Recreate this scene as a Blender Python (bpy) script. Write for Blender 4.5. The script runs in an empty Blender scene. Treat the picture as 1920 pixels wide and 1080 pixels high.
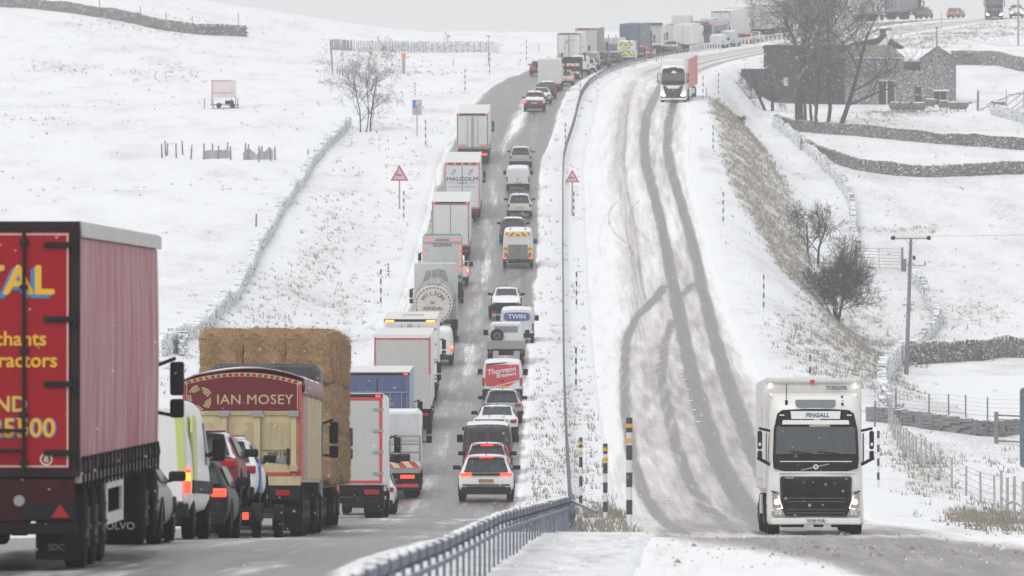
import bpy, bmesh, math, random
import numpy as np
from mathutils import Vector, Matrix
R = math.radians
SC = bpy.context.scene
COL = SC.collection
random.seed(7)
RNG = np.random.default_rng(7)

# ------------------------------------------------------------------ camera
FPX = 13500.0            # focal length in pixels of a 1920 px wide frame
HOR = 420.0              # image row of the level horizon
cam = bpy.data.cameras.new('camera')
cam.sensor_width = 36.0
cam.lens = 36.0 * FPX / 1920.0
cam.clip_start = 5.0
cam.clip_end = 12000.0
cam.dof.use_dof = True
cam.dof.focus_distance = 240.0
cam.dof.aperture_fstop = 5.6
camo = bpy.data.objects.new('camera', cam)
COL.objects.link(camo)
camo.location = (0, 0, 0)
camo.rotation_euler = (R(90) - math.atan((540 - HOR) / FPX), 0, 0)
SC.camera = camo

# ------------------------------------------------------------------ world, sun
SUN_ELEV, SUN_AZ = 50.0, 215.0     # azimuth measured clockwise from +Y
w = bpy.data.worlds.new('World')
SC.world = w
w.use_nodes = True
nt = w.node_tree
for n in list(nt.nodes):
    nt.nodes.remove(n)
sky = nt.nodes.new('ShaderNodeTexSky')
sky.sky_type = 'NISHITA'
sky.sun_disc = False
sky.sun_elevation = R(SUN_ELEV)
sky.sun_rotation = R(SUN_AZ)
sky.air_density = 1.0
sky.dust_density = 6.0
hsv = nt.nodes.new('ShaderNodeHueSaturation')
hsv.inputs['Saturation'].default_value = 0.12
mixo = nt.nodes.new('ShaderNodeMixRGB')     # overcast: the clouds even the sky out
mixo.inputs['Fac'].default_value = 0.8
mixo.inputs['Color2'].default_value = (8.0, 8.05, 8.15, 1)
bg = nt.nodes.new('ShaderNodeBackground')
bg.inputs['Strength'].default_value = 0.1
wo = nt.nodes.new('ShaderNodeOutputWorld')
nt.links.new(sky.outputs[0], hsv.inputs['Color'])
nt.links.new(hsv.outputs[0], mixo.inputs['Color1'])
nt.links.new(mixo.outputs[0], bg.inputs['Color'])
nt.links.new(bg.outputs[0], wo.inputs['Surface'])
sun = bpy.data.lights.new('sun', 'SUN')
sun.energy = 1.0
sun.angle = R(35)
sun.color = (1.0, 0.975, 0.94)
suno = bpy.data.objects.new('sun', sun)
COL.objects.link(suno)
az, el = R(SUN_AZ), R(SUN_ELEV)
sdir = Vector((math.sin(az) * math.cos(el), math.cos(az) * math.cos(el), math.sin(el)))
suno.rotation_euler = sdir.to_track_quat('Z', 'Y').to_euler()
suno.location = sdir * 300
SC.view_settings.view_transform = 'Standard'
SC.view_settings.look = 'None'
SC.view_settings.gamma = 1.0
SC.view_settings.exposure = 0.13
SC.cycles.volume_bounces = 6
SC.cycles.max_bounces = 12

# ------------------------------------------------------------------ road line and terrain
def pchip(xs, ys):
    xs = np.array(xs, float); ys = np.array(ys, float)
    h = np.diff(xs); d = np.diff(ys) / h
    m = np.zeros_like(xs)
    m[0], m[-1] = d[0], d[-1]
    for i in range(1, len(xs) - 1):
        if d[i-1] * d[i] > 0:
            w1, w2 = 2*h[i] + h[i-1], h[i] + 2*h[i-1]
            m[i] = (w1 + w2) / (w1/d[i-1] + w2/d[i])
    def f(x):
        x = np.asarray(x, float)
        i = np.clip(np.searchsorted(xs, x) - 1, 0, len(h) - 1)
        t = (x - xs[i]) / h[i]
        a = ys[i]*(1+2*t)*(1-t)**2 + m[i]*h[i]*t*(1-t)**2 + ys[i+1]*t*t*(3-2*t) + m[i+1]*h[i]*t*t*(t-1)
        a = np.where(x < xs[0], ys[0] + m[0]*(x-xs[0]), a)
        return np.where(x > xs[-1], ys[-1] + m[-1]*(x-xs[-1]), a)
    return f

def smooth(a, b, x):
    t = np.clip((x - a) / (b - a), 0, 1)
    return t*t*(3-2*t)

CP = [(-2.3,0),(-1.1,50),(-.65,69),(0.0,95),(1.1,143),(1.7,200),(2.04,255),(2.6,357),(3.13,440),(3.7,523),(4.2,584),
      (5.5,632),(7.35,714),(10.8,775),(14.5,830),(20.0,880),(29.0,930),(42.0,970),(60.0,1005),(82.0,1035),(110.0,1058),(150.0,1080),(300,1130),(800,1250)]
cy = np.array([p[1] for p in CP], float); cx = np.array([p[0] for p in CP], float)
chord = np.concatenate([[0], np.cumsum(np.hypot(np.diff(cx), np.diff(cy)))])
fX, fY = pchip(chord, cx), pchip(chord, cy)
SS = np.arange(0, chord[-1], 1.0)
CXs, CYs = fX(SS), fY(SS)
k = np.ones(9) / 9
CXs[4:-4] = np.convolve(CXs, k, 'valid'); CYs[4:-4] = np.convolve(CYs, k, 'valid')
TX, TY = np.gradient(CXs), np.gradient(CYs)
tl = np.hypot(TX, TY); TX /= tl; TY /= tl
# height of the road against Y
ZT = [(0,-2.7),(50,-3.2),(69,-3.72),(90,-4.35),(112,-4.98),(153,-6.65),(200,-8.25),(255,-9.87),(300,-9.62),(325,-9.15),(357,-8.5),(400,-7.1),(440,-5.35),
      (480,-3.0),(523,0.15),(555,2.55),(579,4.5),(615,7.4),(650,10.1),(714,13.3),(775,16.3),(830,18.4),(885,20.7),(930,22.9),(970,25.3),(1005,28.3),(1035,29.9),(1060,30.5),(1080,31),(1300,32)]
zY = pchip([a for a, b in ZT], [b for a, b in ZT])
ZS = zY(CYs)
def s_of_Y(Y): return np.interp(Y, CYs, SS)
def road(s, u):
    s = np.asarray(s, float)
    x = np.interp(s, SS, CXs); y = np.interp(s, SS, CYs); z = np.interp(s, SS, ZS)
    tx = np.interp(s, SS, TX); ty = np.interp(s, SS, TY)
    return x + u*ty, y - u*tx, z + drop(s, u)
def drop(s, u):   # the downhill side lies a little lower at the foot of the hill
    return -.22*smooth(130, 165, s)*smooth(300, 235, s)*smooth(1.1, 2.0, u)

# heights away from the road
LT = pchip([0,50,90,153,255,357,480,579,650,714,775,830,885,950,1000,1060,1200,1600,3300],
           [-2.7,-3.2,-4.35,-6.6,-9.0,-7.4,-2.8,4.6,10.1,13.3,16.3,18.4,20.7,23.9,26.6,28.6,31,31,33])
RT = pchip([0,50,90,150,200,260,345,460,500,550,600,650,700,790,850,900,950,1060,1200,1600,3300],
           [-3.6,-4.2,-4.9,-7.4,-9.0,-10.4,-9.9,-9.6,-9.35,-4.8,-0.3,4.3,7.8,12.9,18.0,21.5,24.4,29.0,32,32,34])
offL = pchip([0,150,300,380,460,550,620,700,1300], [0.3,0.8,1.6,1.8,1.4,0.6,0.0,-0.6,-0.3])
def vnoise(x, y, sc, seed=0):
    x = x/sc + 917.3*seed; y = y/sc + 311.7*seed
    xi, yi = np.floor(x), np.floor(y)
    fx, fy = x-xi, y-yi
    fx = fx*fx*(3-2*fx); fy = fy*fy*(3-2*fy)
    def h(a, b):
        v = np.sin(a*127.1 + b*311.7 + seed*74.7)*43758.5453
        return v - np.floor(v)
    return (h(xi,yi)*(1-fx)+h(xi+1,yi)*fx)*(1-fy) + (h(xi,yi+1)*(1-fx)+h(xi+1,yi+1)*fx)*fy

def su(X, Y):
    X = np.asarray(X, float); Y = np.asarray(Y, float)
    s = s_of_Y(Y)
    u = (X - np.interp(Y, CYs, CXs)) * np.interp(s, SS, TY)
    far = (Y > 790) & (X > -400) & (X < 900)
    if far.any():
        lo = 700
        ex, ey = CXs[lo::2], CYs[lo::2]
        xf, yf = X[far], Y[far]
        so, uo = np.zeros(len(xf)), np.zeros(len(xf))
        for a in range(0, len(xf), 20000):
            dx = xf[a:a+20000, None] - ex; dy = yf[a:a+20000, None] - ey
            i = np.argmin(dx*dx + dy*dy, 1)
            r = np.arange(len(i)); j = lo + 2*i
            al = dx[r, i]*TX[j] + dy[r, i]*TY[j]
            so[a:a+20000] = SS[j] + al
            uo[a:a+20000] = dx[r, i]*TY[j] - dy[r, i]*TX[j]
        s = s.copy(); u = u.copy(); s[far] = so; u[far] = uo
    return s, u

def ground(X, Y, sunk=False):
    X = np.atleast_1d(np.asarray(X, float)); Y = np.atleast_1d(np.asarray(Y, float))
    s, u = su(X, Y)
    zr = np.interp(s, SS, ZS) + drop(s, u)
    zl = LT(Y) + offL(Y)*smooth(-12, -20, u)
    tl_ = smooth(12, 34, -u)
    hill = smooth(760, 920, Y) * smooth(-8, -62, X) * 6.0
    left = zr*(1-tl_) + zl*tl_ + offL(Y)*smooth(-12,-20,u)*(1-tl_) + hill
    tr = smooth(11.3, np.interp(Y, [0,600,680,760,840,950],[23,23,19.5,16,18,33]), u)
    right = (zr)*(1-tr) + RT(Y)*tr
    z = np.where(u < 0, left, right)
    rough = smooth(11, 16, np.abs(u))
    z = z + rough*((vnoise(X, Y, 23, 1)-.5)*0.7 + (vnoise(X, Y, 6, 2)-.5)*0.28 + (vnoise(X, Y, 1.6, 3)-.5)*0.10)
    med = smooth(1.80, 1.50, u)*smooth(-1.80, -1.50, u)
    z = z + 0.012*smooth(9.9,10.1,np.abs(u)) + 0.10*med*(0.6 + vnoise(X, Y, 1.3, 4)*0.8)
    verge = smooth(9.95, 10.6, np.abs(u))*(1-rough)
    z = z + verge*(0.03+0.10*(vnoise(X, Y, 2.0, 5)))
    if sunk:
        onr = np.maximum(smooth(1.62, 1.95, u)*smooth(10.2, 9.85, u), smooth(-1.62, -1.95, u)*smooth(-10.2, -9.85, u))
        z = z - 0.22*onr*(s < 1200)
    return z

def pix(px, py, dmin=70.0, dmax=1250.0):
    """the point of the ground seen in that direction"""
    D = np.arange(dmin, dmax, 1.0)
    X = (px-960)/FPX*D; Z = -(py-HOR)/FPX*D
    g = ground(X, D) - Z
    i = np.argmax(g > 0)
    if g[i] <= 0: i = len(D)-1
    if i == 0: d = D[0]
    else: d = D[i-1] + g[i-1]/(g[i-1]-g[i]) if g[i-1] < 0 else D[i]
    x = (px-960)/FPX*d
    return Vector((x, d, float(ground(x, d)[0])))
def scr(X, Y, Z):
    return 960 + FPX*X/Y, HOR - FPX*Z/Y

# ------------------------------------------------------------------ materials
MATS = {}
def nn(nt, t, **kw):
    n = nt.nodes.new(t)
    for a, b in kw.items(): setattr(n, a, b)
    return n
def newmat(name):
    m = bpy.data.materials.new(name); m.use_nodes = True
    nt = m.node_tree
    return m, nt, nt.nodes['Principled BSDF']
def ramp(nt, src, a, b, ca=(0,0,0,1), cb=(1,1,1,1)):
    r = nn(nt, 'ShaderNodeValToRGB')
    r.color_ramp.elements[0].position = a; r.color_ramp.elements[1].position = b
    r.color_ramp.elements[0].color = ca; r.color_ramp.elements[1].color = cb
    nt.links.new(src, r.inputs['Fac'])
    return r.outputs['Color']
def mathn(nt, op, a, b=None, clamp=False):
    n = nn(nt, 'ShaderNodeMath', operation=op, use_clamp=clamp)
    for i, v in enumerate((a, b)):
        if v is None: continue
        if isinstance(v, (int, float)): n.inputs[i].default_value = v
        else: nt.links.new(v, n.inputs[i])
    return n.outputs[0]
def mixc(nt, f, a, b):
    n = nn(nt, 'ShaderNodeMixRGB')
    for k_, v in (('Fac', f), ('Color1', a), ('Color2', b)):
        if isinstance(v, (int, float)): n.inputs[k_].default_value = v
        elif isinstance(v, tuple): n.inputs[k_].default_value = (v[0], v[1], v[2], 1)
        else: nt.links.new(v, n.inputs[k_])
    return n.outputs['Color']
def noise(nt, vec, scale, detail=3, rough=.55, dim='3D'):
    n = nn(nt, 'ShaderNodeTexNoise'); n.inputs['Scale'].default_value = scale
    n.inputs['Detail'].default_value = detail; n.inputs['Roughness'].default_value = rough
    if vec is not None: nt.links.new(vec, n.inputs['Vector'])
    return n.outputs['Fac']
def mapping(nt, src, sc=(1,1,1)):
    m = nn(nt, 'ShaderNodeMapping'); m.inputs['Scale'].default_value = sc
    nt.links.new(src, m.inputs['Vector']); return m.outputs['Vector']

def paint(name, col, rough=.4, metal=0.0, dirt=.25, snow=.0, dcol=(.30,.29,.28), spec=.5):
    """painted or plastic skin with road salt and grime, more of it in patches, and snow lying on top"""
    if name in MATS: return MATS[name]
    m, nt, p = newmat(name)
    tc = nn(nt, 'ShaderNodeTexCoord').outputs['Object']
    n1 = noise(nt, mapping(nt, tc, (1,1,.6)), 1.6, 5, .65)
    n2 = noise(nt, mapping(nt, tc, (9,9,1.2)), 1.5, 3, .6)
    f = mathn(nt, 'MULTIPLY', ramp(nt, mathn(nt, 'ADD', mathn(nt, 'MULTIPLY', n1, .6), mathn(nt, 'MULTIPLY', n2, .4)), .32, .72), dirt*1.35, True)
    c = mixc(nt, f, col, dcol)
    r = mathn(nt, 'ADD', mathn(nt, 'MULTIPLY', f, .6), rough, True)
    if snow > 0:
        g = nn(nt, 'ShaderNodeNewGeometry')
        sx = nn(nt, 'ShaderNodeSeparateXYZ'); nt.links.new(g.outputs['Normal'], sx.inputs[0])
        n3 = noise(nt, tc, 5, 4, .6)
        q = mathn(nt, 'ADD', sx.outputs['Z'], mathn(nt, 'MULTIPLY', n3, .5))
        up = ramp(nt, q, 1.05-.35*snow, 1.25-.3*snow)
        c = mixc(nt, up, c, (.82,.84,.87))
    nt.links.new(c, p.inputs['Base Color']); nt.links.new(r, p.inputs['Roughness'])
    p.inputs['Metallic'].default_value = metal; p.inputs['Specular IOR Level'].default_value = spec
    MATS[name] = m; return m
def lamp(name, col, e=6.0):
    if name in MATS: return MATS[name]
    m, nt, p = newmat(name)
    p.inputs['Base Color'].default_value = (*col, 1); p.inputs['Roughness'].default_value = .2
    p.inputs['Emission Color'].default_value = (*col, 1); p.inputs['Emission Strength'].default_value = e
    MATS[name] = m; return m

def snow_mat():
    m, nt, p = newmat('snowy_ground')
    tc = nn(nt, 'ShaderNodeTexCoord').outputs['Object']
    at = nn(nt, 'ShaderNodeAttribute', attribute_name='cover')
    sp = nn(nt, 'ShaderNodeSeparateColor'); nt.links.new(at.outputs['Color'], sp.inputs[0])
    grass, dirt, spk = sp.outputs[0], sp.outputs[1], sp.outputs[2]
    v = mapping(nt, tc, (1, .22, 1))
    n1 = noise(nt, v, 2.6, 6, .72)
    n2 = noise(nt, v, .22, 4, .6)
    n3 = noise(nt, v, 9.0, 3, .7)
    # sparse dark stalks poking through
    q = mathn(nt, 'ADD', mathn(nt, 'MULTIPLY', n3, .6), mathn(nt, 'MULTIPLY', n2, .4))
    th = mathn(nt, 'ADD', mathn(nt, 'MULTIPLY', q, 1.0), mathn(nt, 'MULTIPLY', spk, .14))
    tick = ramp(nt, th, .565, .68)
    c0 = mixc(nt, n1, (.80,.83,.88), (.90,.915,.94))
    c0 = mixc(nt, mathn(nt, 'MULTIPLY', tick, .60), c0, (.40,.39,.37))
    gq = mathn(nt, 'ADD', mathn(nt, 'MULTIPLY', grass, .75), mathn(nt, 'MULTIPLY', mathn(nt, 'SUBTRACT', n1, .5), 1.5))
    gm = ramp(nt, gq, .22, .72)
    gm = mathn(nt, 'MULTIPLY', gm, mathn(nt, 'GREATER_THAN', grass, .02))
    gc = mixc(nt, n3, (.20,.165,.12), (.44,.40,.33))
    c1 = mixc(nt, mathn(nt, 'MULTIPLY', gm, .85), c0, gc)
    dq = mathn(nt, 'ADD', mathn(nt, 'MULTIPLY', dirt, 1.2), mathn(nt, 'MULTIPLY', mathn(nt, 'SUBTRACT', n1, .55), 1.4))
    dm = mathn(nt, 'MULTIPLY', ramp(nt, dq, .1, .9), mathn(nt, 'GREATER_THAN', dirt, .02))
    c2 = mixc(nt, dm, c1, (.27,.245,.225))
    nt.links.new(c2, p.inputs['Base Color'])
    p.inputs['Roughness'].default_value = .75
    b = nn(nt, 'ShaderNodeBump'); b.inputs['Strength'].default_value = .55; b.inputs['Distance'].default_value = .16
    hh = mathn(nt, 'ADD', n1, mathn(nt, 'MULTIPLY', n3, .5))
    nt.links.new(hh, b.inputs['Height']); nt.links.new(b.outputs[0], p.inputs['Normal'])
    return m
def road_mat(left):
    m, nt, p = newmat('slushy_road' if left else 'snowy_road')
    uv = nn(nt, 'ShaderNodeUVMap').outputs[0]
    at = nn(nt, 'ShaderNodeAttribute', attribute_name='wear')
    wear = at.outputs['Fac']
    n1 = noise(nt, mapping(nt, uv, (1.6, .045, 1)), 1.0, 5, .62)
    n2 = noise(nt, mapping(nt, uv, (6.0, .10, 1)), 1.0, 4, .65)
    n3 = noise(nt, mapping(nt, uv, (.55, .55, 1)), 2.2, 5, .75)
    mixn = mathn(nt, 'ADD', mathn(nt, 'ADD', mathn(nt, 'MULTIPLY', n1, .38), mathn(nt, 'MULTIPLY', n2, .30)), mathn(nt, 'MULTIPLY', n3, .32))
    q = mathn(nt, 'ADD', wear, mathn(nt, 'MULTIPLY', mathn(nt, 'SUBTRACT', mixn, .5), 2.9 if left else 1.35))
    r = nn(nt, 'ShaderNodeValToRGB')
    e = r.color_ramp.elements
    e[0].position = .06; e[0].color = (.88,.895,.92,1)
    e[1].position = 1.0; e[1].color = (.07,.068,.074,1) if left else (.09,.082,.078,1)
    x = e.new(.30); x.color = (.50,.49,.50,1) if left else (.60,.575,.56,1)
    x = e.new(.62); x.color = (.215,.208,.215,1) if left else (.225,.21,.205,1)
    nt.links.new(q, r.inputs['Fac'])
    nt.links.new(r.outputs['Color'], p.inputs['Base Color'])
    nt.links.new(ramp(nt, q, .2, .9, (.7,.7,.7,1), (.32,.32,.32,1)), p.inputs['Roughness'])
    b = nn(nt, 'ShaderNodeBump'); b.inputs['Strength'].default_value = .5; b.inputs['Distance'].default_value = .05
    nt.links.new(mathn(nt, 'SUBTRACT', mathn(nt,'MULTIPLY',n3,1.2), q), b.inputs['Height']); nt.links.new(b.outputs[0], p.inputs['Normal'])
    return m

# ------------------------------------------------------------------ object helpers
def link(o, parent=None):
    COL.objects.link(o)
    if parent is not None: o.parent = parent
    return o
def tag(o, label=None, cat=None, group=None, kind=None):
    if label: o['label'] = label
    if cat: o['category'] = cat
    if group: o['group'] = group
    if kind: o['kind'] = kind
    return o
def meshobj(name, verts, faces, m, parent=None, smooth_=False):
    me = bpy.data.meshes.new(name)
    me.from_pydata([tuple(v) for v in verts], [], faces)
    if smooth_: me.polygons.foreach_set('use_smooth', [True]*len(me.polygons))
    me.materials.append(m)
    return link(bpy.data.objects.new(name, me), parent)
def thing(name, label, cat, loc, group=None, yaw=0.0, pitch=0.0, sc=1.0):
    o = bpy.data.objects.new(name, None)
    o.empty_display_size = .3
    o.location = loc
    o.rotation_euler = (pitch, 0, yaw)
    o.scale = (sc, sc, sc)
    link(o); tag(o, label, cat, group)
    return o
def copy_tree(o, parent=None):
    c = o.copy(); COL.objects.link(c)
    if parent is not None: c.parent = parent
    for ch in list(o.children): copy_tree(ch, c)
    return c

class MB:
    def __init__(s): s.v = []; s.f = []
    def add(s, vs, fs):
        n = len(s.v); s.v += [tuple(v) for v in vs]; s.f += [tuple(i+n for i in f) for f in fs]; return s
    def box(s, x0, x1, y0, y1, z0, z1, c=0.0):
        if c <= 0:
            vs = [(x,y,z) for z in (z0,z1) for y in (y0,y1) for x in (x0,x1)]
            return s.add(vs, [(0,2,3,1),(4,5,7,6),(0,1,5,4),(2,6,7,3),(0,4,6,2),(1,3,7,5)])
        c = min(c, (x1-x0)*.49, (y1-y0)*.49, (z1-z0)*.49)
        bm = bmesh.new(); bmesh.ops.create_cube(bm, size=1)
        for v in bm.verts:
            v.co = Vector((x0 if v.co.x < 0 else x1, y0 if v.co.y < 0 else y1, z0 if v.co.z < 0 else z1))
        bmesh.ops.bevel(bm, geom=bm.edges[:], offset=c, segments=2, affect='EDGES', profile=.5)
        bm.verts.index_update()
        s.add([v.co.copy() for v in bm.verts], [tuple(v.index for v in f.verts) for f in bm.faces]); bm.free(); return s
    def cyl(s, a, b, r, r2=None, n=12, caps=True):
        a, b = Vector(a), Vector(b); r2 = r if r2 is None else r2
        d = (b-a).normalized(); t = Vector((0,0,1)) if abs(d.z) < .9 else Vector((1,0,0))
        e1 = d.cross(t).normalized(); e2 = d.cross(e1)
        vs = []
        for c_, rr in ((a, r), (b, r2)):
            for i in range(n):
                q = 2*math.pi*i/n; vs.append(c_ + e1*math.cos(q)*rr + e2*math.sin(q)*rr)
        fs = [(i, (i+1) % n, n+(i+1) % n, n+i) for i in range(n)]
        if caps: fs += [tuple(range(n-1, -1, -1)), tuple(range(n, 2*n))]
        return s.add(vs, fs)
    def prism(s, pts, y0, y1, axis='y'):
        """polygon pts (a,b) swept: axis y -> (a,y,b); axis x -> (x,a,b)"""
        n = len(pts)
        if axis == 'y': vs = [(a, y0, b) for a, b in pts] + [(a, y1, b) for a, b in pts]
        else: vs = [(y0, a, b) for a, b in pts] + [(y1, a, b) for a, b in pts]
        fs = [tuple(range(n)), tuple(range(2*n-1, n-1, -1))] + [((i+1) % n, i, n+i, n+(i+1) % n) for i in range(n)]
        return s.add(vs, fs)
    def ring(s, c, r0, r1, y0, y1, n=24, axis='y', a0=0, a1=2*math.pi):
        """flat ring, thick along its axis"""
        full = abs(a1-a0-2*math.pi) < 1e-6
        m = n if full else n+1; vs = []
        for i in range(m):
            q = a0+(a1-a0)*i/n
            for rr in (r0, r1):
                for yy in (y0, y1):
                    A, B = c[0]+rr*math.cos(q), c[1]+rr*math.sin(q)
                    vs.append((A, yy, B) if axis == 'y' else (yy, A, B))
        fs = []
        for i in range(n):
            a, b = 4*i, 4*((i+1) % m)
            fs += [(a, a+2, b+2, b), (a+1, b+1, b+3, a+3), (a+2, a+3, b+3, b+2), (a, b, b+1, a+1)]
        return s.add(vs, fs)
    def loft(s, secs, caps=True, closed=True):
        n = len(secs[0]); vs = [p for sec in secs for p in sec]; fs = []
        for i in range(len(secs)-1):
            for j in range(n if closed else n-1):
                a = i*n+j; b = i*n+(j+1) % n
                fs.append((a, b, b+n, a+n))
        if caps: fs += [tuple(range(n-1, -1, -1)), tuple(range((len(secs)-1)*n, len(secs)*n))]
        return s.add(vs, fs)
    def build(s, name, m, parent=None, smooth_=False):
        return meshobj(name, s.v, s.f, m, parent, smooth_)

TEXTCACHE = {}
def text(s, size, m, parent, loc, rot=(R(90),0,0), name='lettering', bold=0.0, sx=1.0, shear=0, align='CENTER', ext=.006, spacing=1.0):
    cu = bpy.data.curves.new('lettering', 'FONT')
    cu.body = s; cu.size = size; cu.extrude = ext;  cu.align_x = align; cu.align_y = 'CENTER'
    cu.shear = shear; cu.space_character = spacing; cu.resolution_u = 3
    t = bpy.data.objects.new('tmp', cu); COL.objects.link(t)
    dg = bpy.context.evaluated_depsgraph_get(); dg.update()
    me = bpy.data.meshes.new_from_object(t.evaluated_get(dg))
    bpy.data.objects.remove(t); bpy.data.curves.remove(cu)
    if bold > 0:      # heavier strokes: the letters laid over themselves a hair apart
        vs = [v.co.copy() for v in me.vertices]; fs = [tuple(p.vertices) for p in me.polygons]; n = len(vs); b = bold*size
        V, F = list(vs), list(fs)
        for q, (dx, dy) in enumerate(((b,0),(-b,0),(0,b),(0,-b),(b*.7,b*.7),(-b*.7,-b*.7))):
            V += [v+Vector((dx, dy, .0006*(q+1))) for v in vs]; F += [tuple(i+n*(q+1) for i in f) for f in fs]
        me2 = bpy.data.meshes.new(name); me2.from_pydata(V, [], F); bpy.data.meshes.remove(me); me = me2
    me.materials.clear(); me.materials.append(m); me.name = name
    o = bpy.data.objects.new(name, me); o.location = loc; o.rotation_euler = rot; o.scale = (sx, 1, 1)
    return link(o, parent)
# ------------------------------------------------------------------ the ground sheet
def interp_poly(py, pts):
    ys = np.array([p[0] for p in pts], float); xs = np.array([p[1] for p in pts], float)
    return np.interp(py, ys, xs)
def build_ground():
    col = np.concatenate([-np.geomspace(6200, 1300, 22), np.arange(-1240, -180, 40), np.arange(-180, 2100, 5.5), np.arange(2100, 3200, 40), np.geomspace(3240, 8000, 22)])
    a = (col-960)/FPX
    rows = [6.0]
    while rows[-1] < 1230:
        y = rows[-1]; rows.append(y + (4 if y < 60 else .9 + y/900))
    rows += list(np.geomspace(1245, 3200, 24))
    Y = np.array(rows)
    XX, YY = a[None, :]*Y[:, None], np.repeat(Y[:, None], len(a), 1)
    shp = XX.shape
    X, Yf = XX.ravel(), YY.ravel()
    Z = ground(X, Yf, True)
    s, u = su(X, Yf)
    me = bpy.data.meshes.new('ground')
    nr, nc = shp
    co = np.stack([X, Yf, Z], 1).ravel()
    i = np.arange(nr-1)[:, None]*nc + np.arange(nc-1)[None, :]
    f = np.stack([i, i+1, i+nc+1, i+nc], -1).reshape(-1, 4)
    me.vertices.add(nr*nc); me.vertices.foreach_set('co', co)
    me.loops.add(f.size); me.loops.foreach_set('vertex_index', f.ravel())
    me.polygons.add(len(f)); me.polygons.foreach_set('loop_start', np.arange(0, f.size, 4))
    me.polygons.foreach_set('use_smooth', np.ones(len(f), bool))
    me.update()
    grass, dirt, spk = cover(X, Yf, Z, s, u)
    at = me.color_attributes.new('cover', 'FLOAT_COLOR', 'POINT')
    at.data.foreach_set('color', np.stack([grass, dirt, spk, np.ones_like(grass)], 1).ravel())
    me.materials.append(snow_mat())
    o = link(bpy.data.objects.new('ground', me)); tag(o, kind='structure')
def blob(px, py, cx_, cy_, rx, ry, rot=0):
    c, s_ = math.cos(rot), math.sin(rot)
    dx, dy = px-cx_, py-cy_
    a, b = (dx*c+dy*s_)/rx, (-dx*s_+dy*c)/ry
    return np.exp(-(a*a+b*b)**1.5)
def cover(X, Y, Z, s, u):
    px, py = scr(X, Y, Z)
    n = vnoise(X, Y, 2.2, 8); n2 = vnoise(X, Y*.4, .9, 9)
    g = np.zeros_like(X)
    # the roadside bank above the fields, dry grass swept clear
    lo = interp_poly(s, [(500,14.8),(527,14.0),(560,13.2),(600,12.6),(640,12.0),(700,12.0),(730,14)])
    hi = interp_poly(s, [(500,17.6),(527,18.4),(560,19.5),(600,19.5),(650,17.5),(700,16),(730,15)])
    bank = smooth(488, 503, s)*smooth(735, 690, s)*smooth(lo-.6, lo+.9, u)*smooth(hi+1, hi-1, u)
    g = np.maximum(g, bank*.95)
    g = np.maximum(g, .62*smooth(840, 870, s)*smooth(11, 14, u)*smooth(34, 22, u)*smooth(1300, 1200, s))
    for (a, b, c, d, e, k_) in ((1600,640,120,70,.5,.72),(1560,560,60,60,0,.6),(1800,590,130,40,0,.45),(1520,640,70,60,.6,.55),(1620,590,60,60,.5,.55),(1700,690,50,90,0,.3),
                                (1745,890,55,50,.7,.6),(1860,975,80,25,.1,.85),(1700,850,60,40,.9,.45),(1570,705,80,25,.3,.55),
                                (600,480,50,150,.45,.36),(520,560,90,60,-.4,.34),(640,600,60,120,.4,.3),(420,640,60,60,0,.34),
                                (120,128,70,12,0,.45),(300,140,90,20,0,.3),(90,230,60,20,0,.3),(250,50,200,22,0,.3),
                                (700,105,70,22,0,.34),(760,130,90,14,0,.25),(1650,430,120,8,0,.5),(1750,170+260,20,10,0,.6),(1640,226,70,9,0,.4),(1690,213,90,8,0,.75),
                                (1880,860,60,30,0,.15),(1060,980,80,12,0,.12),(1150,960,60,24,0,.7)):
        g = np.maximum(g, k_*blob(px, py, a, b, c, d, e)*(Y > 60))
    med = smooth(1.9, 1.3, np.abs(u))
    g = np.maximum(g, med*(.10 + .16*smooth(420, 300, Y) + .14*smooth(200, 150, Y)))
    g = np.maximum(g, .12*smooth(-10.4, -12, u)*smooth(-22, -18, u)*(s < 640))
    g = np.where(np.abs(u) > 24, g, g)
    d = np.zeros_like(X)
    # slush thrown over the near crossing, on the right
    top = interp_poly(px, [(1180,1000),(1300,992),(1500,998),(1700,1006),(1920,1030),(2200,1050)])
    bot = interp_poly(px, [(1180,1004),(1300,1012),(1450,1030),(1560,1055),(1640,1085),(1800,1150),(2200,1250)])
    d = np.maximum(d, .8*smooth(top-6, top+8, py)*smooth(bot+16, bot-6, py)*smooth(1180, 1330, px)*(Y < 200)*(Y > 40))
    d = np.maximum(d, .14*blob(px, py, 1150, 1030, 130, 14, -.35)*(Y < 170))
    d = np.maximum(d, .10*blob(px, py, 1350, 1015, 200, 8, 0)*(Y < 170))
    # thin grey tyre line in the field to the left, sheep yard
    spk = .35 + .5*smooth(-16, -22, u)*0 + .4*(n-.5) + .3*smooth(12, 16, u)*smooth(1000, 400, Y)
    spk = np.where(np.abs(u) < 11, 0.0, spk)
    spk = np.where((u > 20) & (Y > 350) & (Y < 455) & (px > 1690), 0., spk)
    g = np.clip(g - .35*smooth(.45, .75, n2)*(g > .5), 0, 1)
    return g, d, np.clip(spk, 0, 1)

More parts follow.
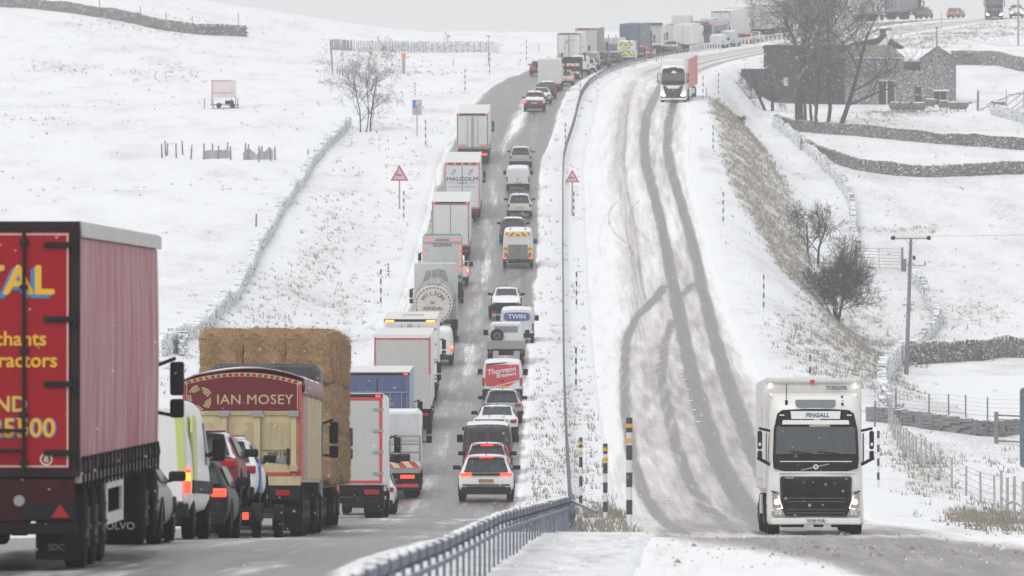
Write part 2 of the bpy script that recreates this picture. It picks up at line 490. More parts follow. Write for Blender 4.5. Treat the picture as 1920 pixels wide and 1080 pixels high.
# tyre tracks on the right-hand carriageway, (image row, image column) where the wheels ran: baked onto the road itself
TR = [([(150,1245),(171,1233),(218,1212),(268,1208),(307,1210),(354,1224),(404,1236),(471,1250),(521,1260),(570,1270),(640,1284),(700,1297),(780,1318),(860,1346),(940,1390),(1000,1440)], .36, 1.05),
      ([(150,1285),(179,1268),(226,1254),(276,1251),(315,1258),(362,1271),(412,1287),(471,1301),(529,1315),(620,1336),(690,1356),(760,1380),(840,1410),(930,1450),(1000,1500)], .35, .98),
      ([(545,1243),(570,1216),(600,1190),(640,1174),(700,1171),(780,1174),(860,1186),(930,1208),(975,1240),(1000,1280)], .24, .80),
      ([(600,1262),(650,1245),(700,1240),(780,1254),(850,1272),(900,1290),(950,1322),(1000,1385)], .26, .68),
      ([(150,1190),(200,1170),(241,1165),(300,1160),(345,1163),(370,1168),(400,1178),(440,1184),(500,1188),(570,1195),(640,1205)], .55, .36),
      ([(180,1178),(241,1174),(300,1170),(360,1176),(420,1190),(500,1200),(560,1210)], .09, .5),
      ([(372,1165),(385,1150),(400,1140),(420,1142),(440,1155),(460,1180),(480,1188)], .05, .55),
      ([(375,1200),(385,1190),(395,1182),(420,1184),(445,1210)], .05, .5),
      ([(530,1302),(545,1288),(560,1270),(575,1262)], .30, .7),
      ([(535,1246),(560,1230),(590,1200)], .3, .75)]
def carriageway(name, u0, u1, left):
    ss = np.arange(70, 1180, 1.0); us = np.arange(u0, u1+.01, .12)
    S, U = np.meshgrid(ss, us, indexing='ij')
    X, Y, Z = road(S.ravel(), U.ravel())
    s, u = S.ravel(), U.ravel()
    px, py = scr(X, Y, Z)
    n = vnoise(u*3, s*.12, 1.0, 11); n5 = vnoise(u*.6, s*.03, 1, 12)
    if left:
        wr = .80 + .12*(n5-.5)*2
        wr += .14*(np.exp(-((u+4.0)/.30)**2) + np.exp(-((u+2.45)/.28)**2) + np.exp(-((u+8.1)/.35)**2) + np.exp(-((u+6.3)/.35)**2))
        wr -= .26*np.exp(-((u+5.25)/.55)**2)*(0.6+.7*(n5)) + .10*np.exp(-((u+3.2)/.4)**2)
        edge = 1.75 + .35*(vnoise(s, s*0, 14, 13)-.5) + .1*(vnoise(s, s*0, 3, 14)-.5) + .25*smooth(480, 330, s)*1
        wr *= smooth(edge-.12, edge+.22, -u)
        le = 9.55 + .5*(vnoise(s, s*0, 11, 15)-.5)
        wr *= smooth(le+.35, le-.35, -u) *.98 + .02
        wr -= smooth(262, 235, s)*.42*smooth(.55, .85, .55*vnoise(u*1.1, s*.09, 1, 25)+.45*vnoise(u*5, s*.5, 1, 26))
        wr += smooth(300, 200, s)*.10*(vnoise(u*4, s*.35, 1, 27)-.5)
        wr = np.where(s > 600, wr*1.05, wr)
        wr = wr - .07*smooth(330,420,s)*smooth(560,470,s)
        wr -= .55*np.exp(-((u+5.1-.6*smooth(620,720,s))/.75)**2)*smooth(585, 625, s)*smooth(790, 740, s)*(.5+.8*vnoise(u*1.5, s*.06, 1, 19))
        wr -= .30*np.exp(-((u+5.2)/.5)**2)*smooth(330, 350, s)*smooth(585, 540, s)*smooth(.45, .7, vnoise(u*2, s*.09, 1, 21))
    else:
        wr = .05 + .0*n
        x = interp_poly(py, [(60,1100),(150,1215),(200,1190),(300,1190),(400,1210),(500,1200),(640,1165),(780,1165),(900,1185),(1000,1230)])
        lane = smooth(x-18, x+14, px)*smooth(10.2, 8.7, u)
        wr += .19*lane + .10*lane*smooth(500, 700, py) + .22*(n5-.5)*lane + .25*(n-.5)*lane
        sc = FPX/Y
        for pts, wd, st in TR:
            y0, y1 = pts[0][0], pts[-1][0]
            xx = interp_poly(py, pts)
            k_ = np.exp(-(np.abs(px-xx)/(wd*sc*1.0))**4.0)
            k_ *= smooth(y0-4, y0+4, py)*smooth(y1+6, y1-4, py)
            tread = .74+.40*np.sin((px-xx)/(sc*wd)*8)**2
            k_ = k_*(.66+.62*vnoise(u*6, s*.05, 1, 23))
            wr = np.maximum(wr, np.clip(k_,0,1.1)*st*1.08*tread + (1-np.clip(k_,0,1))*wr)
            if wd > .35: wr = np.maximum(wr, .26*np.exp(-((px-xx)/(wd*2.2*sc))**2)*smooth(y0-4, y0+4, py))
        fx = smooth(730, 800, s)
        wf = .22 + .45*(np.exp(-((u-7.0)/.4)**2)+np.exp(-((u-9.0)/.4)**2)+.7*np.exp(-((u-3.8)/.5)**2)+.6*np.exp(-((u-5.3)/.4)**2))
        wr = wr*(1-fx)+wf*fx
        # near the crossing the slush spreads
        top = interp_poly(px, [(1180,1000),(1300,990),(1500,995),(1700,1004),(1920,1030),(2200,1050)])
        bot = interp_poly(px, [(1180,1004),(1300,1012),(1450,1030),(1560,1055),(1640,1085),(1800,1150),(2200,1250)])
        m_ = smooth(top-8, top+6, py)*smooth(bot+20, bot-8, py)*smooth(1180, 1330, px)
        near = smooth(175, 160, s)
        wr = wr*(1-near) + near*(.04 + .56*m_)
        wr = np.maximum(wr, .55*smooth(940, 985, py)*smooth(1010, 992, py)*smooth(1210, 1270, px)*smooth(1640, 1600, px))
        wr *= smooth(10.3, 9.6, u)*.9+.1
    me = bpy.data.meshes.new(name)
    nr, nc = S.shape
    Z = Z + (.012+(0 if left else .05)*smooth(172,160,s))*(vnoise(X*2, Y*.8, .8, 16)-.5) + (0 if left else .03)*smooth(172,160,s)*(vnoise(X, Y, .2, 17)-.5) + .03*np.clip(.5-wr, 0, .5)
    me.vertices.add(nr*nc); me.vertices.foreach_set('co', np.stack([X, Y, Z], 1).ravel())
    i = np.arange(nr-1)[:, None]*nc + np.arange(nc-1)[None, :]
    f = np.stack([i, i+1, i+nc+1, i+nc], -1).reshape(-1, 4)
    me.loops.add(f.size); me.loops.foreach_set('vertex_index', f.ravel())
    me.polygons.add(len(f)); me.polygons.foreach_set('loop_start', np.arange(0, f.size, 4))
    me.polygons.foreach_set('use_smooth', np.ones(len(f), bool))
    me.update()
    uvl = me.uv_layers.new(name='UVMap')
    uvl.data.foreach_set('uv', np.stack([u[f.ravel()], s[f.ravel()]], 1).ravel())
    at = me.attributes.new('wear', 'FLOAT', 'POINT'); at.data.foreach_set('value', np.clip(wr, 0, 1.35))
    me.materials.append(road_mat(left))
    o = link(bpy.data.objects.new(name, me)); tag(o, kind='structure')
build_ground()
carriageway('carriageway_uphill', -10.25, -1.55, True)
carriageway('carriageway_downhill', 1.55, 10.25, False)

# ------------------------------------------------------------------ the snowy air
def haze():
    m = bpy.data.materials.new('haze'); m.use_nodes = True
    nt = m.node_tree
    nt.nodes.remove(nt.nodes['Principled BSDF'])
    v = nn(nt, 'ShaderNodeVolumePrincipled')
    v.inputs['Color'].default_value = (.97, .973, .98, 1)
    v.inputs['Density'].default_value = .00032
    v.inputs['Anisotropy'].default_value = .2
    nt.links.new(v.outputs[0], nt.nodes['Material Output'].inputs['Volume'])
    b = MB().box(-1500, 1500, -30, 3300, -60, 64).build('haze', m)
    tag(b, kind='stuff')
haze()
# ------------------------------------------------------------------ vehicles
def place(px, D, oncoming=False, lift=0.0):
    X = (px-960)/FPX*D
    s, u = su(np.array([X]), np.array([float(D)]))
    s = float(s[0]); u = float(u[0])
    tx, ty = float(np.interp(s, SS, TX)), float(np.interp(s, SS, TY))
    z = float(np.interp(s, SS, ZS))+float(drop(s, u)); z2 = float(np.interp(s+8, SS, ZS))+float(drop(s+8, u))
    yaw = -math.atan2(tx, ty); pitch = math.atan((z2-z)/8)
    if not oncoming and D > 890: yaw = max(yaw, -(.17+(D-890)*.0010))
    if oncoming: yaw += math.pi; pitch = -pitch
    return (X, D, z+.01+lift), yaw, pitch
def vehicle(name, label, cat, px, D, group=None, oncoming=False, yaw=0, lift=0.0, dp=0.0):
    loc, yw, pt = place(px, D, oncoming, lift)
    return thing(name, label, cat, loc, group, yw+yaw, pt+dp)

BLK = paint('dark_trim', (.007,.007,.010), .6, dirt=.25, dcol=(.05,.05,.054), spec=.2)
CHS = paint('dirty_chassis', (.006,.006,.008), .8, dirt=.35, dcol=(.05,.048,.048), spec=.1)
RUB = paint('tyre_rubber', (.006,.006,.007), .9, dirt=.3, dcol=(.045,.044,.044), spec=.1)
RIM = paint('wheel_rim', (.10,.10,.105), .5, .3, dirt=.6, dcol=(.04,.04,.04))
GLS = paint('dark_glass', (.016,.018,.024), .2, 0, dirt=.22, dcol=(.16,.16,.18), spec=.35)
GL2 = paint('frosted_glass', (.10,.11,.125), .3, 0, dirt=.5, dcol=(.34,.35,.36))
STL = paint('dull_steel', (.36,.36,.36), .4, .6, dirt=.4)
WHT = paint('white_paint', (.78,.79,.79), .3, dirt=.26, dcol=(.48,.47,.46))
ALU = paint('white_panel', (.66,.67,.66), .45, dirt=.42, dcol=(.42,.42,.41))
REFR = paint('red_reflector', (.55,.02,.05), .35, dirt=.15)
LRED = lamp('red_lamp_lit', (1.0,.045,.02), 2.6)
LDIM = lamp('red_lamp', (.33,.006,.012), .06)
LAMB = lamp('amber_lamp_lit', (1.0,.28,.03), 3.6)
LWHT = lamp('white_lamp_lit', (1.0,.92,.80), 4.0)
LWARM = lamp('warm_headlamp_lit', (1.0,.74,.50), 5.0)
SNOWC = paint('snow_cap', (.86,.875,.90), .8, dirt=0)
PLY = paint('yellow_plate', (.75,.45,.06), .5, dirt=.3)
PLW = paint('white_plate', (.75,.75,.73), .5, dirt=.3)
YEL = paint('reflective_yellow', (.75,.72,.06), .4, dirt=.2)
CHR = paint('reflective_red', (.62,.03,.05), .4, dirt=.2)
INK = paint('dark_lettering', (.03,.04,.07), .5, dirt=.15)

def wheel(root, x, y, r=.33, w=.22, rim=True, dual=False, nm='wheel'):
    """x is the outer face's centre; the tyre lies inside it"""
    sg = 1 if x > 0 else -1
    W = w*2.15 if dual else w
    x0, x1 = x-sg*W, x
    m = MB()
    prof = [(0, r*.62), (.04, r*.93), (.12, r), (.88, r), (.96, r*.93), (1, r*.62)]
    n = 20; secs = []
    for t, rr in prof:
        xx = x0+(x1-x0)*t
        secs.append([(xx, y+rr*math.cos(2*math.pi*i/n), r+rr*math.sin(2*math.pi*i/n)) for i in range(n)])
    if sg < 0: secs = secs[::-1]
    m.loft(secs)
    wobj = m.build(nm, RUB, root)
    if rim:
        q = MB().cyl((x-sg*.08, y, r), (x-sg*.02, y, r), r*.60, r*.58, n=16)
        for i in range(5):
            a = 2*math.pi*i/5
            q.cyl((x-sg*.015, y+r*.1*math.cos(a), r+r*.1*math.sin(a)), (x-sg*.01, y+r*.5*math.cos(a), r+r*.5*math.sin(a)), r*.09, n=6)
        q.build('rim', RIM, wobj)
    return wobj

def car(label, px, D, col, style='hatch', L=4.3, W=1.80, H=1.48, lit='dim', name=None, snow=.3, group='cars queuing uphill', detail=True, plate=None, roofcol=None, oncoming=False, dirt=.25, rim=True, hi=False, yaw=0, lift=0, dcol=(.30,.29,.28), reverse=False, parent=None, cat='car', rails=False):
    if name is None: name = {'hatch':'hatchback_car','suv':'suv','saloon':'saloon_car','estate':'estate_car','pickup':'pickup_truck','sport':'sports_car'}[style]
    t = vehicle(name, label, cat, px, D, group, oncoming, yaw, lift)
    dk = sum(col) < .3
    cm = paint('car_paint_%d_%d_%d_%d' % (col[0]*99, col[1]*99, col[2]*99, snow*10), col, .4 if dk else .28, .25 if .3 < sum(col) < 1.5 else 0, dirt=dirt, snow=snow, dcol=(.12,.12,.125) if dk else dcol, spec=.22 if dk else .5)
    wl = W/2; zb = {'suv':H*.62, 'pickup':H*.58, 'sport':.80}.get(style, .93 if H < 1.6 else H*.60)
    z0 = .30 if style in ('suv','pickup') else .24
    wr = wl*.70
    # y, z belt, z roof, roof half-width, plan scale
    if style in ('hatch', 'suv', 'estate'):
        lean = .50 if style == 'hatch' else (.42 if style == 'suv' else .30)
        st = [(0.0, zb-.10, zb-.08, wl*.86, .93), (.06, zb, zb+.02, wl*.86, .975), (.18+lean*.15, zb+.01, zb+(H-zb)*.35, wl*.80, 1),
              (.12+lean, zb+.01, H-.05, wr, 1), (.30+lean, zb, H-.01, wr, 1), (L*.45, zb-.02, H, wr, 1), (L*.56, zb-.03, H-.05, wr*.98, 1),
              (L*.74, zb-.05, zb+.02, wl*.80, 1), (L*.90, zb-.17, zb-.15, wl*.80, .97), (L*.98, zb-.34, zb-.32, wl*.72, .88), (L, zb-.42, zb-.40, wl*.7, .82)]
    elif style in ('saloon', 'sport'):
        st = [(0.0, zb-.08, zb-.06, wl*.86, .90), (.08, zb+.02, zb+.05, wl*.84, .96), (L*.13, zb+.02, zb+.07, wl*.82, 1),
              (L*.28, zb, H-.07, wr, 1), (L*.36, zb, H-.01, wr, 1), (L*.46, zb-.02, H, wr, 1), (L*.55, zb-.03, H-.06, wr*.98, 1),
              (L*.72, zb-.05, zb+.01, wl*.80, 1), (L*.90, zb-.15, zb-.13, wl*.80, .97), (L*.98, zb-.28, zb-.26, wl*.72, .88), (L, zb-.34, zb-.32, wl*.7, .82)]
    else:  # pickup: open bed then cabin
        st = [(0.0, zb-.03, zb-.01, wl*.9, .94), (.05, zb, zb+.01, wl*.9, .98), (L*.29, zb, zb+.01, wl*.9, 1), (L*.31, zb+.01, H-.10, wr, 1),
              (L*.36, zb, H-.01, wr, 1), (L*.50, zb, H, wr, 1), (L*.60, zb, H-.06, wr*.98, 1), (L*.74, zb-.02, zb+.03, wl*.80, 1),
              (L*.92, zb-.08, zb-.06, wl*.80, .97), (L, zb-.18, zb-.16, wl*.72, .88)]
    if reverse: pass
    secs = []
    for (y, b, h, r_, p) in st:
        wl_ = wl*p; rr = r_*p
        half = [(0, z0), (wl_*.82, z0), (wl_*.97, z0+.14), (wl_, z0+(b-z0)*.55), (wl_*.965, b-.03), (wl_*.93, b), (rr+(wl_*.93-rr)*.12, b+(h-b)*.88), (rr*.86, h), (rr*.4, h+.025), (0, h+.03)]
        full = [(x, y, z) for x, z in half] + [(-x, y, z) for x, z in half[-2:0:-1]]
        secs.append(full)
    body = MB().loft(secs[::-1]).build('body', cm, t, True)
    md = body.modifiers.new('s', 'SUBSURF'); md.levels = md.render_levels = 1
    # lower bumper
    MB().box(-wl*.90, wl*.90, -.05, .22, z0-.02, z0+.24, .05).build('rear_bumper', BLK, t)
    MB().box(-wl*.86, wl*.86, L-.24, L+.02, z0-.02, z0+.26, .06).build('front_bumper', BLK, t)
    # glass
    def quad(a, b, c, d, th=.02):
        a, b, c, d = map(Vector, (a, b, c, d)); n = (b-a).cross(d-a).normalized()*th
        m = MB(); m.add([a, b, c, d, a+n, b+n, c+n, d+n], [(3,2,1,0),(4,5,6,7),(0,1,5,4),(1,2,6,5),(2,3,7,6),(3,0,4,7)]); return m
    if style in ('hatch','suv','estate'):
        a, b = st[1], st[3]
        y1, z1, y2, z2 = a[0]-.035, zb+.05, b[0]-.085, H-.09
        ge = .0
        quad((-wl*.79,y1-ge,z1),(wl*.79,y1-ge,z1),(wr*.90,y2-ge,z2),(-wr*.90,y2-ge,z2)).build('rear_window', GLS, t)
    elif style in ('saloon','sport'):
        y1, z1, y2, z2 = L*.135, zb+.15, L*.27, H-.03
        quad((-wl*.70,y1-.02,z1),(wl*.70,y1-.02,z1),(wr*.88,y2-.03,z2),(-wr*.88,y2-.03,z2)).build('rear_window', GLS, t)
    else:
        quad((-wl*.66,L*.30-.03,zb+.06),(wl*.66,L*.30-.03,zb+.06),(wr*.9,L*.315-.03,H-.13),(-wr*.9,L*.315-.03,H-.13)).build('rear_window', GLS, t)
        MB().box(-wl*.86, wl*.86, .10, L*.28, zb+.005, zb+.03).build('bed_cover', BLK, t)
    # windscreen
    ys, ye = L*.565, L*.725
    quad((wl*.72,ye+.03,zb+.07),(-wl*.72,ye+.03,zb+.07),(-wr*.88,ys+.02,H-.07),(wr*.88,ys+.02,H-.07)).build('windscreen', GLS, t)
    # side windows
    ya, yb = (L*.34 if style == 'pickup' else (L*.26 if style in ('saloon','sport') else .62)), L*.62
    for sg in (-1, 1):
        p = [(sg*(wl*.945), ya, zb+.03), (sg*(wl*.945), yb, zb+.02), (sg*(wr+.06), yb-.42, H-.13), (sg*(wr+.06), ya+.12, H-.13)]
        if sg < 0: p = p[::-1]
        quad(*p, th=.02).build('side_window', GLS, t)
    # lamps
    lm = {'dim': LDIM, 'lit': LRED, 'off': LDIM}[lit]
    for sg in (-1, 1):
        if hi:
            MB().box(min(sg*wl*.50,sg*wl*.93), max(sg*wl*.50,sg*wl*.93), -.03, .12, zb-.07, zb+.02, .02).build('tail_light', lm, t)
        elif style in ('suv','estate','pickup'):
            MB().box(min(sg*wl*.76,sg*wl*.95), max(sg*wl*.76,sg*wl*.95), -.02, .14, zb-.24, zb-.02, .02).build('tail_light', lm, t)
        else:
            MB().box(min(sg*wl*.62,sg*wl*.93), max(sg*wl*.62,sg*wl*.93), -.02, .16, zb-.18, zb-.03, .03).build('tail_light', lm, t)
        x_ = sg*wl*.78
        MB().box(x_-.17, x_+.17, L-.22, L+.005, zb-.36, zb-.24, .03).build('headlight', LWHT if lit == 'heads' else PLW, t)
    if detail:
        if lit == 'lit' and style in ('hatch','suv','pickup'):
            MB().box(-.24, .24, st[3][0]-.16, st[3][0]-.06, H-.075, H-.045).build('brake_light', LRED, t)
        for sg in (-1, 1):
            mb = MB().box(min(sg*(wl*.94),sg*(wl+.22)), max(sg*(wl*.94),sg*(wl+.22)), L*.64-.05, L*.64+.07, zb+.04, zb+.20, .04)
            mb.cyl((sg*(wl*.86), L*.64+.02, zb+.02), (sg*(wl+.05), L*.64+.01, zb+.08), .03, n=6).build('door_mirror', BLK, t)
        pl = MB().box(-.26, .26, -.045, -.02, zb-.30, zb-.19).build('number_plate', PLY, t)
        if plate: text(plate, .115, INK, pl, (0, -.052, zb-.245), sx=.92, bold=.012)
        MB().cyl((0, st[4][0]-.05, H+.01), (0, st[4][0]-.14, H+.13), .018, .008, n=6).build('aerial', BLK, t)
        if style in ('hatch','suv'):
            MB().box(-wr*.95, wr*.95, st[3][0]-.20, st[3][0]+.06, H-.035, H+.012, .015).build('spoiler', cm, t)
        if rails:
            for sg in (-1, 1): MB().box(sg*wr*.93-.02, sg*wr*.93+.02, .7, L*.5, H+.0, H+.055, .01).build('roof_rail', STL, t)
        # wheel arches
        for y in (L*.19, L*.81):
            for sg in (-1, 1):
                rr = .33 if style not in ('suv','pickup') else .37
                MB().ring((y, rr+.01), rr-.02, rr+.06, sg*(wl-.06) if sg > 0 else -wl-.006, wl+.006 if sg > 0 else -(wl-.06), n=12, axis='x', a0=0, a1=math.pi).build('wheel_arch', BLK, t)
    rr = .33 if style not in ('suv','pickup') else .37
    for y in (L*.19, L*.81):
        for sg in (-1, 1): wheel(t, sg*(wl-.015), y, rr, .25, rim and detail)
    return t

def van(label, px, D, col, L=5.6, W=2.0, H=2.45, z0=.38, lit='dim', group='vans in the queue', win=False, name='panel_van', band=None, lowlamps=False, plate=True, snow=.3, oncoming=False, roofsn=True, dirt=.28, cat='van', lo=None, mirrors=True):
    t = vehicle(name, label, cat, px, D, group, oncoming)
    cm = paint('van_paint_%d_%d_%d' % (col[0]*99, col[1]*99, col[2]*99), col, .32, 0, dirt=dirt, snow=snow, dcol=(.42,.41,.40) if sum(col) > 1.2 else (.30,.29,.28))
    wl = W/2; zb = H*.50
    st = [(0.0, H-.10, .90, .965), (.05, H-.03, .91, .99), (.5, H, .915, 1), (L*.60, H, .91, 1), (L*.70, H-.07, .90, 1), (L*.84, zb+.18, .88, .99), (L*.96, zb-.12, .90, .93), (L, zb-.40, .86, .86)]
    secs = []
    for (y, h, tr, p) in st:
        w_ = wl*p; r_ = w_*tr
        half = [(0, z0), (w_*.9, z0), (w_, z0+.16), (w_, max(z0+.3, min(zb, h-.2))), (w_*.985, z0+(h-z0)*.62), (r_+.01, h-.16), (r_*.93, h-.035), (r_*.6, h), (0, h+.015)]
        secs.append([(x, y, z) for x, z in half] + [(-x, y, z) for x, z in half[-2:0:-1]])
    body = MB().loft(secs[::-1]).build('body', cm, t, True)
    md = body.modifiers.new('s', 'SUBSURF'); md.levels = md.render_levels = 1
    MB().box(-wl*.95, wl*.95, -.08, .20, z0-.06, z0+.20, .04).build('rear_bumper', BLK, t)
    MB().box(-wl*.9, wl*.9, L-.25, L+.03, z0-.08, z0+.22, .05).build('front_bumper', BLK, t)
    # rear doors: a raised panel each, seam and handle between
    for sg in (-1, 1):
        a, b = sorted((sg*.012, sg*wl*.86))
        d = MB().prism([(a, z0+.22), (b, z0+.22), (b if sg < 0 else wl*.80, H-.20) if sg > 0 else (b, H-.20), (a if sg > 0 else -wl*.80, H-.20)], -.018, .02).build('rear_door', cm, t)
        if win:
            a, b = sorted((sg*.09, sg*wl*.70))
            MB().box(a, b, -.03, -.012, zb+.12, H-.34, .0).build('window', GLS, d)
    MB().box(-.10, .10, -.05, -.012, zb-.02, zb+.02).build('door_handle', BLK, t)
    lm = {'dim': LDIM, 'lit': LRED, 'amber': LRED}[lit]
    for sg in (-1, 1):
        a, b = sorted((sg*wl*.89, sg*wl*1.0))
        z1, z2 = (z0+.36, z0+.76) if not lowlamps else (z0+.02, z0+.14)
        tl_ = MB().box(a, b, -.03, .10, z1, z2, .02).build('tail_light', lm, t)
        if lit == 'amber': MB().box(a+.01, b-.01, -.045, -.028, z1+.2, z1+.34).build('indicator', LAMB, tl_)
        if mirrors:
            MB().box(min(sg*(wl+.02), sg*(wl+.26)), max(sg*(wl+.02), sg*(wl+.26)), L*.72-.05, L*.72+.09, zb+.10, zb+.42, .05).cyl((sg*(wl*.9), L*.72+.02, zb+.12), (sg*(wl+.08), L*.72+.02, zb+.2), .035, n=6).build('door_mirror', BLK, t)
        x_ = sg*wl*.72
        MB().box(x_-.18, x_+.18, L-.28, L+.0, zb-.42, zb-.2, .04).build('headlight', PLW, t)
        p = [(sg*wl*.995, L*.60, zb+.08), (sg*wl*.99, L*.78, zb+.08), (sg*wl*.93, L*.69, H-.42), (sg*wl*.94, L*.60, H-.40)]
        m = MB(); vs = [Vector(q) for q in p]; off = Vector((sg*.02, 0, 0)); m.add(vs+[v+off for v in vs], [(0,1,2,3),(7,6,5,4),(0,4,5,1),(1,5,6,2),(2,6,7,3),(3,7,4,0)]); m.build('side_window', GLS, t)
    m = MB(); n_ = Vector((0,.03,.02)); vs = [Vector(q) for q in ((wl*.84, L*.83, zb+.22), (-wl*.84, L*.83, zb+.22), (-wl*.78, L*.71, H-.13), (wl*.78, L*.71, H-.13))]
    m.add(vs+[v+n_ for v in vs], [(3,2,1,0),(4,5,6,7),(0,1,5,4),(1,2,6,5),(2,3,7,6),(3,0,4,7)]); m.build('windscreen', GLS, t)
    if plate: MB().box(-.26 if not win else -.5, .26 if not win else .02, -.04, -.016, z0+.26, z0+.37).build('number_plate', PLY, t)
    for y in (L*.17, L*.80):
        for sg in (-1, 1): wheel(t, sg*(wl-.01), y, .35, .22)
    return t

def chevrons(parent, x0, x1, z0, z1, y, n=6, c1=None, c2=None, name='chevron_stripe', up=True, w=.5):
    """V-shaped stripes pointing to the middle, clipped to a rectangle"""
    c1 = c1 or YEL; c2 = c2 or CHR
    bp = MB().box(x0, x1, y, y+.015, z0, z1).build('chevron_panel', c1, parent)
    cxm = (x0+x1)/2; hw = (x1-x0)/2; hh = z1-z0
    step = hw/n*2
    m = MB()
    for sg in (-1, 1):
        for i in range(-4, n*2):
            a = i*step
            # slanted stripe in (t = distance from the middle, z)
            sl = hh*.9
            pts = [(a, 0), (a+step*w, 0), (a+step*w-sl, hh), (a-sl, hh)]
            # clip t to [0, hw]
            def clip(P, lim, gt):
                out = []
                for k_ in range(len(P)):
                    p, q = P[k_], P[(k_+1) % len(P)]
                    ip = p[0] >= lim if gt else p[0] <= lim; iq = q[0] >= lim if gt else q[0] <= lim
                    if ip: out.append(p)
                    if ip != iq:
                        f = (lim-p[0])/(q[0]-p[0]); out.append((lim, p[1]+f*(q[1]-p[1])))
                return out
            P = clip(pts, 0, True)
            if len(P) > 2: P = clip(P, hw, False)
            if len(P) < 3: continue
            Q = [(cxm+sg*p[0], z0+p[1]) for p in P]
            m.prism(Q, y-.008, y-.001)
    m.build(name, c2, bp)
    return bp

def axles(t, ys, W=2.5, r=.5, rim=True, dual=True):
    for y in ys:
        for sg in (-1, 1): wheel(t, sg*(W/2-.02), y, r, .28, rim, dual)

def lorry_cab(t, y0, W=2.45, H=3.3, m=None, Lc=2.1, mirror=True, mirror_m=None, deflector=None):
    """tractor cab seen mostly from behind"""
    m = m or WHT
    b = MB()
    secs = []
    for (y, w, h, z) in ((y0, W/2-.04, H-.08, .95), (y0+.08, W/2, H, .9), (y0+Lc*.7, W/2, H-.02, .8), (y0+Lc-.12, W/2-.03, H-.35, .55), (y0+Lc, W/2-.10, H-.6, .5)):
        secs.append([(-w, y, z), (w, y, z), (w, y, h-.15), (w-.14, y, h), (-w+.14, y, h), (-w, y, h-.15)][::-1])
    b.loft(secs).build('cab', m, t)
    for sg in (-1, 1):
        MB().box(min(sg*(W/2),sg*(W/2+.012)), max(sg*(W/2),sg*(W/2+.012)), y0+Lc*.45, y0+Lc*.85, 1.75, 2.45).build('side_window', GLS, t)
        if mirror:
            q = MB()
            a, c = sorted((sg*(W/2+.12), sg*(W/2+.33)))
            q.box(a, c, y0+Lc+.02, y0+Lc+.13, 2.05, 2.55, .04).box(a, c, y0+Lc+.02, y0+Lc+.13, 1.72, 2.0, .04)
            q.cyl((sg*(W/2-.05), y0+Lc-.05, 2.5), (sg*(W/2+.2), y0+Lc+.06, 2.6), .03, n=6).cyl((sg*(W/2-.05), y0+Lc-.05, 1.8), (sg*(W/2+.2), y0+Lc+.06, 1.75), .03, n=6)
            q.build('door_mirror', mirror_m or BLK, t)
    MB().box(-W/2+.1, W/2-.1, y0+Lc-.01, y0+Lc+.03, 1.8, H-.65).build('windscreen', GLS, t)
    for sg in (-1, 1): wheel(t, sg*(W/2-.02), y0+Lc-.75, .5, .30)

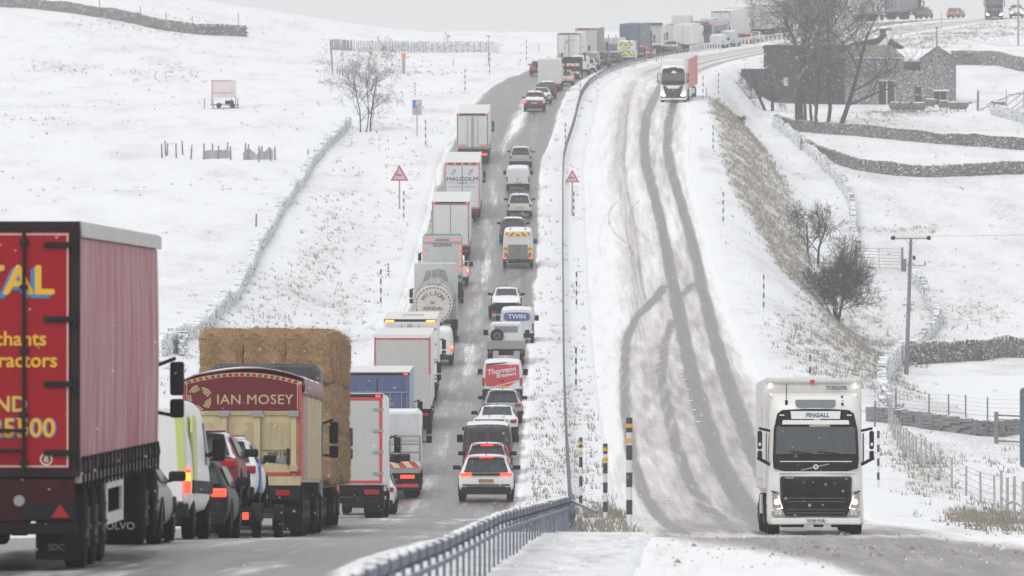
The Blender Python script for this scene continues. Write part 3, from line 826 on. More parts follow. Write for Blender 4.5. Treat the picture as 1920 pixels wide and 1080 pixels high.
def lorry(label, px, D, L=9.5, W=2.5, z0=1.05, H=4.0, side=None, rear=None, frame=None, doors='double', cab=None, cabH=3.2, roof_lamps=1, lit=True, tri=False, name='box_lorry', group='lorries in the uphill queue', rearax=None, tail=LDIM, hinges=True, cat='lorry', roofm=None, rods=True, fw=.07, rounded=.03, mirror_m=None, bumperm=None, lampz=.62, cabL=2.1, cabgap=.5, yaw=0, dx=0):
    t = vehicle(name, label, cat, px, D, group, yaw=yaw)
    side = side or ALU; rear = rear or ALU
    MB().box(-W/2, W/2, 0, L, z0, H-.03, rounded).build('cargo_body', side, t)
    MB().box(-W/2+.02, W/2-.02, .02, L-.02, H-.029, H, 0).build('roof', roofm or paint('snowy_roof', (.72,.73,.73), .6, dirt=.22, dcol=(.5,.5,.5)), t)
    hw = W/2
    if frame:
        f = MB()
        f.box(-hw+.03, -hw+.03+fw, -.03, .01, z0+.05, H-.10).box(hw-.03-fw, hw-.03, -.03, .01, z0+.05, H-.10)
        f.box(-hw+.03+fw, hw-.03-fw, -.03, .01, z0+.05, z0+.05+fw).box(-hw+.03+fw, hw-.03-fw, -.03, .01, H-.22, H-.22+fw)
        f.build('reflective_frame', frame, t)
    MB().box(-hw+.01, hw-.01, -.024, .012, H-.14, H-.03).build('header_rail', BLK if roof_lamps else side, t)
    i0 = hw-.04-fw-.02
    if doors == 'double':
        for sg in (-1, 1):
            a, b = sorted((sg*.02, sg*i0))
            d = MB().box(a, b, -.02, .012, z0+.13, H-.24, .008).build('rear_door', rear, t)
            if rods:
                for xx in (sg*.10, sg*.42):
                    MB().cyl((xx, -.045, z0+.15), (xx, -.045, H-.27), .018, n=6).build('lock_rod', STL, d)
            if hinges:
                h = MB()
                for k_ in range(4):
                    zz = z0+.35+(H-z0-.85)*k_/3
                    a, b = sorted((sg*(hw+.01), sg*(hw-.32))); h.box(a, b, -.045, -.021, zz-.04, zz+.04)
                h.build('hinge', STL, d)
        MB().box(-.02, .02, -.014, .012, z0+.13, H-.24).build('door_seal', BLK, t)
    elif doors == 'shutter':
        d = MB()
        n = 12
        for k_ in range(n):
            za = z0+.13+(H-z0-.37)*k_/n; zb_ = z0+.13+(H-z0-.37)*(k_+1)/n
            d.box(-i0, i0, -.022, .01, za+.006, zb_-.006)
        d.build('roller_shutter', rear, t)
    elif doors == 'taillift':
        MB().box(-i0, i0, -.02, .012, z0+1.55, H-.24, .008).build('rear_door', rear, t)
        MB().box(-hw+.02, hw-.02, -.09, -.022, z0-.02, z0+1.52, .02).build('tail_lift', rear, t)
    if roof_lamps:
        n = max(2, roof_lamps)
        for k_ in range(n):
            xx = -hw+.16+(W-.32)*k_/(n-1)
            MB().box(xx-.07, xx+.07, -.05, -.024, H-.12, H-.06, .01).build('marker_light', LRED if lit else LDIM, t)
    c = MB().box(-.45, .45, .25, L+2.3, z0-.35, z0-.02).box(-hw+.1, hw-.1, .02, .2, z0-.18, z0-.005)
    for yy in np.arange(1.4, L, 2.2): c.box(-hw+.12, hw-.12, yy, yy+.12, z0-.14, z0-.006)
    c.build('chassis', CHS, t)
    MB().box(-hw+.08, hw-.08, -.02, .10, .45, .62, .015).box(-.6, -.5, .0, .1, .62, z0-.15).box(.5, .6, .0, .1, .62, z0-.15).build('rear_bumper', bumperm or CHS, t)
    for sg in (-1, 1):
        a, b = sorted((sg*(hw-.12), sg*(hw-.58)))
        MB().box(a, b, -.05, .06, lampz-.005, lampz+.14, .015).build('tail_light', tail, t)
    ra = rearax or ([1.6, 2.9] if L < 10 else [2.2, 3.5, 4.8])
    y_ = min(ra)-.75
    for sg in (-1, 1):
        a, b = sorted((sg*(hw-.06), sg*(hw-.62))); MB().box(a, b, y_, y_+.02, .18, z0-.05).build('mudflap', BLK, t)
    axles(t, ra, W)
    if L > 5 and cab is not False:
        for sg in (-1, 1):
            a, b = sorted((sg*(hw-.04), sg*(hw-.07)))
            MB().box(a, b, max(ra)+1.0, L*.72, .55, .67).box(a, b, max(ra)+1.0, L*.72, .82, .94).build('side_guard', ALU, t)
    if cab is not False:
        y0 = L+cabgap
        if L > 10: axles(t, [L-.9], W)
        lorry_cab(t, y0, 2.45, cabH, cab, Lc=cabL, mirror_m=mirror_m)
    return t
# ------------------------------------------------------------------ near left: the red curtain-sided lorry
RD = paint('dark_red_door', (.34,.002,.011), .5, dirt=.08, dcol=(.10,.03,.03), spec=.25)
def curtain_mat():
    m, nt, p = newmat('salted_red_curtain')
    tc = nn(nt, 'ShaderNodeTexCoord').outputs['Object']
    n1 = noise(nt, mapping(nt, tc, (1, 1.3, .25)), 1.5, 4, .6)
    n2 = noise(nt, mapping(nt, tc, (1, 9, .3)), 2.0, 3, .6)
    f = ramp(nt, mathn(nt, 'ADD', mathn(nt, 'MULTIPLY', n1, .65), mathn(nt, 'MULTIPLY', n2, .35)), .36, .66)
    c = mixc(nt, f, (.36,.085,.105), (.51,.34,.365))
    nt.links.new(c, p.inputs['Base Color']); p.inputs['Roughness'].default_value = .6
    return m
def red_lorry():
    t = vehicle('curtainsider_lorry', 'red curtain-sided lorry with yellow TAL lettering on its rear doors and a salt-faded pink side', 'lorry', 960+(-5.40-1.28)*150, 90, 'lorries in the uphill queue', yaw=.0, dp=.013)
    W, hw, H, L = 2.55, 1.275, 4.38, 13.6
    RM = paint('red_frame', (.28,.012,.02), .4, dirt=.4, dcol=(.07,.05,.05))
    MB().box(-hw+.03, hw-.05, .1, L, 1.24, H-.12, .02).build('cargo_body', RM, t)
    MB().box(-hw, hw, 0, L, H-.11, H, .02).build('roof', paint('grey_roof', (.3,.3,.31), .6, snow=1, dirt=.3), t)
    MB().box(hw-.03, hw+.025, .14, L, H-.20, H-.02, .015).build('roof_rail', paint('pale_rail', (.62,.61,.60), .5, dirt=.3), t)
    CM = curtain_mat()
    for sg in (1, -1):
        vs, fs = [], []; ny, nz = 320, 40
        for i in range(ny+1):
            y = .16+(L-.3)*i/ny
            for j in range(nz+1):
                z = 1.42+(H-.22-1.42)*j/nz
                d = .018*math.sin(y*5.2)+.010*math.sin(y*13+.7)+.008*math.sin(y*31)
                d *= .5+.5*(1-j/nz); d += .03*math.sin(math.pi*j/nz)*.6
                vs.append((sg*(hw-.035+d), y, z))
        for i in range(ny):
            for j in range(nz):
                a = i*(nz+1)+j; fs.append((a, a+nz+1, a+nz+2, a+1) if sg > 0 else (a, a+1, a+nz+2, a+nz+1))
        cu = meshobj('curtain', vs, fs, CM, t, True)
        # the gathered hem and its straps
        vs, fs = [], []; ny = 420
        for i in range(ny+1):
            y = .16+(L-.3)*i/ny
            for j, (z, k_) in enumerate(((1.42, .0), (1.36, 1), (1.28, 1.2), (1.20, .6))):
                d = .035*math.sin(y*23+math.sin(y*7)*2)*k_
                vs.append((sg*(hw-.02+d), y, z+.02*math.sin(y*19)*k_))
        for i in range(ny):
            for j in range(3):
                a = i*4+j; fs.append((a, a+1, a+5, a+4) if sg > 0 else (a, a+4, a+5, a+1))
        meshobj('hem', vs, fs, paint('dirty_hem', (.05,.025,.03), .7, dirt=.5, dcol=(.22,.16,.17), spec=.2), cu, True)
        for i in range(22 if sg > 0 else 0):
            y = .4+i*.6; MB().box(hw, hw+.035, y-.03, y+.03, 1.02, 1.42).build('strap', BLK, cu)
        MB().box(min(sg*(hw-.06),sg*(hw+.0)), max(sg*(hw-.06),sg*(hw)), .05, L, 1.10, 1.20).build('side_rail', paint('pale_pink_rail', (.50,.36,.37), .5, dirt=.4), t)
    # rear
    MB().box(-hw, hw, -.02, .11, 1.18, 1.27).box(-hw, hw, -.02, .11, H-.13, H-.005).box(hw-.11, hw, -.02, .11, 1.27, H-.13).box(-hw, -hw+.11, -.02, .11, 1.27, H-.13).build('rear_frame', paint('black_frame', (.012,.007,.009), .6, dirt=.3, dcol=(.07,.045,.045), spec=.2), t)
    dR = MB().box(.006, hw-.125, -.03, .05, 1.28, H-.14, .01).build('rear_door', RD, t)
    dL = MB().box(-hw+.125, -.006, -.03, .05, 1.28, H-.14, .01).build('rear_door', RD, t)
    m = MB(); e = .02
    for (a, b) in ((.02, hw-.14), (-hw+.14, -.02)):
        m.box(a, b, -.037, -.029, 1.30, 1.32).box(a, b, -.037, -.029, H-.18, H-.16)
    m.box(hw-.16, hw-.14, -.037, -.029, 1.32, H-.18).box(-hw+.14, -hw+.16, -.037, -.029, 1.32, H-.18)
    m.build('pale_edging', paint('cream_edging', (.55,.50,.42), .5, dirt=.3), dR)
    for d, xs in ((dR, (.58, .10)), (dL, (-.58, -.10))):
        for x in xs:
            r_ = MB().cyl((x, -.075, 1.22), (x, -.075, H-.12), .022, n=8)
            for z in (1.35, 1.95, 2.75, 3.55, 4.1): r_.box(x-.05, x+.05, -.10, -.03, z-.03, z+.03, .01)
            r_.build('lock_rod', BLK, d)
        sg = 1 if xs[0] > 0 else -1
        for z in (1.48, 2.34, 3.15, 4.08):
            a, b = sorted((sg*(hw-.45), sg*(hw+.01)))
            MB().box(a, b, -.075, -.03, z-.035, z+.035, .012).cyl((sg*(hw-.05), -.06, z-.09), (sg*(hw-.05), -.06, z+.09), .035, n=8).build('hinge', BLK, d)
        MB().box(min(sg*.15,sg*.62), max(sg*.15,sg*.62), -.12, -.08, 1.74, 1.78, .01).box(min(sg*.15,sg*.62), max(sg*.15,sg*.62), -.12, -.08, 1.48, 1.53, .01).build('lock_handle', BLK, d)
    YL = paint('yellow_lettering', (.80,.45,.01), .45, dirt=.12); BL = paint('blue_lettering', (.02,.22,.50), .45, dirt=.12)
    text('TAL', .50, BL, dR, (.905, -.034, 3.58), bold=.035, align='RIGHT', sx=1.08, ext=.002)
    text('TAL', .50, YL, dR, (.955, -.042, 3.62), bold=.03, align='RIGHT', sx=1.08, ext=.002)
    text('chants', .255, YL, dR, (.865, -.04, 2.90), bold=.022, align='RIGHT', ext=.003)
    text('tractors', .255, YL, dR, (1.00, -.04, 2.63), bold=.022, align='RIGHT', ext=.003)
    text('AND', .27, BL, dR, (.625, -.036, 2.075), bold=.04, align='RIGHT', ext=.001)
    text('AND', .27, YL, dR, (.62, -.042, 2.08), bold=.018, align='RIGHT', ext=.002)
    text('25500', .33, BL, dR, (.985, -.036, 1.775), bold=.045, align='RIGHT', ext=.001)
    text('25500', .33, YL, dR, (.975, -.042, 1.78), bold=.02, align='RIGHT', ext=.002)
    MB().ring((.86, 1.40), .062, .078, -.042, -.03, n=24).build('number_ring', PLW, dR)
    text('8', .12, PLW, dR, (.86, -.04, 1.40), bold=.015, ext=.003)
    # underrun, lamps, axles
    MB().box(-hw+.06, hw-.06, -.01, .09, .62, 1.15, .01).build('rear_panel', paint('dirty_red_panel', (.07,.008,.012), .7, dirt=.75, dcol=(.018,.015,.015), spec=.2), t)
    MB().box(-hw+.02, hw-.02, -.06, .08, .46, .60, .02).build('rear_bumper', CHS, t)
    for sg in (-1, 1):
        MB().box(min(sg*(hw-.08),sg*(hw-.72)), max(sg*(hw-.08),sg*(hw-.72)), -.04, -.012, .64, .86, .01).build('light_cluster', BLK, t)
        MB().prism([(sg*(hw-.24)-.115, .67), (sg*(hw-.24)+.115, .67), (sg*(hw-.24), .84)], -.055, -.04).build('tail_light', LDIM, t)
        MB().cyl((sg*.52, -.04, .88), (sg*.52, .0, .88), .07, n=14).build('reversing_light', STL, t)
        f = MB().box(min(sg*(hw-.04),sg*(hw-.60)), max(sg*(hw-.04),sg*(hw-.60)), .55, .57, .12, .95).build('mudflap', BLK, t)
        if sg > 0: text('SDC', .11, paint('grey_print', (.22,.22,.22), .6), f, (hw-.34, .545, .28), ext=.002, bold=.01)
        g = MB().box(min(sg*(hw-.05),sg*(hw-.09)), max(sg*(hw-.05),sg*(hw-.09)), 4.75, 7.6, .45, .60).box(min(sg*(hw-.05),sg*(hw-.09)), max(sg*(hw-.05),sg*(hw-.09)), 4.75, 7.6, .92, 1.05).box(min(sg*(hw-.05),sg*(hw-.09)), max(sg*(hw-.05),sg*(hw-.09)), 4.75, 5.0, .6, .92).box(min(sg*(hw-.05),sg*(hw-.09)), max(sg*(hw-.05),sg*(hw-.09)), 7.35, 7.6, .6, .92)
        g.build('side_guard', ALU, t)
    MB().box(-.5, .5, .3, L+2, .85, 1.15).box(-hw+.1, hw-.1, .1, L, 1.12, 1.24).build('chassis', CHS, t)
    axles(t, [1.35, 2.65, 3.95], 2.55, .52, dual=False)
    axles(t, [11.2], 2.55, .52)
    f = MB().box(hw-.66, hw-.05, 10.4, 10.43, .15, .95).build('mudflap', BLK, t)
    text('VOLVO', .15, PLW, f, (hw-.36, 10.39, .28), ext=.003, bold=.01)
    lorry_cab(t, L+.5, 2.2, 3.6, paint('red_cab', (.45,.02,.03), .35, dirt=.3), Lc=2.2)
    for ch in t.children:
        if ch.name.split('.')[0] in ('cab', 'side_window', 'windscreen') : ch.location.x -= .22
    return t
red_lorry()

# ------------------------------------------------------------------ vans and cars ahead of it
def lime_van():
    t = van('white van with a lime green stripe and a lit tail lamp by the red lorry', 960+(-6.42)*13500/121, 121, (.80,.81,.82), L=6.0, W=2.05, H=2.40, z0=.42, lit='amber', snow=.1, dirt=.14, group='vans in the queue', mirrors=False)
    LM = paint('lime_stripe', (.58,.68,.16), .4, dirt=.25)
    MB().prism([(.9, .75), (1.5, .75), (1.1, 2.05), (.12, 2.1), (.04, 1.8)], 1.0, 1.036, axis='x').build('side_stripe', LM, t)
    MB().prism([(.80, 1.15), (.93, 1.15), (.88, 2.1), (.74, 2.16)], -.03, -.017).build('rear_stripe', LM, t)
    MB().box(-1.02, 1.045, .4, 5.4, .78, 1.0, .02).build('side_moulding', BLK, t)
    MB().ring((.40, 1.62), .06, .08, -.03, -.017, n=20).build('badge', STL, t)
    for sg in (-1, 1):   # big towing mirrors
        MB().box(min(sg*1.10,sg*1.33), max(sg*1.10,sg*1.33), 4.2, 4.32, 1.35, 1.78, .06).cyl((sg*.9,4.25,1.4),(sg*1.15,4.26,1.5),.04,n=6).build('door_mirror', BLK, t)
lime_van()
car('black hatchback with a bright red tail lamp between the white van and the car trailer', 960-6.02*13500/130.5, 130.5, (.008,.009,.013), 'hatch', L=4.3, W=1.80, H=1.44, lit='lit', snow=.1, dirt=.1)
car('grey saloon squeezed between the red lorry cab and the white lime-striped van', 960-6.30*13500/110.5, 110.5, (.16,.165,.175), 'saloon', L=4.3, W=1.76, H=1.34, snow=.2, dirt=.2)

# trailer with two cars
def car_trailer(label, px, D, L=5.0, W=2.1, deck=.55, wheels=(2.2, 3.0), lm=LRED, lampw=.28):
    t = vehicle('car_trailer', label, 'trailer', px, D, 'car trailers')
    MB().box(-W/2, W/2, 0, L, deck-.10, deck, .01).build('deck', STL if False else BLK, t)
    for sg in (-1, 1):
        MB().box(min(sg*W/2,sg*(W/2-.06)), max(sg*W/2,sg*(W/2-.06)), 0, L, deck, deck+.10, .01).build('side_rail', CHS, t)
        a, b = sorted((sg*(W/2-.02), sg*(W/2-.02-lampw)))
        MB().box(a, b, -.06, .02, deck-.14, deck-.01, .01).build('tail_light', lm, t)
        for y in wheels:
            w_ = wheel(t, sg*(W/2+.16), y, .30, .18, True)
            MB().ring((y, .30), .34, .38, min(sg*(W/2-.03),sg*(W/2+.18)), max(sg*(W/2-.03),sg*(W/2+.18)), n=12, axis='x', a0=.1, a1=math.pi-.1).build('mudguard', BLK, t)
    MB().box(-W/2, W/2, -.03, .02, deck-.16, deck-.02).build('rear_beam', BLK, t)
    MB().box(-.06, .06, L, L+1.3, deck-.16, deck-.06).build('drawbar', CHS, t)
    return t
car_trailer('low black trailer carrying the dark red car, with a red lamp on its rear corner', 960-6.08*13500/138, 138, L=11.5, wheels=(1.2, 9.6), deck=.50, lampw=.42)
car('dark red hatchback with a snow-dimmed rear window riding on the low trailer', 960-6.15*13500/138.6, 138.6, (.24,.018,.03), 'hatch', L=4.3, W=1.80, H=1.46, lit='off', snow=.5, lift=.62, group='cars carried on trailers')
c = car('white and blue striped car riding ahead of the dark red one on the low trailer', 960-5.98*13500/144.2, 144.2, (.80,.81,.82), 'hatch', L=4.3, W=1.82, H=1.46, lit='off', snow=.2, lift=.55, group='cars carried on trailers', dirt=.12)
MB().prism([(.25,.35),(1.2,.35),(.75,.75),(.5,1.0),(.35,.9)], .885, .925, axis='x').build('blue_flash', paint('blue_flash', (.03,.12,.42), .4, dirt=.1), c)

# ------------------------------------------------------------------ the red and cream grain tipper
def tipper():
    D = 153
    t = vehicle('grain_tipper_lorry', 'cream bulk tipper lorry with an arched maroon header lettered IAN MOSEY', 'lorry', 960-5.74*13500/D, D, 'lorries in the uphill queue')
    CRM = paint('cream_paint', (.62,.50,.28), .5, dirt=.42, dcol=(.24,.20,.13))
    MAR = paint('maroon_paint', (.14,.004,.014), .5, dirt=.3, dcol=(.11,.04,.045), spec=.3)
    RDF = paint('red_edging', (.55,.02,.03), .45, dirt=.2)
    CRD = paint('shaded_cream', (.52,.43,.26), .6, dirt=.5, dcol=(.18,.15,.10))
    L, hw = 9.8, 1.27
    MB().box(-hw, hw, .05, L, 1.15, 3.20, .02).build('tipper_body', paint('cream_side', (.60,.50,.36), .5, dirt=.5, dcol=(.42,.28,.28)), t)
    for i in range(9):
        y = .3+i*1.1
        for sg in (-1, 1): MB().box(min(sg*hw,sg*(hw+.02)), max(sg*hw,sg*(hw+.02)), y, y+.96, 1.22, 3.1).build('side_panel', paint('pink_side', (.46,.22,.23), .5, dirt=.5, dcol=(.45,.36,.34)) if i < 2 else CRM, t)
    # maroon header with an arched top
    top = [(-hw+2*hw*i/20, 3.30+.20*(1-(2*i/20-1)**2)) for i in range(21)]
    hd = MB().prism([(hw, 2.66)]+top[::-1]+[(-hw, 2.66)], -.02, .06).build('header_board', MAR, t)
    m = MB()
    for i in range(20):
        (x0, z0), (x1, z1) = top[i], top[i+1]
        m.prism([(x0, z0-.10), (x1, z1-.10), (x1, z1-.02), (x0, z0-.02)], -.03, -.019)
    m.box(-hw+.02, hw-.02, -.03, -.019, 2.64, 2.665).box(hw-.10, hw-.08, -.03, -.019, 2.70, 3.24).box(-hw+.08, -hw+.10, -.03, -.019, 2.70, 3.24)
    m.build('cream_lining', CRM, hd)
    for i in range(19):
        x = -hw+.14+(2*hw-.28)*i/18; z = 3.30+.20*(1-(x/hw)**2)-.06
        MB().box(x-.042, x+.042, -.045, -.028, z-.028, z+.028, .008).build('marker_light', LDIM if i % 5 else paint('dead_lamp', (.10,.012,.018), .4), t)
    # rolled tarpaulin
    vs, fs = [], []; ny = 40; prof = [(-hw-.05, 3.2), (-hw, 3.34)]+[(x, z+.09) for x, z in top[2:-2]]+[(hw-.05, 3.40), (hw+.06, 3.36), (hw+.10, 3.2), (hw+.09, 3.06), (hw+.03, 3.0)]
    for i in range(ny+1):
        y = -.06+(L+.1)*i/ny
        for (x, z) in prof: vs.append((x, y, z+.025*math.sin(y*2.1+x*2)*(1 if abs(x) < hw else .6)))
    n = len(prof)
    for i in range(ny):
        for j in range(n-1): a = i*n+j; fs.append((a, a+1, a+n+1, a+n))
    tp = meshobj('tarpaulin', vs, fs, paint('pink_tarpaulin', (.30,.13,.16), .6, dirt=.6, dcol=(.45,.38,.40), snow=.15), t, True)
    s_ = tp.modifiers.new('s', 'SOLIDIFY'); s_.thickness = .03
    text('IAN MOSEY', .29, CRM, hd, (.27, -.028, 2.90), sx=1.06, bold=.004, ext=.004, spacing=1.05)
    m = MB()
    for k_ in range(5):
        a = 2*math.pi*k_/5
        for j in range(3): m.ring((-.92+.06*math.cos(a), 2.93+.06*math.sin(a)), .12+.045*j, .145+.045*j, -.03, -.019, n=8, a0=a+.3+.12*j, a1=a+1.35+.12*j)
    m.build('emblem', CRM, hd)
    # tailboard
    tb = MB().box(-hw, hw, -.02, .06, 1.36, 2.58).build('tailboard', CRM, t)
    MB().box(-hw, hw, -.05, .03, 2.57, 2.66, .01).build('hinge_beam', CRD, t)
    for x in (-1.12, -.38, .33, 1.10):
        MB().box(x-.06, x+.06, -.09, .02, 1.40, 2.58, .01).build('tailboard_rib', CRM, tb)
        MB().box(x-.11, x+.11, -.13, -.05, 2.54, 2.67, .01).build('hinge', STL, tb)
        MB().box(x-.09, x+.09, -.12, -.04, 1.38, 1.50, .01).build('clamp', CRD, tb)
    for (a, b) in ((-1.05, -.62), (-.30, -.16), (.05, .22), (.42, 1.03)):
        MB().box(a, b, -.028, -.018, 1.62, 2.42).build('recess_shade', CRD, tb)  # flat patches in the shaded cream paint the shade of the recesses
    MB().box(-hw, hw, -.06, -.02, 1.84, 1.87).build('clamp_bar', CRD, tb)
    MB().cyl((.98, -.07, 1.87), (.98, -.07, 1.52), .03, n=8).build('clamp_lever', BLK, tb)
    text('IMF19', .17, INK, tb, (.74, -.036, 1.73), bold=.02, ext=.003, sx=.95)
    MB().box(.68, .98, -.04, -.029, 1.56, 1.66).build('sticker', paint('blue_sticker', (.12,.17,.28), .5, dirt=.4), tb)
    MB().box(-.40, .05, -.04, -.02, 2.02, 2.16).build('warning_plate', paint('dirty_red_plate', (.35,.09,.08), .5, dirt=.5), tb)
    for z0, z1 in ((1.29, 1.35),): MB().box(-hw, hw, -.045, .05, z0, z1).build('red_strip', RDF, t)
    for sg in (-1, 1): MB().box(min(sg*hw,sg*(hw-.06)), max(sg*hw,sg*(hw-.06)), -.06, .05, 1.36, 3.24).build('corner_post', RDF, t)
    MB().box(-hw+.02, .55, -.04, .05, .80, 1.28, .01).box(.55, hw-.02, -.04, .05, 1.08, 1.28, .01).build('lower_panel', CRM, t)
    MB().cyl((.42, -.06, .90), (.42, -.03, .90), .05, n=14).build('socket', STL, t)
    for sg in (-1, 1):
        MB().box(min(sg*.58,sg*1.22), max(sg*.58,sg*1.22), -.03, .05, .78, 1.07).build('light_cluster', BLK, t)
        MB().box(min(sg*.72,sg*1.02), max(sg*.72,sg*1.02), -.06, -.03, .86, .98, .02).build('tail_light', LDIM, t)
        MB().box(min(sg*.62,sg*1.24), max(sg*.62,sg*1.24), .5, .53, .12, .80).build('mudflap', BLK, t)
    MB().box(-.5, .5, .1, L+2, .75, 1.14).box(-1.15, 1.15, .05, .3, .5, .62).build('chassis', CHS, t)
    axles(t, [1.1, 2.4, 3.7], 2.55, .52, dual=False); axles(t, [8.6], 2.55, .52)
    lorry_cab(t, L+.6, 2.5, 3.85, paint('black_cab', (.02,.02,.03), .4, dirt=.25), Lc=2.2)
    return t
tipper()

# ------------------------------------------------------------------ straw lorry: the bales are things of their own
def straw_mat():
    m, nt, p = newmat('straw')
    tc = nn(nt, 'ShaderNodeTexCoord').outputs['Object']
    n1 = noise(nt, tc, 26, 4, .7); n2 = noise(nt, tc, 3, 3, .6); n3 = noise(nt, mapping(nt, tc, (30, 30, 6)), 2.5, 3, .7)
    f = ramp(nt, mathn(nt, 'ADD', mathn(nt, 'MULTIPLY', n1, .5), mathn(nt, 'ADD', mathn(nt, 'MULTIPLY', n2, .2), mathn(nt, 'MULTIPLY', n3, .3))), .34, .62)
    c = mixc(nt, f, (.105,.062,.032), (.52,.335,.175))
    nt.links.new(c, p.inputs['Base Color']); p.inputs['Roughness'].default_value = .9
    b = nn(nt, 'ShaderNodeBump'); b.inputs['Strength'].default_value = .8; b.inputs['Distance'].default_value = .05
    nt.links.new(n1, b.inputs['Height']); nt.links.new(b.outputs[0], p.inputs['Normal'])
    return m
def straw_lorry():
    D = 174
    px = 960-5.92*13500/D
    t = vehicle('flatbed_lorry', 'dark flatbed lorry stacked high with straw bales, red lamps low at its rear', 'lorry', px, D, 'lorries in the uphill queue')
    L = 12.6; hw = 1.27; RB = paint('dark_red_bed', (.18,.02,.03), .5, dirt=.5, dcol=(.08,.07,.07))
    MB().box(-hw, hw, 0, L, 1.0, 1.12, .01).build('load_bed', RB, t)
    MB().box(-.5, .5, .1, L+2, .7, .99).build('chassis', CHS, t)
    MB().box(-hw+.05, hw-.05, -.02, .1, .45, .62).build('rear_bumper', RB, t)
    for sg in (-1, 1):
        MB().box(min(sg*.74,sg*1.16), max(sg*.74,sg*1.16), -.05, .02, .86, .98, .01).build('tail_light', LRED, t)
        MB().box(min(sg*.98,sg*1.08), max(sg*.98,sg*1.08), -.04, .02, .60, .68, .01).build('reflector', LDIM, t)
    axles(t, [1.4, 2.7, 4.0], 2.55, .52, dual=False); axles(t, [10.5], 2.55, .52)
    lorry_cab(t, L+.5, 2.5, 3.3, paint('maroon_cab', (.25,.02,.04), .4, dirt=.3), Lc=2.2, mirror_m=paint('red_black_mirror', (.09,.012,.02), .4, dirt=.15))
    sm = straw_mat()
    def bale_mesh(seed, w, l, h):
        bm = bmesh.new(); bmesh.ops.create_cube(bm, size=1)
        bmesh.ops.subdivide_edges(bm, edges=bm.edges[:], cuts=9, use_grid_fill=True)
        rr = random.Random(seed)
        for v in bm.verts:
            q = v.co
            r_ = [abs(c_)/.5 for c_ in q]; k_ = sorted(r_)[1]
            f = 1-.07*max(0, k_-.75)*4*.5
            v.co = Vector((q.x*w*f, q.y*l*f, q.z*h*f+h/2)) + Vector([rr.uniform(-.028, .028) for _ in range(3)]) + Vector((0,0,-.05 if q.z > .4 and abs(q.x) > .4 else 0)) + .05*Vector((math.sin(q.y*9+seed), math.sin(q.x*7+q.z*5+seed), math.sin(q.x*6+q.y*8+seed*2)))
        me = bpy.data.meshes.new('straw_bale'); bm.to_mesh(me); bm.free()
        vs = [tuple(v.co) for v in me.vertices]; fs = [tuple(p.vertices) for p in me.polygons]
        for _ in range(2600):       # loose straws
            ax = rr.randrange(3); sg = rr.choice((-.5, .5)); p = [rr.uniform(-.5, .5) for _ in range(3)]; p[ax] = sg
            a = Vector((p[0]*w, p[1]*l, p[2]*h+h/2)); d = Vector([rr.gauss(0, 1) for _ in range(3)]); d[ax] = abs(d[ax])*(1 if sg > 0 else -1)*.8
            d = d.normalized()*rr.uniform(.05, .17); s_ = Vector([rr.gauss(0, 1) for _ in range(3)]).normalized()*.005
            n = len(vs); vs += [tuple(a-s_), tuple(a+s_), tuple(a+d)]; fs.append((n, n+1, n+2))
        bpy.data.meshes.remove(me)
        me = bpy.data.meshes.new('straw_bale'); me.from_pydata(vs, [], fs); me.materials.append(sm); return me
    meshes = [bale_mesh(i, 1.10, 2.50, 1.26) for i in range(5)]
    M = Matrix.Translation(t.location) @ t.rotation_euler.to_matrix().to_4x4()
    k_ = 0
    for lay in range(3):
        for col_ in range(3):
            for row in range(5):
                if col_ == 1 and lay < 2 and row > 0: continue   # buried in the stack
                k_ += 1
                o = bpy.data.objects.new('straw_bale', meshes[k_ % 5])
                o.matrix_world = M @ Matrix.Translation(((col_-1)*1.055+random.uniform(-.03,.03), 1.22+row*2.46+random.uniform(-.04,.04), 1.125+lay*1.225+.02*(lay==2)*random.random())) @ Matrix.Rotation(random.uniform(-.012,.012), 4, 'Z')
                COL.objects.link(o)
                lb = 'straw bale in the %s layer, %s column, %s from the lorry tail' % (['bottom','middle','top'][lay], ['left','centre','right-hand'][col_], ['first','second','third','fourth','fifth'][row])
                tag(o, lb, 'straw bale', 'straw bales stacked on the flatbed lorry')
straw_lorry()

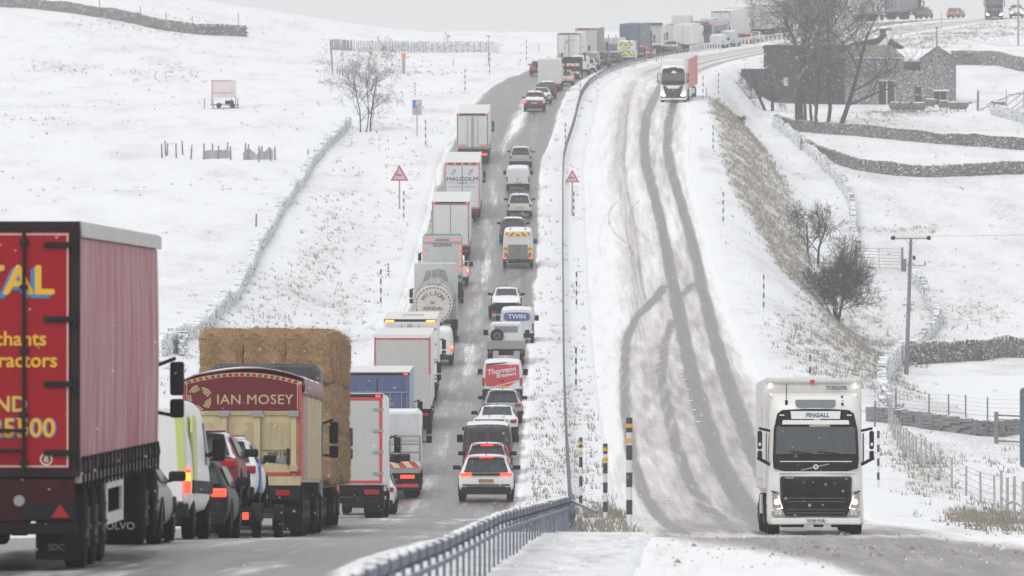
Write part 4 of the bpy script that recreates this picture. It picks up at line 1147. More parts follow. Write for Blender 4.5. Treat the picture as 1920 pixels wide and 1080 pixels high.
# ------------------------------------------------------------------ left lane, going up
RF = REFR
GRYP = paint('grey_white_panel', (.50,.50,.48), .5, dirt=.35, dcol=(.36,.36,.35))
lorry('small box lorry with plain grey doors framed in red, just ahead of the straw', 960-5.17*13500/219, 219, L=7.6, W=2.5, z0=1.0, H=3.80, side=WHT, rear=GRYP, frame=RF, doors='double', cab=WHT, cabH=2.9, roof_lamps=3, rearax=[1.7], tail=LDIM, rods=False, fw=.09, lampz=.72)
car('white hatchback half hidden ahead of the small grey box lorry', 960-4.75*13500/238, 238, (.72,.73,.75), 'hatch', lit='dim', snow=.2)
def recovery():
    D = 258
    t = vehicle('recovery_lorry', 'flatbed recovery lorry with red and cream chevrons and a white crew cab', 'lorry', 960-4.45*13500/D, D, 'lorries in the uphill queue')
    MB().box(-1.15, 1.15, 0, 5.6, .92, 1.12, .02).build('load_bed', STL, t)
    chevrons(t, -1.15, 1.15, 1.13, 1.35, -.02, 5, paint('cream_reflector', (.75,.70,.45), .4, dirt=.2), CHR)
    MB().box(-1.1, 1.1, -.01, .15, .30, .92, .02).build('rear_panel', CHS, t)
    MB().box(-1.1, 1.1, -.04, .0, .42, .55).build('rear_bumper', REFR, t)
    for sg in (-1, 1): MB().box(min(sg*.45,sg*.95), max(sg*.45,sg*.95), -.05, .0, .74, .86, .01).build('tail_light', LRED, t)
    f = MB()
    for x in (-1.05, -.35, .35, 1.05): f.cyl((x, 5.5, 1.1), (x, 5.5, 2.1), .04, n=8)
    for z in (1.5, 1.8, 2.1): f.cyl((-1.05, 5.5, z), (1.05, 5.5, z), .035, n=8)
    f.build('headboard', STL, t)
    MB().box(-.6, .7, 3.6, 5.2, 1.13, 1.45, .04).build('winch', BLK, t)
    lorry_cab(t, 5.75, 2.2, 3.05, WHT, Lc=3.0)
    MB().box(-1.0, 1.0, 5.72, 5.76, 1.9, 2.9, .01).build('cab_back_panel', paint('pale_panel', (.58,.60,.64), .5, dirt=.3), t)
    axles(t, [1.6], 2.3, .42)
recovery()
BLU = paint('blue_doors', (.025,.055,.19), .45, dirt=.42, dcol=(.18,.20,.27))
def blue_lorry():
    t = lorry('blue-backed box lorry with a pale snow-dusted roof behind the white crew cab', 960-5.22*13500/279, 279, L=8.8, W=2.52, z0=1.0, H=4.05, side=paint('pale_blue_side', (.36,.42,.55), .5, dirt=.4), rear=BLU, doors='double', cab=WHT, cabH=3.1, roof_lamps=2, frame=paint('blue_frame', (.03,.06,.2), .5, dirt=.3), rods=False, hinges=False)
    m = MB()
    for x in (-.95, -.50, .0, .50, .95): m.cyl((x, -.05, 1.2), (x, -.05, 3.25), .022, n=6)
    m.box(-1.15, 1.15, -.06, -.03, 3.24, 3.28)
    m.build('lock_rod', STL, t)
blue_lorry()
lorry('tall cream-white box lorry with a rounded red-lined rear frame and roller shutter', 960-4.90*13500/322, 322, L=9.2, W=2.58, z0=.95, H=4.25, side=WHT, rear=GRYP, frame=RF, doors='taillift', cab=WHT, cabH=3.2, roof_lamps=0, rounded=.14, fw=.06)
lorry('white box lorry with two bright roof corner lamps and a grey roof hatch', 960-4.95*13500/350, 350, L=9.8, W=2.58, z0=.95, H=4.05, side=WHT, rear=ALU, frame=None, doors='double', cab=WHT, cabH=3.1, roof_lamps=2, lit=True, name='box_lorry')
o = [q for q in COL.objects if q.name.startswith('box_lorry') and q.get('label','').startswith('white box lorry with two bright')][0]
MB().box(-.45, .55, 3.4, 6.4, 4.0505, 4.07).build('roof_hatch', GRYP, o)
for sg in (-1, 1): MB().box(sg*1.0-.22, sg*1.0+.22, -.07, -.03, 3.90, 3.98, .01).build('lamp_bar', LAMB, o)
van('white van showing a tall amber-lit lamp beside the cream-white box lorries', 960-4.15*13500/386, 386, (.78,.79,.80), L=5.4, W=1.95, H=2.0, lit='amber', name='panel_van')

def tanker(label, px, D, Ltk=9.5, words=True, scale=1.0, r=1.1, zc=2.15, cabm=None, group='lorries in the uphill queue', cabH=3.75):
    t = vehicle('tanker_lorry', label, 'lorry', px, D, group)
    TM = paint('tank_steel', (.60,.60,.59), .35, .25, dirt=.4)
    secs = []
    n = 32
    for (y, k_) in ((-.16, .45), (-.10, .75), (0, .97), (.08, 1), (Ltk-.1, 1), (Ltk+.1, .7)):
        secs.append([(r*k_*math.cos(2*math.pi*i/n), y, zc+r*k_*math.sin(2*math.pi*i/n)) for i in range(n)])
    tk = MB().loft(secs).build('tank', TM, t, True)
    dm = MB().ring((0, zc), 0.001, r*.97, -.19, -.165, n=36).build('end_disc', paint('cream_disc', (.66,.63,.59), .5, dirt=.3), t)
    for y in (1.6, 4.8, 8.0): MB().ring((0, zc), r-.02, r+.05, y, y+.10, n=32).build('tank_band', STL, tk)
    MB().box(-.35, .35, .5, Ltk-.5, zc+r-.02, zc+r+.10).build('walkway', STL, t)
    if words:
        MK = paint('maroon_lettering', (.16,.03,.04), .5, dirt=.1)
        m = MB()
        for i in range(30): a = 2*math.pi*i/30; m.ring((0, zc), r*.86, r*.92, -.20, -.19, n=2, a0=a, a1=a+.12)
        m.build('dashed_border', MK, dm)
        s_ = 'WILSON'
        for i, ch in enumerate(s_):
            a = math.radians(90+52-i*104/5)
            o = text(ch, .34, MK, dm, (r*.60*math.cos(a), -.205, zc+r*.60*math.sin(a)), bold=.01, ext=.003)
            o.rotation_euler = (R(90), -(a-math.pi/2), 0)
        text('OF', .22, MK, dm, (-.05, -.205, zc+.12), bold=.01, ext=.003)
        text('KENDAL', .28, MK, dm, (0, -.205, zc-.20), bold=.01, ext=.003, sx=1.05)
        for sg in (-1, 1):
            pass
    MB().box(-.45, .45, .2, Ltk+2.5, .75, 1.02).box(-1.1, 1.1, -.1, .1, .5, .65).build('chassis', CHS, t)
    for sg in (-1, 1):
        MB().box(min(sg*.7,sg*1.1), max(sg*.7,sg*1.1), -.14, -.08, .66, .78, .01).build('tail_light', LDIM, t)
        MB().cyl((sg*.5, -.12, 1.0), (sg*1.0, .4, 2.6), .03, n=6).build('ladder_rail', STL, t)
    axles(t, [1.6, 2.9, 4.2], 2.5, .5, dual=False)
    lorry_cab(t, Ltk+.6, 2.5, cabH, cabm or ALU, Lc=2.1)
    return t
tk = tanker('tanker lorry with WILSON OF KENDAL in a ring on its round cream end', 960-4.46*13500/408, 408, Ltk=8.0, cabH=4.15, zc=2.2)
# the cab's tall rear fairing shows above the tank
f = MB().box(-1.25, 1.25, 8.52, 8.58, 2.0, 4.15, .01).build('cab_fairing', paint('pale_fairing', (.55,.57,.57), .5, dirt=.35), tk)
MB().prism([(-.75, 3.15), (.75, 3.15), (.55, 3.75), (.2, 3.85), (-.55, 3.7)], 8.50, 8.519).build('grime_patch', paint('smudged_grey', (.27,.27,.27), .6, dirt=.4), f)
for x in (-.25, .12): MB().box(x-.015, x+.015, 8.485, 8.499, 3.15, 3.75).build('grab_bar', ALU, f)

def scania():
    D = 452
    t = vehicle('tractor_unit', 'silver-backed lorry tractor unit with rows of red lamps and the word SCANIA, green mudguards', 'lorry', 960-4.42*13500/D, D, 'lorries in the uphill queue')
    GRN = paint('green_paint', (.02,.16,.12), .4, dirt=.25)
    BK = paint('silver_back', (.50,.54,.55), .45, dirt=.32)
    lorry_cab(t, 3.0, 2.5, 3.85, GRN, Lc=2.3)
    bk = MB().box(-1.22, 1.22, 2.94, 3.0, 1.3, 3.8, .02).build('cab_back_panel', BK, t)
    bx = MB().box(-1.24, 1.24, 2.86, 2.93, 3.38, 3.72, .01).build('lamp_bar', paint('pale_grey_bar', (.45,.47,.48), .5, dirt=.3), t)
    for x0, x1 in ((-.95, -.62), (.62, .95)): MB().box(x0, x1, 2.84, 2.86, 3.50, 3.58).build('marker_light', LRED, bx)
    for i in range(5): MB().box(-.34+i*.17-.05, -.34+i*.17+.05, 2.84, 2.86, 3.48, 3.60).build('marker_light', LDIM, bx)
    for sg in (-1, 1):
        for z in (3.05, 2.55, 2.05, 1.6, 3.55): MB().box(sg*1.16-.05, sg*1.16+.05, 2.87, 2.935, z-.07, z+.07, .01).build('side_lamp', LRED, t)
        MB().box(min(sg*.65,sg*1.25), max(sg*.65,sg*1.25), .2, 2.0, 1.0, 1.12, .03).build('mudguard', GRN, t)
        MB().box(min(sg*.62,sg*1.24), max(sg*.62,sg*1.24), .25, .28, .25, 1.0).build('mudflap', BLK, t)
        MB().box(min(sg*.55,sg*1.0), max(sg*.55,sg*1.0), -.04, .02, .70, .82).build('tail_light', LRED, t)
    text('SCANIA', .27, INK, bk, (0, 2.93, 3.20), sx=1.25, bold=.01, ext=.004)
    MB().box(-.45, .45, 0, 5, .65, 1.0).box(-.35, .35, .7, 1.6, 1.0, 1.12).build('chassis', CHS, t)
    axles(t, [1.1], 2.5, .5)
scania()
van('small white van with a lit amber rear lamp showing past the tractor unit', 960-3.72*13500/464, 464, (.70,.71,.72), L=4.6, W=1.8, H=1.85, lit='amber')
lorry('white box lorry with two plain grey doors and thin dark red edging', 960-4.15*13500/487, 487, L=10, W=2.56, z0=1.0, H=4.05, side=WHT, rear=ALU, frame=paint('dull_red_edging', (.30,.06,.08), .5, dirt=.35), cab=WHT, roof_lamps=2, rods=False, hinges=False)
def malcolm():
    t = lorry('white lorry lettered MALCOLM across its rear with a red border line', 960-3.62*13500/525, 525, L=12, W=2.56, z0=.80, H=4.20, side=ALU, rear=paint('cool_white_door', (.66,.68,.71), .5, dirt=.2), frame=paint('crimson_border', (.50,.05,.10), .5, dirt=.25), doors='double', cab=ALU, roof_lamps=5, rods=False, hinges=False, fw=.045)
    D_ = paint('navy_lettering', (.04,.05,.08), .5, dirt=.1)
    text('MALCOLM', .40, D_, t, (0, -.035, 2.98), sx=1.22, bold=.014, ext=.006)
    text('LOGISTICS', .13, D_, t, (0, -.035, 2.68), sx=1.2, ext=.005, bold=.005)
    MB().box(-1.0, -.5, -.04, -.03, 2.71, 2.725).box(.5, 1.0, -.04, -.03, 2.71, 2.725).build('underline', D_, t)
    MB().box(-.95, .95, -.04, -.03, 2.40, 2.43).build('address_line', paint('grey_print', (.22,.22,.22), .6), t)
    for sg in (-1, 1):
        m = MB()
        for i in range(9):
            a = i*.7; m.ring((sg*.62+.10*math.cos(a)*1.2, 3.50+.14*math.sin(a*1.3)), .04, .065, -.04, -.03, n=5, a0=a, a1=a+3.4)
        m.build('emblem', paint('grey_print', (.22,.22,.22), .6), t)
malcolm()
def topbox():
    t = lorry('white box lorry with orange reflectors low on its doors, last before the bend', 960-3.19*13500/583, 583, L=11, W=2.58, z0=1.25, H=4.15, side=WHT, rear=ALU, frame=paint('dark_dashed_edge', (.12,.09,.10), .5, dirt=.2), roof_lamps=2, rods=True, hinges=False, tail=LRED, cab=BLK, lampz=.75)
    for sg in (-1, 1): MB().box(min(sg*.55,sg*1.1), max(sg*.55,sg*1.1), -.04, -.024, 1.42, 1.60).build('orange_reflector', paint('orange_reflector', (.62,.26,.06), .5, dirt=.25), t)
topbox()

# ------------------------------------------------------------------ right lane, going up
car('white SUV with lit slim tail lamps, nearest car in the right-hand uphill lane', 960-.92*13500/255, 255, (.80,.79,.77), 'suv', L=4.4, W=1.98, H=1.64, lit='lit', plate='SD74 KWZ', hi=True, snow=.1, dirt=.16, dcol=(.5,.48,.46))
e = [q for q in COL.objects if q.get('label','').startswith('white SUV with lit slim')][0]
MB().box(-.50, .50, -.035, .05, .95, 1.03).build('lamp_strip', BLK, e)
MB().box(-.84, .84, -.05, .02, .60, .64).build('bumper_line', BLK, e)
MB().prism([(-.84,.30),(.84,.30),(.80,.40),(.66,.56),(-.66,.56),(-.80,.40)], -.07, .04).build('diffuser', BLK, e)
car('red hatchback tucked right behind the nearest white SUV, rear window dusted', 960-.95*13500/272, 272, (.45,.03,.055), 'hatch', L=4.2, W=1.80, H=1.50, lit='lit', snow=.15)
van('black van with a wide dark rear window and red lamps at its edges', 960-.97*13500/281, 281, (.012,.013,.018), L=5.0, W=1.93, H=2.0, lit='dim', name='dark_van', win=True, snow=.25)
car('grey estate car with roof rails ahead of the black van', 960-.93*13500/295, 295, (.36,.38,.40), 'estate', L=4.6, W=1.86, H=1.72, snow=.5, rails=True)
car('white saloon with thin red tail lamps between the estate and the grey hatchback', 960-.66*13500/313, 313, (.72,.73,.75), 'saloon', L=4.7, W=1.86, H=1.42, snow=.3)
car('silver-grey hatchback with oval rear window and two red lamps', 960-.44*13500/328, 328, (.33,.37,.41), 'hatch', L=4.4, W=1.82, H=1.50, snow=.2, lit='dim')
def red_van():
    t = van('red-backed van lettered Thornton Breakers with white lower sides', 960-.47*13500/351, 351, (.74,.74,.75), L=5.0, W=1.96, H=1.98, lit='dim', snow=.2, name='panel_van')
    RV = paint('red_door_wrap', (.55,.02,.05), .35, dirt=.18, dcol=(.4,.2,.2))
    p = MB().prism([(-.78,.72),(.30,.72),(.84,1.05),(.80,1.78),(-.80,1.78),(-.84,.95)], -.034, -.019).build('red_wrap', RV, t)
    LT_ = paint('white_lettering', (.75,.74,.76), .5, dirt=.12)
    a = text('Thornton', .36, LT_, p, (-.05, -.045, 1.48), bold=.02, ext=.004, shear=.2, sx=1.0); a.rotation_euler = (R(90), R(-8), 0)
    a = text('Breakers', .27, LT_, p, (.18, -.045, 1.28), bold=.02, ext=.004, shear=.2); a.rotation_euler = (R(90), R(-8), 0)
    text('01325 300700', .09, LT_, p, (.45, -.045, .95), ext=.003, bold=.01) if False else None
    MB().prism([(-.78,1.74),(.2,1.86),(.2,1.90),(-.78,1.82)], -.045, -.03).build('dark_stripe', BLK, p)
    MB().prism([(-.50,.68),(.82,.98),(.82,1.03),(-.56,.68)], -.05, -.036).build('white_stripe', LT_, p)
red_van()
def dropside():
    D = 387
    t = vehicle('dropside_pickup', 'white pickup with a slatted load bed and a spare wheel on its cab back', 'pickup truck', 960-.33*13500/D, D, 'vans in the queue')
    MB().box(-1.0, 1.0, 0, 2.9, .75, .85, .01).build('load_bed', CHS, t)
    GB = paint('grey_bed', (.36,.35,.34), .6, dirt=.35)
    m = MB().box(-1.0, 1.0, 0, .05, .85, 1.30)
    for i in range(18): m.box(-1.0+i*.115, -.97+i*.115, -.03, .0, .87, 1.28)
    m.build('tailgate', GB, t)
    for sg in (-1, 1): MB().box(sg*1.0-.03, sg*1.0+.03, .05, 2.9, .85, 1.28).build('bed_side', GB, t)
    MB().box(-.95, .95, .1, 2.8, .852, .90).build('bed_snow', SNOWC, t)
    secs = []
    for (y, w, h) in ((2.95, .90, 2.02), (3.0, .93, 2.08), (4.3, .93, 2.10), (4.6, .90, 2.0), (5.0, .93, 1.35), (5.6, .88, 1.1)):
        secs.append([(-w, y, .6), (w, y, .6), (w, y, min(1.35, h-.05)), (w*.93, y, h-.12), (w*.82, y, h), (-w*.82, y, h), (-w*.93, y, h-.12), (-w, y, min(1.35, h-.05))][::-1])
    cb = MB().loft(secs).build('cab', paint('cool_white_cab', (.62,.64,.67), .4, dirt=.25, snow=.3), t)
    MB().box(-.62, .62, 2.92, 2.955, 1.60, 1.92, .01).build('rear_window', GL2, t)
    w_ = MB().cyl((-.50, 2.76, 1.42), (-.50, 2.93, 1.42), .36, n=22).build('spare_wheel', RUB, t)
    MB().ring((-.50, 1.42), .06, .22, 2.72, 2.755, n=18).build('rim', RIM, w_)
    for sg in (-1, 1):
        MB().box(min(sg*1.0,sg*1.26), max(sg*1.0,sg*1.26), 4.5, 4.6, 1.35, 1.65, .04).cyl((sg*.9,4.5,1.35),(sg*1.05,4.55,1.4),.03,n=6).build('door_mirror', BLK, t)
        MB().box(sg*.85-.08, sg*.85+.08, -.05, .0, .62, .75).build('tail_light', LDIM, t)
        for y in (1.1, 4.7): wheel(t, sg*.98, y, .36, .24)
    MB().box(-.4, .4, .1, 5.4, .5, .74).build('chassis', CHS, t)
dropside()
def twin():
    t = van('white van with a blue oval panel reading TWIN on its rear window', 960+.28*13500/408, 408, (.58,.60,.63), L=5.0, W=1.94, H=2.0, snow=.15, dirt=.3)
    p = MB()
    pts = [(.74*math.copysign(abs(math.cos(a))**.45, math.cos(a)), 1.53+.24*math.copysign(abs(math.sin(a))**.45, math.sin(a))) for a in [2*math.pi*i/40 for i in range(40)]]
    q = p.prism(pts, -.036, -.019).build('window_panel', paint('blue_panel', (.03,.07,.30), .4, dirt=.2), t)
    text('TWIN', .36, PLW, q, (0, -.045, 1.53), bold=.02, ext=.004, sx=1.05)
twin()
t_ = car_trailer('small trailer carrying a snowy white sports car in the right-hand lane', 952, 432, L=4.6, W=2.0, deck=.5, wheels=(1.9, 2.7), lm=LDIM)
car('snow-covered white sports car facing the camera on its trailer', 952-2, 436.4, (.78,.79,.80), 'sport', L=4.3, W=1.82, H=1.28, snow=.9, oncoming=True, lift=.52, lit='off', group='cars carried on trailers')
def chev_van():
    t = van('tall white van with yellow and red chevrons and a mesh-covered rear, right-hand lane', 971, 480, (.66,.66,.66), L=5.9, W=2.02, H=2.60, z0=.45, lit='dim', snow=.2, lowlamps=True)
    chevrons(t, -.80, .80, 2.18, 2.44, -.04, 4)
    chevrons(t, -.95, -.66, 1.0, 1.5, -.04, 1); chevrons(t, .66, .95, 1.0, 1.5, -.04, 1)
    MB().box(-.66, .66, -.05, -.022, .75, 1.62, .01).build('mesh_rack', paint('mesh_grey', (.13,.13,.135), .6, dirt=.4), t)
    MB().box(-.9, .9, -.045, -.02, .5, 1.0).build('lower_panel', paint('mesh_grey', (.13,.13,.135), .6, dirt=.4), t)
    for sg in (-1, 1):
        MB().box(sg*.86-.09, sg*.86+.09, -.07, -.045, .66, .78, .01).build('fog_light', LRED, t)
        MB().cyl((sg*.5, .3, 2.6), (sg*.5, .3, 2.72), .05, n=8).build('beacon', LDIM, t)
chev_van()
car('dark blue-grey SUV between the chevron van and the white SUV further up', 962, 503, (.05,.055,.075), 'suv', L=4.6, W=1.9, H=1.72, snow=.3)
car('white SUV with a snow-rimmed roof below the small steamed-up van', 974, 527, (.62,.63,.65), 'suv', L=4.5, W=1.88, H=1.66, snow=.6, lit='off')
van('small white van with steamed rear doors below the topmost grey car', 971, 555, (.70,.72,.74), L=4.4, W=1.80, H=1.84, z0=.34, snow=.3)
car('grey SUV with a yellow number plate, topmost of the straight right-hand lane', 976, 579, (.40,.43,.47), 'suv', L=4.5, W=1.85, H=1.62, snow=.4, lit='off')
# ------------------------------------------------------------------ far queue on the bend
TRL = paint('box_side_grey', (.62,.62,.62), .45, dirt=.3)
car('maroon hatchback low on the left of the bend beside the snowy verge', 1008, 762, (.26,.03,.05), 'hatch', H=1.5, snow=.5, lit='dim')
car('dark pickup truck with bright tail lamps at the start of the bend', 1002, 650, (.05,.055,.07), 'pickup', L=5.2, W=1.95, H=1.82, lit='lit', snow=.3)
car('white saloon peeping out behind the dark pickup truck', 1015, 668, (.68,.69,.70), 'saloon', W=1.85, snow=.4, lit='off')
car('dark grey estate car between the white saloon and the small white box lorry', 1025, 685, (.06,.065,.08), 'estate', L=4.7, H=1.62, snow=.3, lit='off')
lorry('small dirty-white luton lorry with a roller shutter at the start of the bend', 1030, 709, L=4.6, W=2.25, z0=.75, H=3.15, side=ALU, rear=ALU, doors='shutter', cab=WHT, cabH=2.3, roof_lamps=0, rearax=[1.0], bumperm=REFR, cabL=2.0, cabgap=.05)
car('silver hatchback with a lit lamp beside the small luton lorry', 1058, 728, (.50,.51,.53), 'hatch', lit='lit', snow=.3)
def chev_lorry():
    t = vehicle('tipper_lorry', 'low dark tipper lorry with two rows of orange and white chevrons', 'lorry', 1069, 748, 'lorries in the uphill queue')
    MB().box(-1.0, 1.0, 0, 4.2, 1.0, 1.65, .03).build('tipper_body', CHS, t)
    ORG = paint('orange_stripe', (.65,.22,.05), .4, dirt=.25)
    chevrons(t, -1.0, 1.0, 1.35, 1.65, -.03, 4, PLW, ORG); chevrons(t, -1.0, 1.0, .55, .78, -.05, 4, PLW, ORG)
    MB().box(-1.0, 1.0, -.03, .1, .45, 1.0).build('rear_panel', CHS, t)
    for sg in (-1, 1): MB().box(sg*.8-.12, sg*.8+.12, -.07, -.03, .82, .92).build('tail_light', LDIM, t)
    lorry_cab(t, 4.3, 2.0, 2.2, CHS, Lc=1.9)
    axles(t, [1.0], 2.1, .42)
chev_lorry()
def bend_trailer():
    t = lorry('large white lorry trailer with an orange curved flash on the bend', 1067, 782, L=12.5, W=2.56, z0=1.2, H=4.15, side=WHT, rear=paint('bright_panel', (.72,.73,.73), .4, dirt=.15), frame=CHS, roof_lamps=2, hinges=False, fw=.03, cab=ALU)
    OR = paint('orange_flash', (.75,.30,.06), .4, dirt=.2)
    MB().ring((.55, 2.2), 1.15, 1.22, -.05, -.03, n=20, a0=1.4, a1=3.0).build('curved_flash', OR, t)
    MB().prism([(-.50,3.1),(-.05,3.55),(-.25,3.1)], -.05, -.03).build('arrow_flash', OR, t)
    for sg in (-1, 1): MB().box(sg*1.12-.10, sg*1.12+.10, -.05, -.03, 1.5, 2.0).build('orange_reflector', OR, t)
    MB().box(1.285, 1.30, 2.0, 6.5, 1.7, 1.95).build('red_side_print', paint('faded_red_print', (.55,.12,.14), .5, dirt=.3), t)
    MB().box(1.285, 1.30, 1.0, 7.5, 2.5, 2.6).build('grey_side_print', STL, t)
bend_trailer()
van('white panel van with a small blue mark beside the big white trailer', 1086, 765, (.70,.72,.75), L=5.2, W=1.98, H=2.0, snow=.3)
car('white hatchback squeezed between the two pale vans on the bend', 1101, 776, (.72,.73,.74), 'hatch', snow=.3)
van('grey-blue panel van ahead of the white one on the bend', 1106, 792, (.36,.39,.45), L=5.2, W=1.95, H=1.95, snow=.3)
car('dark SUV next after the grey-blue van on the bend', 1127, 806, (.05,.055,.07), 'suv', H=1.75, W=1.9, snow=.2, lit='dim')
car('dark estate car just before the yellow chevroned van', 1150, 822, (.05,.05,.06), 'estate', H=1.6, snow=.3, lit='dim')
lorry('grey curtain-sided lorry right beyond the trailer with the orange flash', 1100, 815, L=12.5, W=2.56, z0=1.1, H=4.35, side=paint('slate_curtain', (.22,.23,.27), .55, dirt=.3), rear=GRYP, frame=RF, roof_lamps=2, rods=False, hinges=False, cab=ALU, fw=.04)
def police_van():
    t = van('tall white van with yellow chevrons filling its rear on the bend', 1173, 842, (.72,.73,.74), L=5.8, W=2.05, H=2.55, snow=.3, plate=False)
    DK = paint('grey_olive', (.25,.23,.14), .5, dirt=.3)
    chevrons(t, -.85, .85, 1.95, 2.42, -.04, 3, YEL, DK); chevrons(t, -.92, .92, .75, 1.45, -.04, 3, YEL, DK)
    MB().box(-.5, .5, -.05, -.03, 1.66, 1.74).build('marking', paint('blue_panel', (.03,.07,.30), .4, dirt=.2), t)
police_van()
car('dark hatchback with one bright red lamp beyond the chevroned van', 1203, 862, (.05,.055,.07), 'hatch', H=1.55, W=1.9, lit='lit', snow=.2)
def container_lorry():
    t = lorry('lorry carrying a long navy blue container with faint white lettering', 1181, 868, L=12.2, W=2.5, z0=1.25, H=4.15, side=paint('navy_container', (.05,.085,.17), .5, dirt=.25), rear=paint('navy_container', (.05,.085,.17), .5, dirt=.25), frame=None, roof_lamps=0, hinges=False, rods=False, cab=BLK, roofm=paint('navy_container', (.05,.085,.17), .5, dirt=.25))
    text('WINN TAIL', .55, STL, t, (1.256, 6.0, 3.1), rot=(R(90), 0, R(90)), ext=.005, sx=1.4)
container_lorry()
def scaffold_lorry():
    t = vehicle('flatbed_lorry', 'flatbed lorry with machinery standing on it between the grey trailer and the blue container', 'lorry', 1143, 845, 'lorries in the uphill queue')
    MB().box(-1.2, 1.2, 0, 7, 1.0, 1.15).build('load_bed', CHS, t)
    m = MB()
    for i in range(7): m.cyl((-.9+.3*i, .6+.3*i, 1.15), (-.8+.27*i, .9+.3*i, 2.2+.5*(i % 3)), .06, n=6)
    m.box(-.6, .7, 2, 4, 1.15, 2.1, .1).build('machinery', paint('grey_machine', (.2,.2,.2), .6, dirt=.4), t)
    lorry_cab(t, 7.3, 2.4, 2.8, ALU); axles(t, [1.2], 2.4, .48)
    for sg in (-1, 1): MB().box(sg*.9-.15, sg*.9+.15, -.05, .02, .75, .88).build('tail_light', LDIM, t)
scaffold_lorry()
def bare_tractor():
    t = vehicle('tractor_unit', 'white tractor unit seen from behind with an arched cab back, ahead of the navy container', 'lorry', 1219, 893, 'lorries in the uphill queue')
    lorry_cab(t, 2.6, 2.5, 3.85, WHT, Lc=2.3)
    MB().box(-1.05, 1.05, 2.54, 2.6, 1.4, 3.5, .05).build('cab_back_panel', GRYP, t)
    MB().box(-1.25, 1.25, 2.3, 2.6, 3.62, 3.84, .04).build('roof_fairing', CHS, t)
    MB().box(-.45, .45, 0, 4, .65, 1.0).build('chassis', CHS, t)
    for sg in (-1, 1):
        MB().box(sg*.85-.35, sg*.85+.35, .1, 1.9, 1.0, 1.1, .03).build('mudguard', BLK, t)
        MB().box(sg*.8-.18, sg*.8+.18, -.04, .02, .7, .82).build('tail_light', LDIM, t)
    axles(t, [1.0], 2.5, .5)
bare_tractor()
tanker('pale tanker lorry with a plain round end and red roof lamps behind, on the bend', 1253, 912, words=False, cabH=4.35, cabm=ALU)
lorry('small white box lorry with two plain rear doors above the oncoming lorry', 1281, 905, L=7, W=2.35, z0=.95, H=3.5, side=WHT, rear=ALU, frame=None, roof_lamps=0, rods=False, hinges=False, cab=WHT)
car('grey saloon car low in front of the small white box lorry', 1258, 897, (.12,.13,.15), 'saloon', H=1.5, snow=.3)
def coach():
    t = vehicle('coach', 'dark blue coach with two red roof-corner lamps and a pale side, on the bend', 'coach', 1318, 921, 'lorries in the uphill queue')
    NV = paint('coach_blue', (.045,.055,.12), .4, dirt=.25); L = 12
    MB().box(-1.25, 1.25, 0, L, .45, 3.55, .12).build('body', paint('coach_pale_side', (.5,.52,.57), .4, dirt=.3), t)
    b = MB().box(-1.22, 1.22, -.04, .05, .5, 3.5, .05).build('rear_panel', NV, t)
    MB().box(-1.0, 1.0, -.06, -.04, 2.0, 3.0, .02).build('rear_window', GLS, b)
    MB().box(1.25, 1.265, .8, L-.8, 1.9, 2.9).build('side_window', GLS, t)
    MB().box(-.9, .9, 3, 7, 3.55, 3.85, .15).build('air_conditioner', ALU, t)
    for sg in (-1, 1):
        MB().box(sg*1.05-.1, sg*1.05+.1, -.09, -.04, 3.15, 3.35).build('marker_light', LRED, t)
        MB().box(sg*1.08-.1, sg*1.08+.1, -.09, -.04, .85, 1.2).build('tail_light', LRED if sg > 0 else LDIM, t)
        for y in (3.0, 9.6): wheel(t, sg*1.22, y, .5, .3)
        MB().box(min(sg*1.3,sg*1.5), max(sg*1.3,sg*1.5), L, L+.15, 1.9, 2.5, .04).build('door_mirror', BLK, t)
    MB().box(-.6, .6, -.055, -.041, 1.55, 1.62).build('marking', ALU, b)
coach()
lorry('white lorry with a dark round emblem beyond the coach', 1352, 945, L=12, W=2.55, z0=1.1, H=4.3, side=WHT, rear=ALU, frame=CHS, roof_lamps=2, rods=False, hinges=False, cab=WHT, fw=.04)
o = [q for q in COL.objects if q.get('label','').startswith('white lorry with a dark round')][0]
MB().ring((.35, 2.6), .0, .75, -.05, -.035, n=24).build('emblem', paint('plum_emblem', (.12,.06,.12), .5, dirt=.2), o)
lorry('pale curtain-sided lorry showing its long side just past the white trailer', 1378, 968, L=12, W=2.5, z0=1.1, H=4.2, side=paint('pale_curtain', (.62,.62,.62), .6, dirt=.3), rear=ALU, frame=None, roof_lamps=0, rods=False, hinges=False, cab=WHT, yaw=-.05)
van('white minibus with its blue side shadow painted in, below the pale curtain-sided lorry', 1362, 925, (.5,.58,.68), L=5.5, W=2.0, H=2.2, snow=.4)  # white van, tinted blue all over for its shadow
van('small white van on the outer edge of the bend beside the coach', 1343, 918, (.66,.67,.68), L=4.6, W=1.85, H=1.9, snow=.4)
car('grey car with two red lamps, left of the bare trees on the bend', 1398, 938, (.2,.21,.24), 'hatch', lit='lit', snow=.4)
car('silver car with two red lamps, nearest the bare trees on the bend', 1412, 945, (.4,.41,.44), 'saloon', lit='lit', snow=.5)
lorry('white box lorry with grey lower doors half hidden by the bare trees', 1426, 972, L=8, W=2.55, z0=1.1, H=4.5, side=WHT, rear=ALU, frame=None, roof_lamps=0, rods=False, hinges=False, cab=WHT)
lorry('dark curtain-sided lorry behind the crown of the bare trees', 1455, 982, L=12, W=2.55, z0=1.1, H=4.5, side=paint('slate_curtain', (.22,.23,.27), .55, dirt=.3), rear=paint('slate_curtain', (.22,.23,.27), .55, dirt=.3), frame=None, roof_lamps=2, rods=False, hinges=False, cab=WHT)
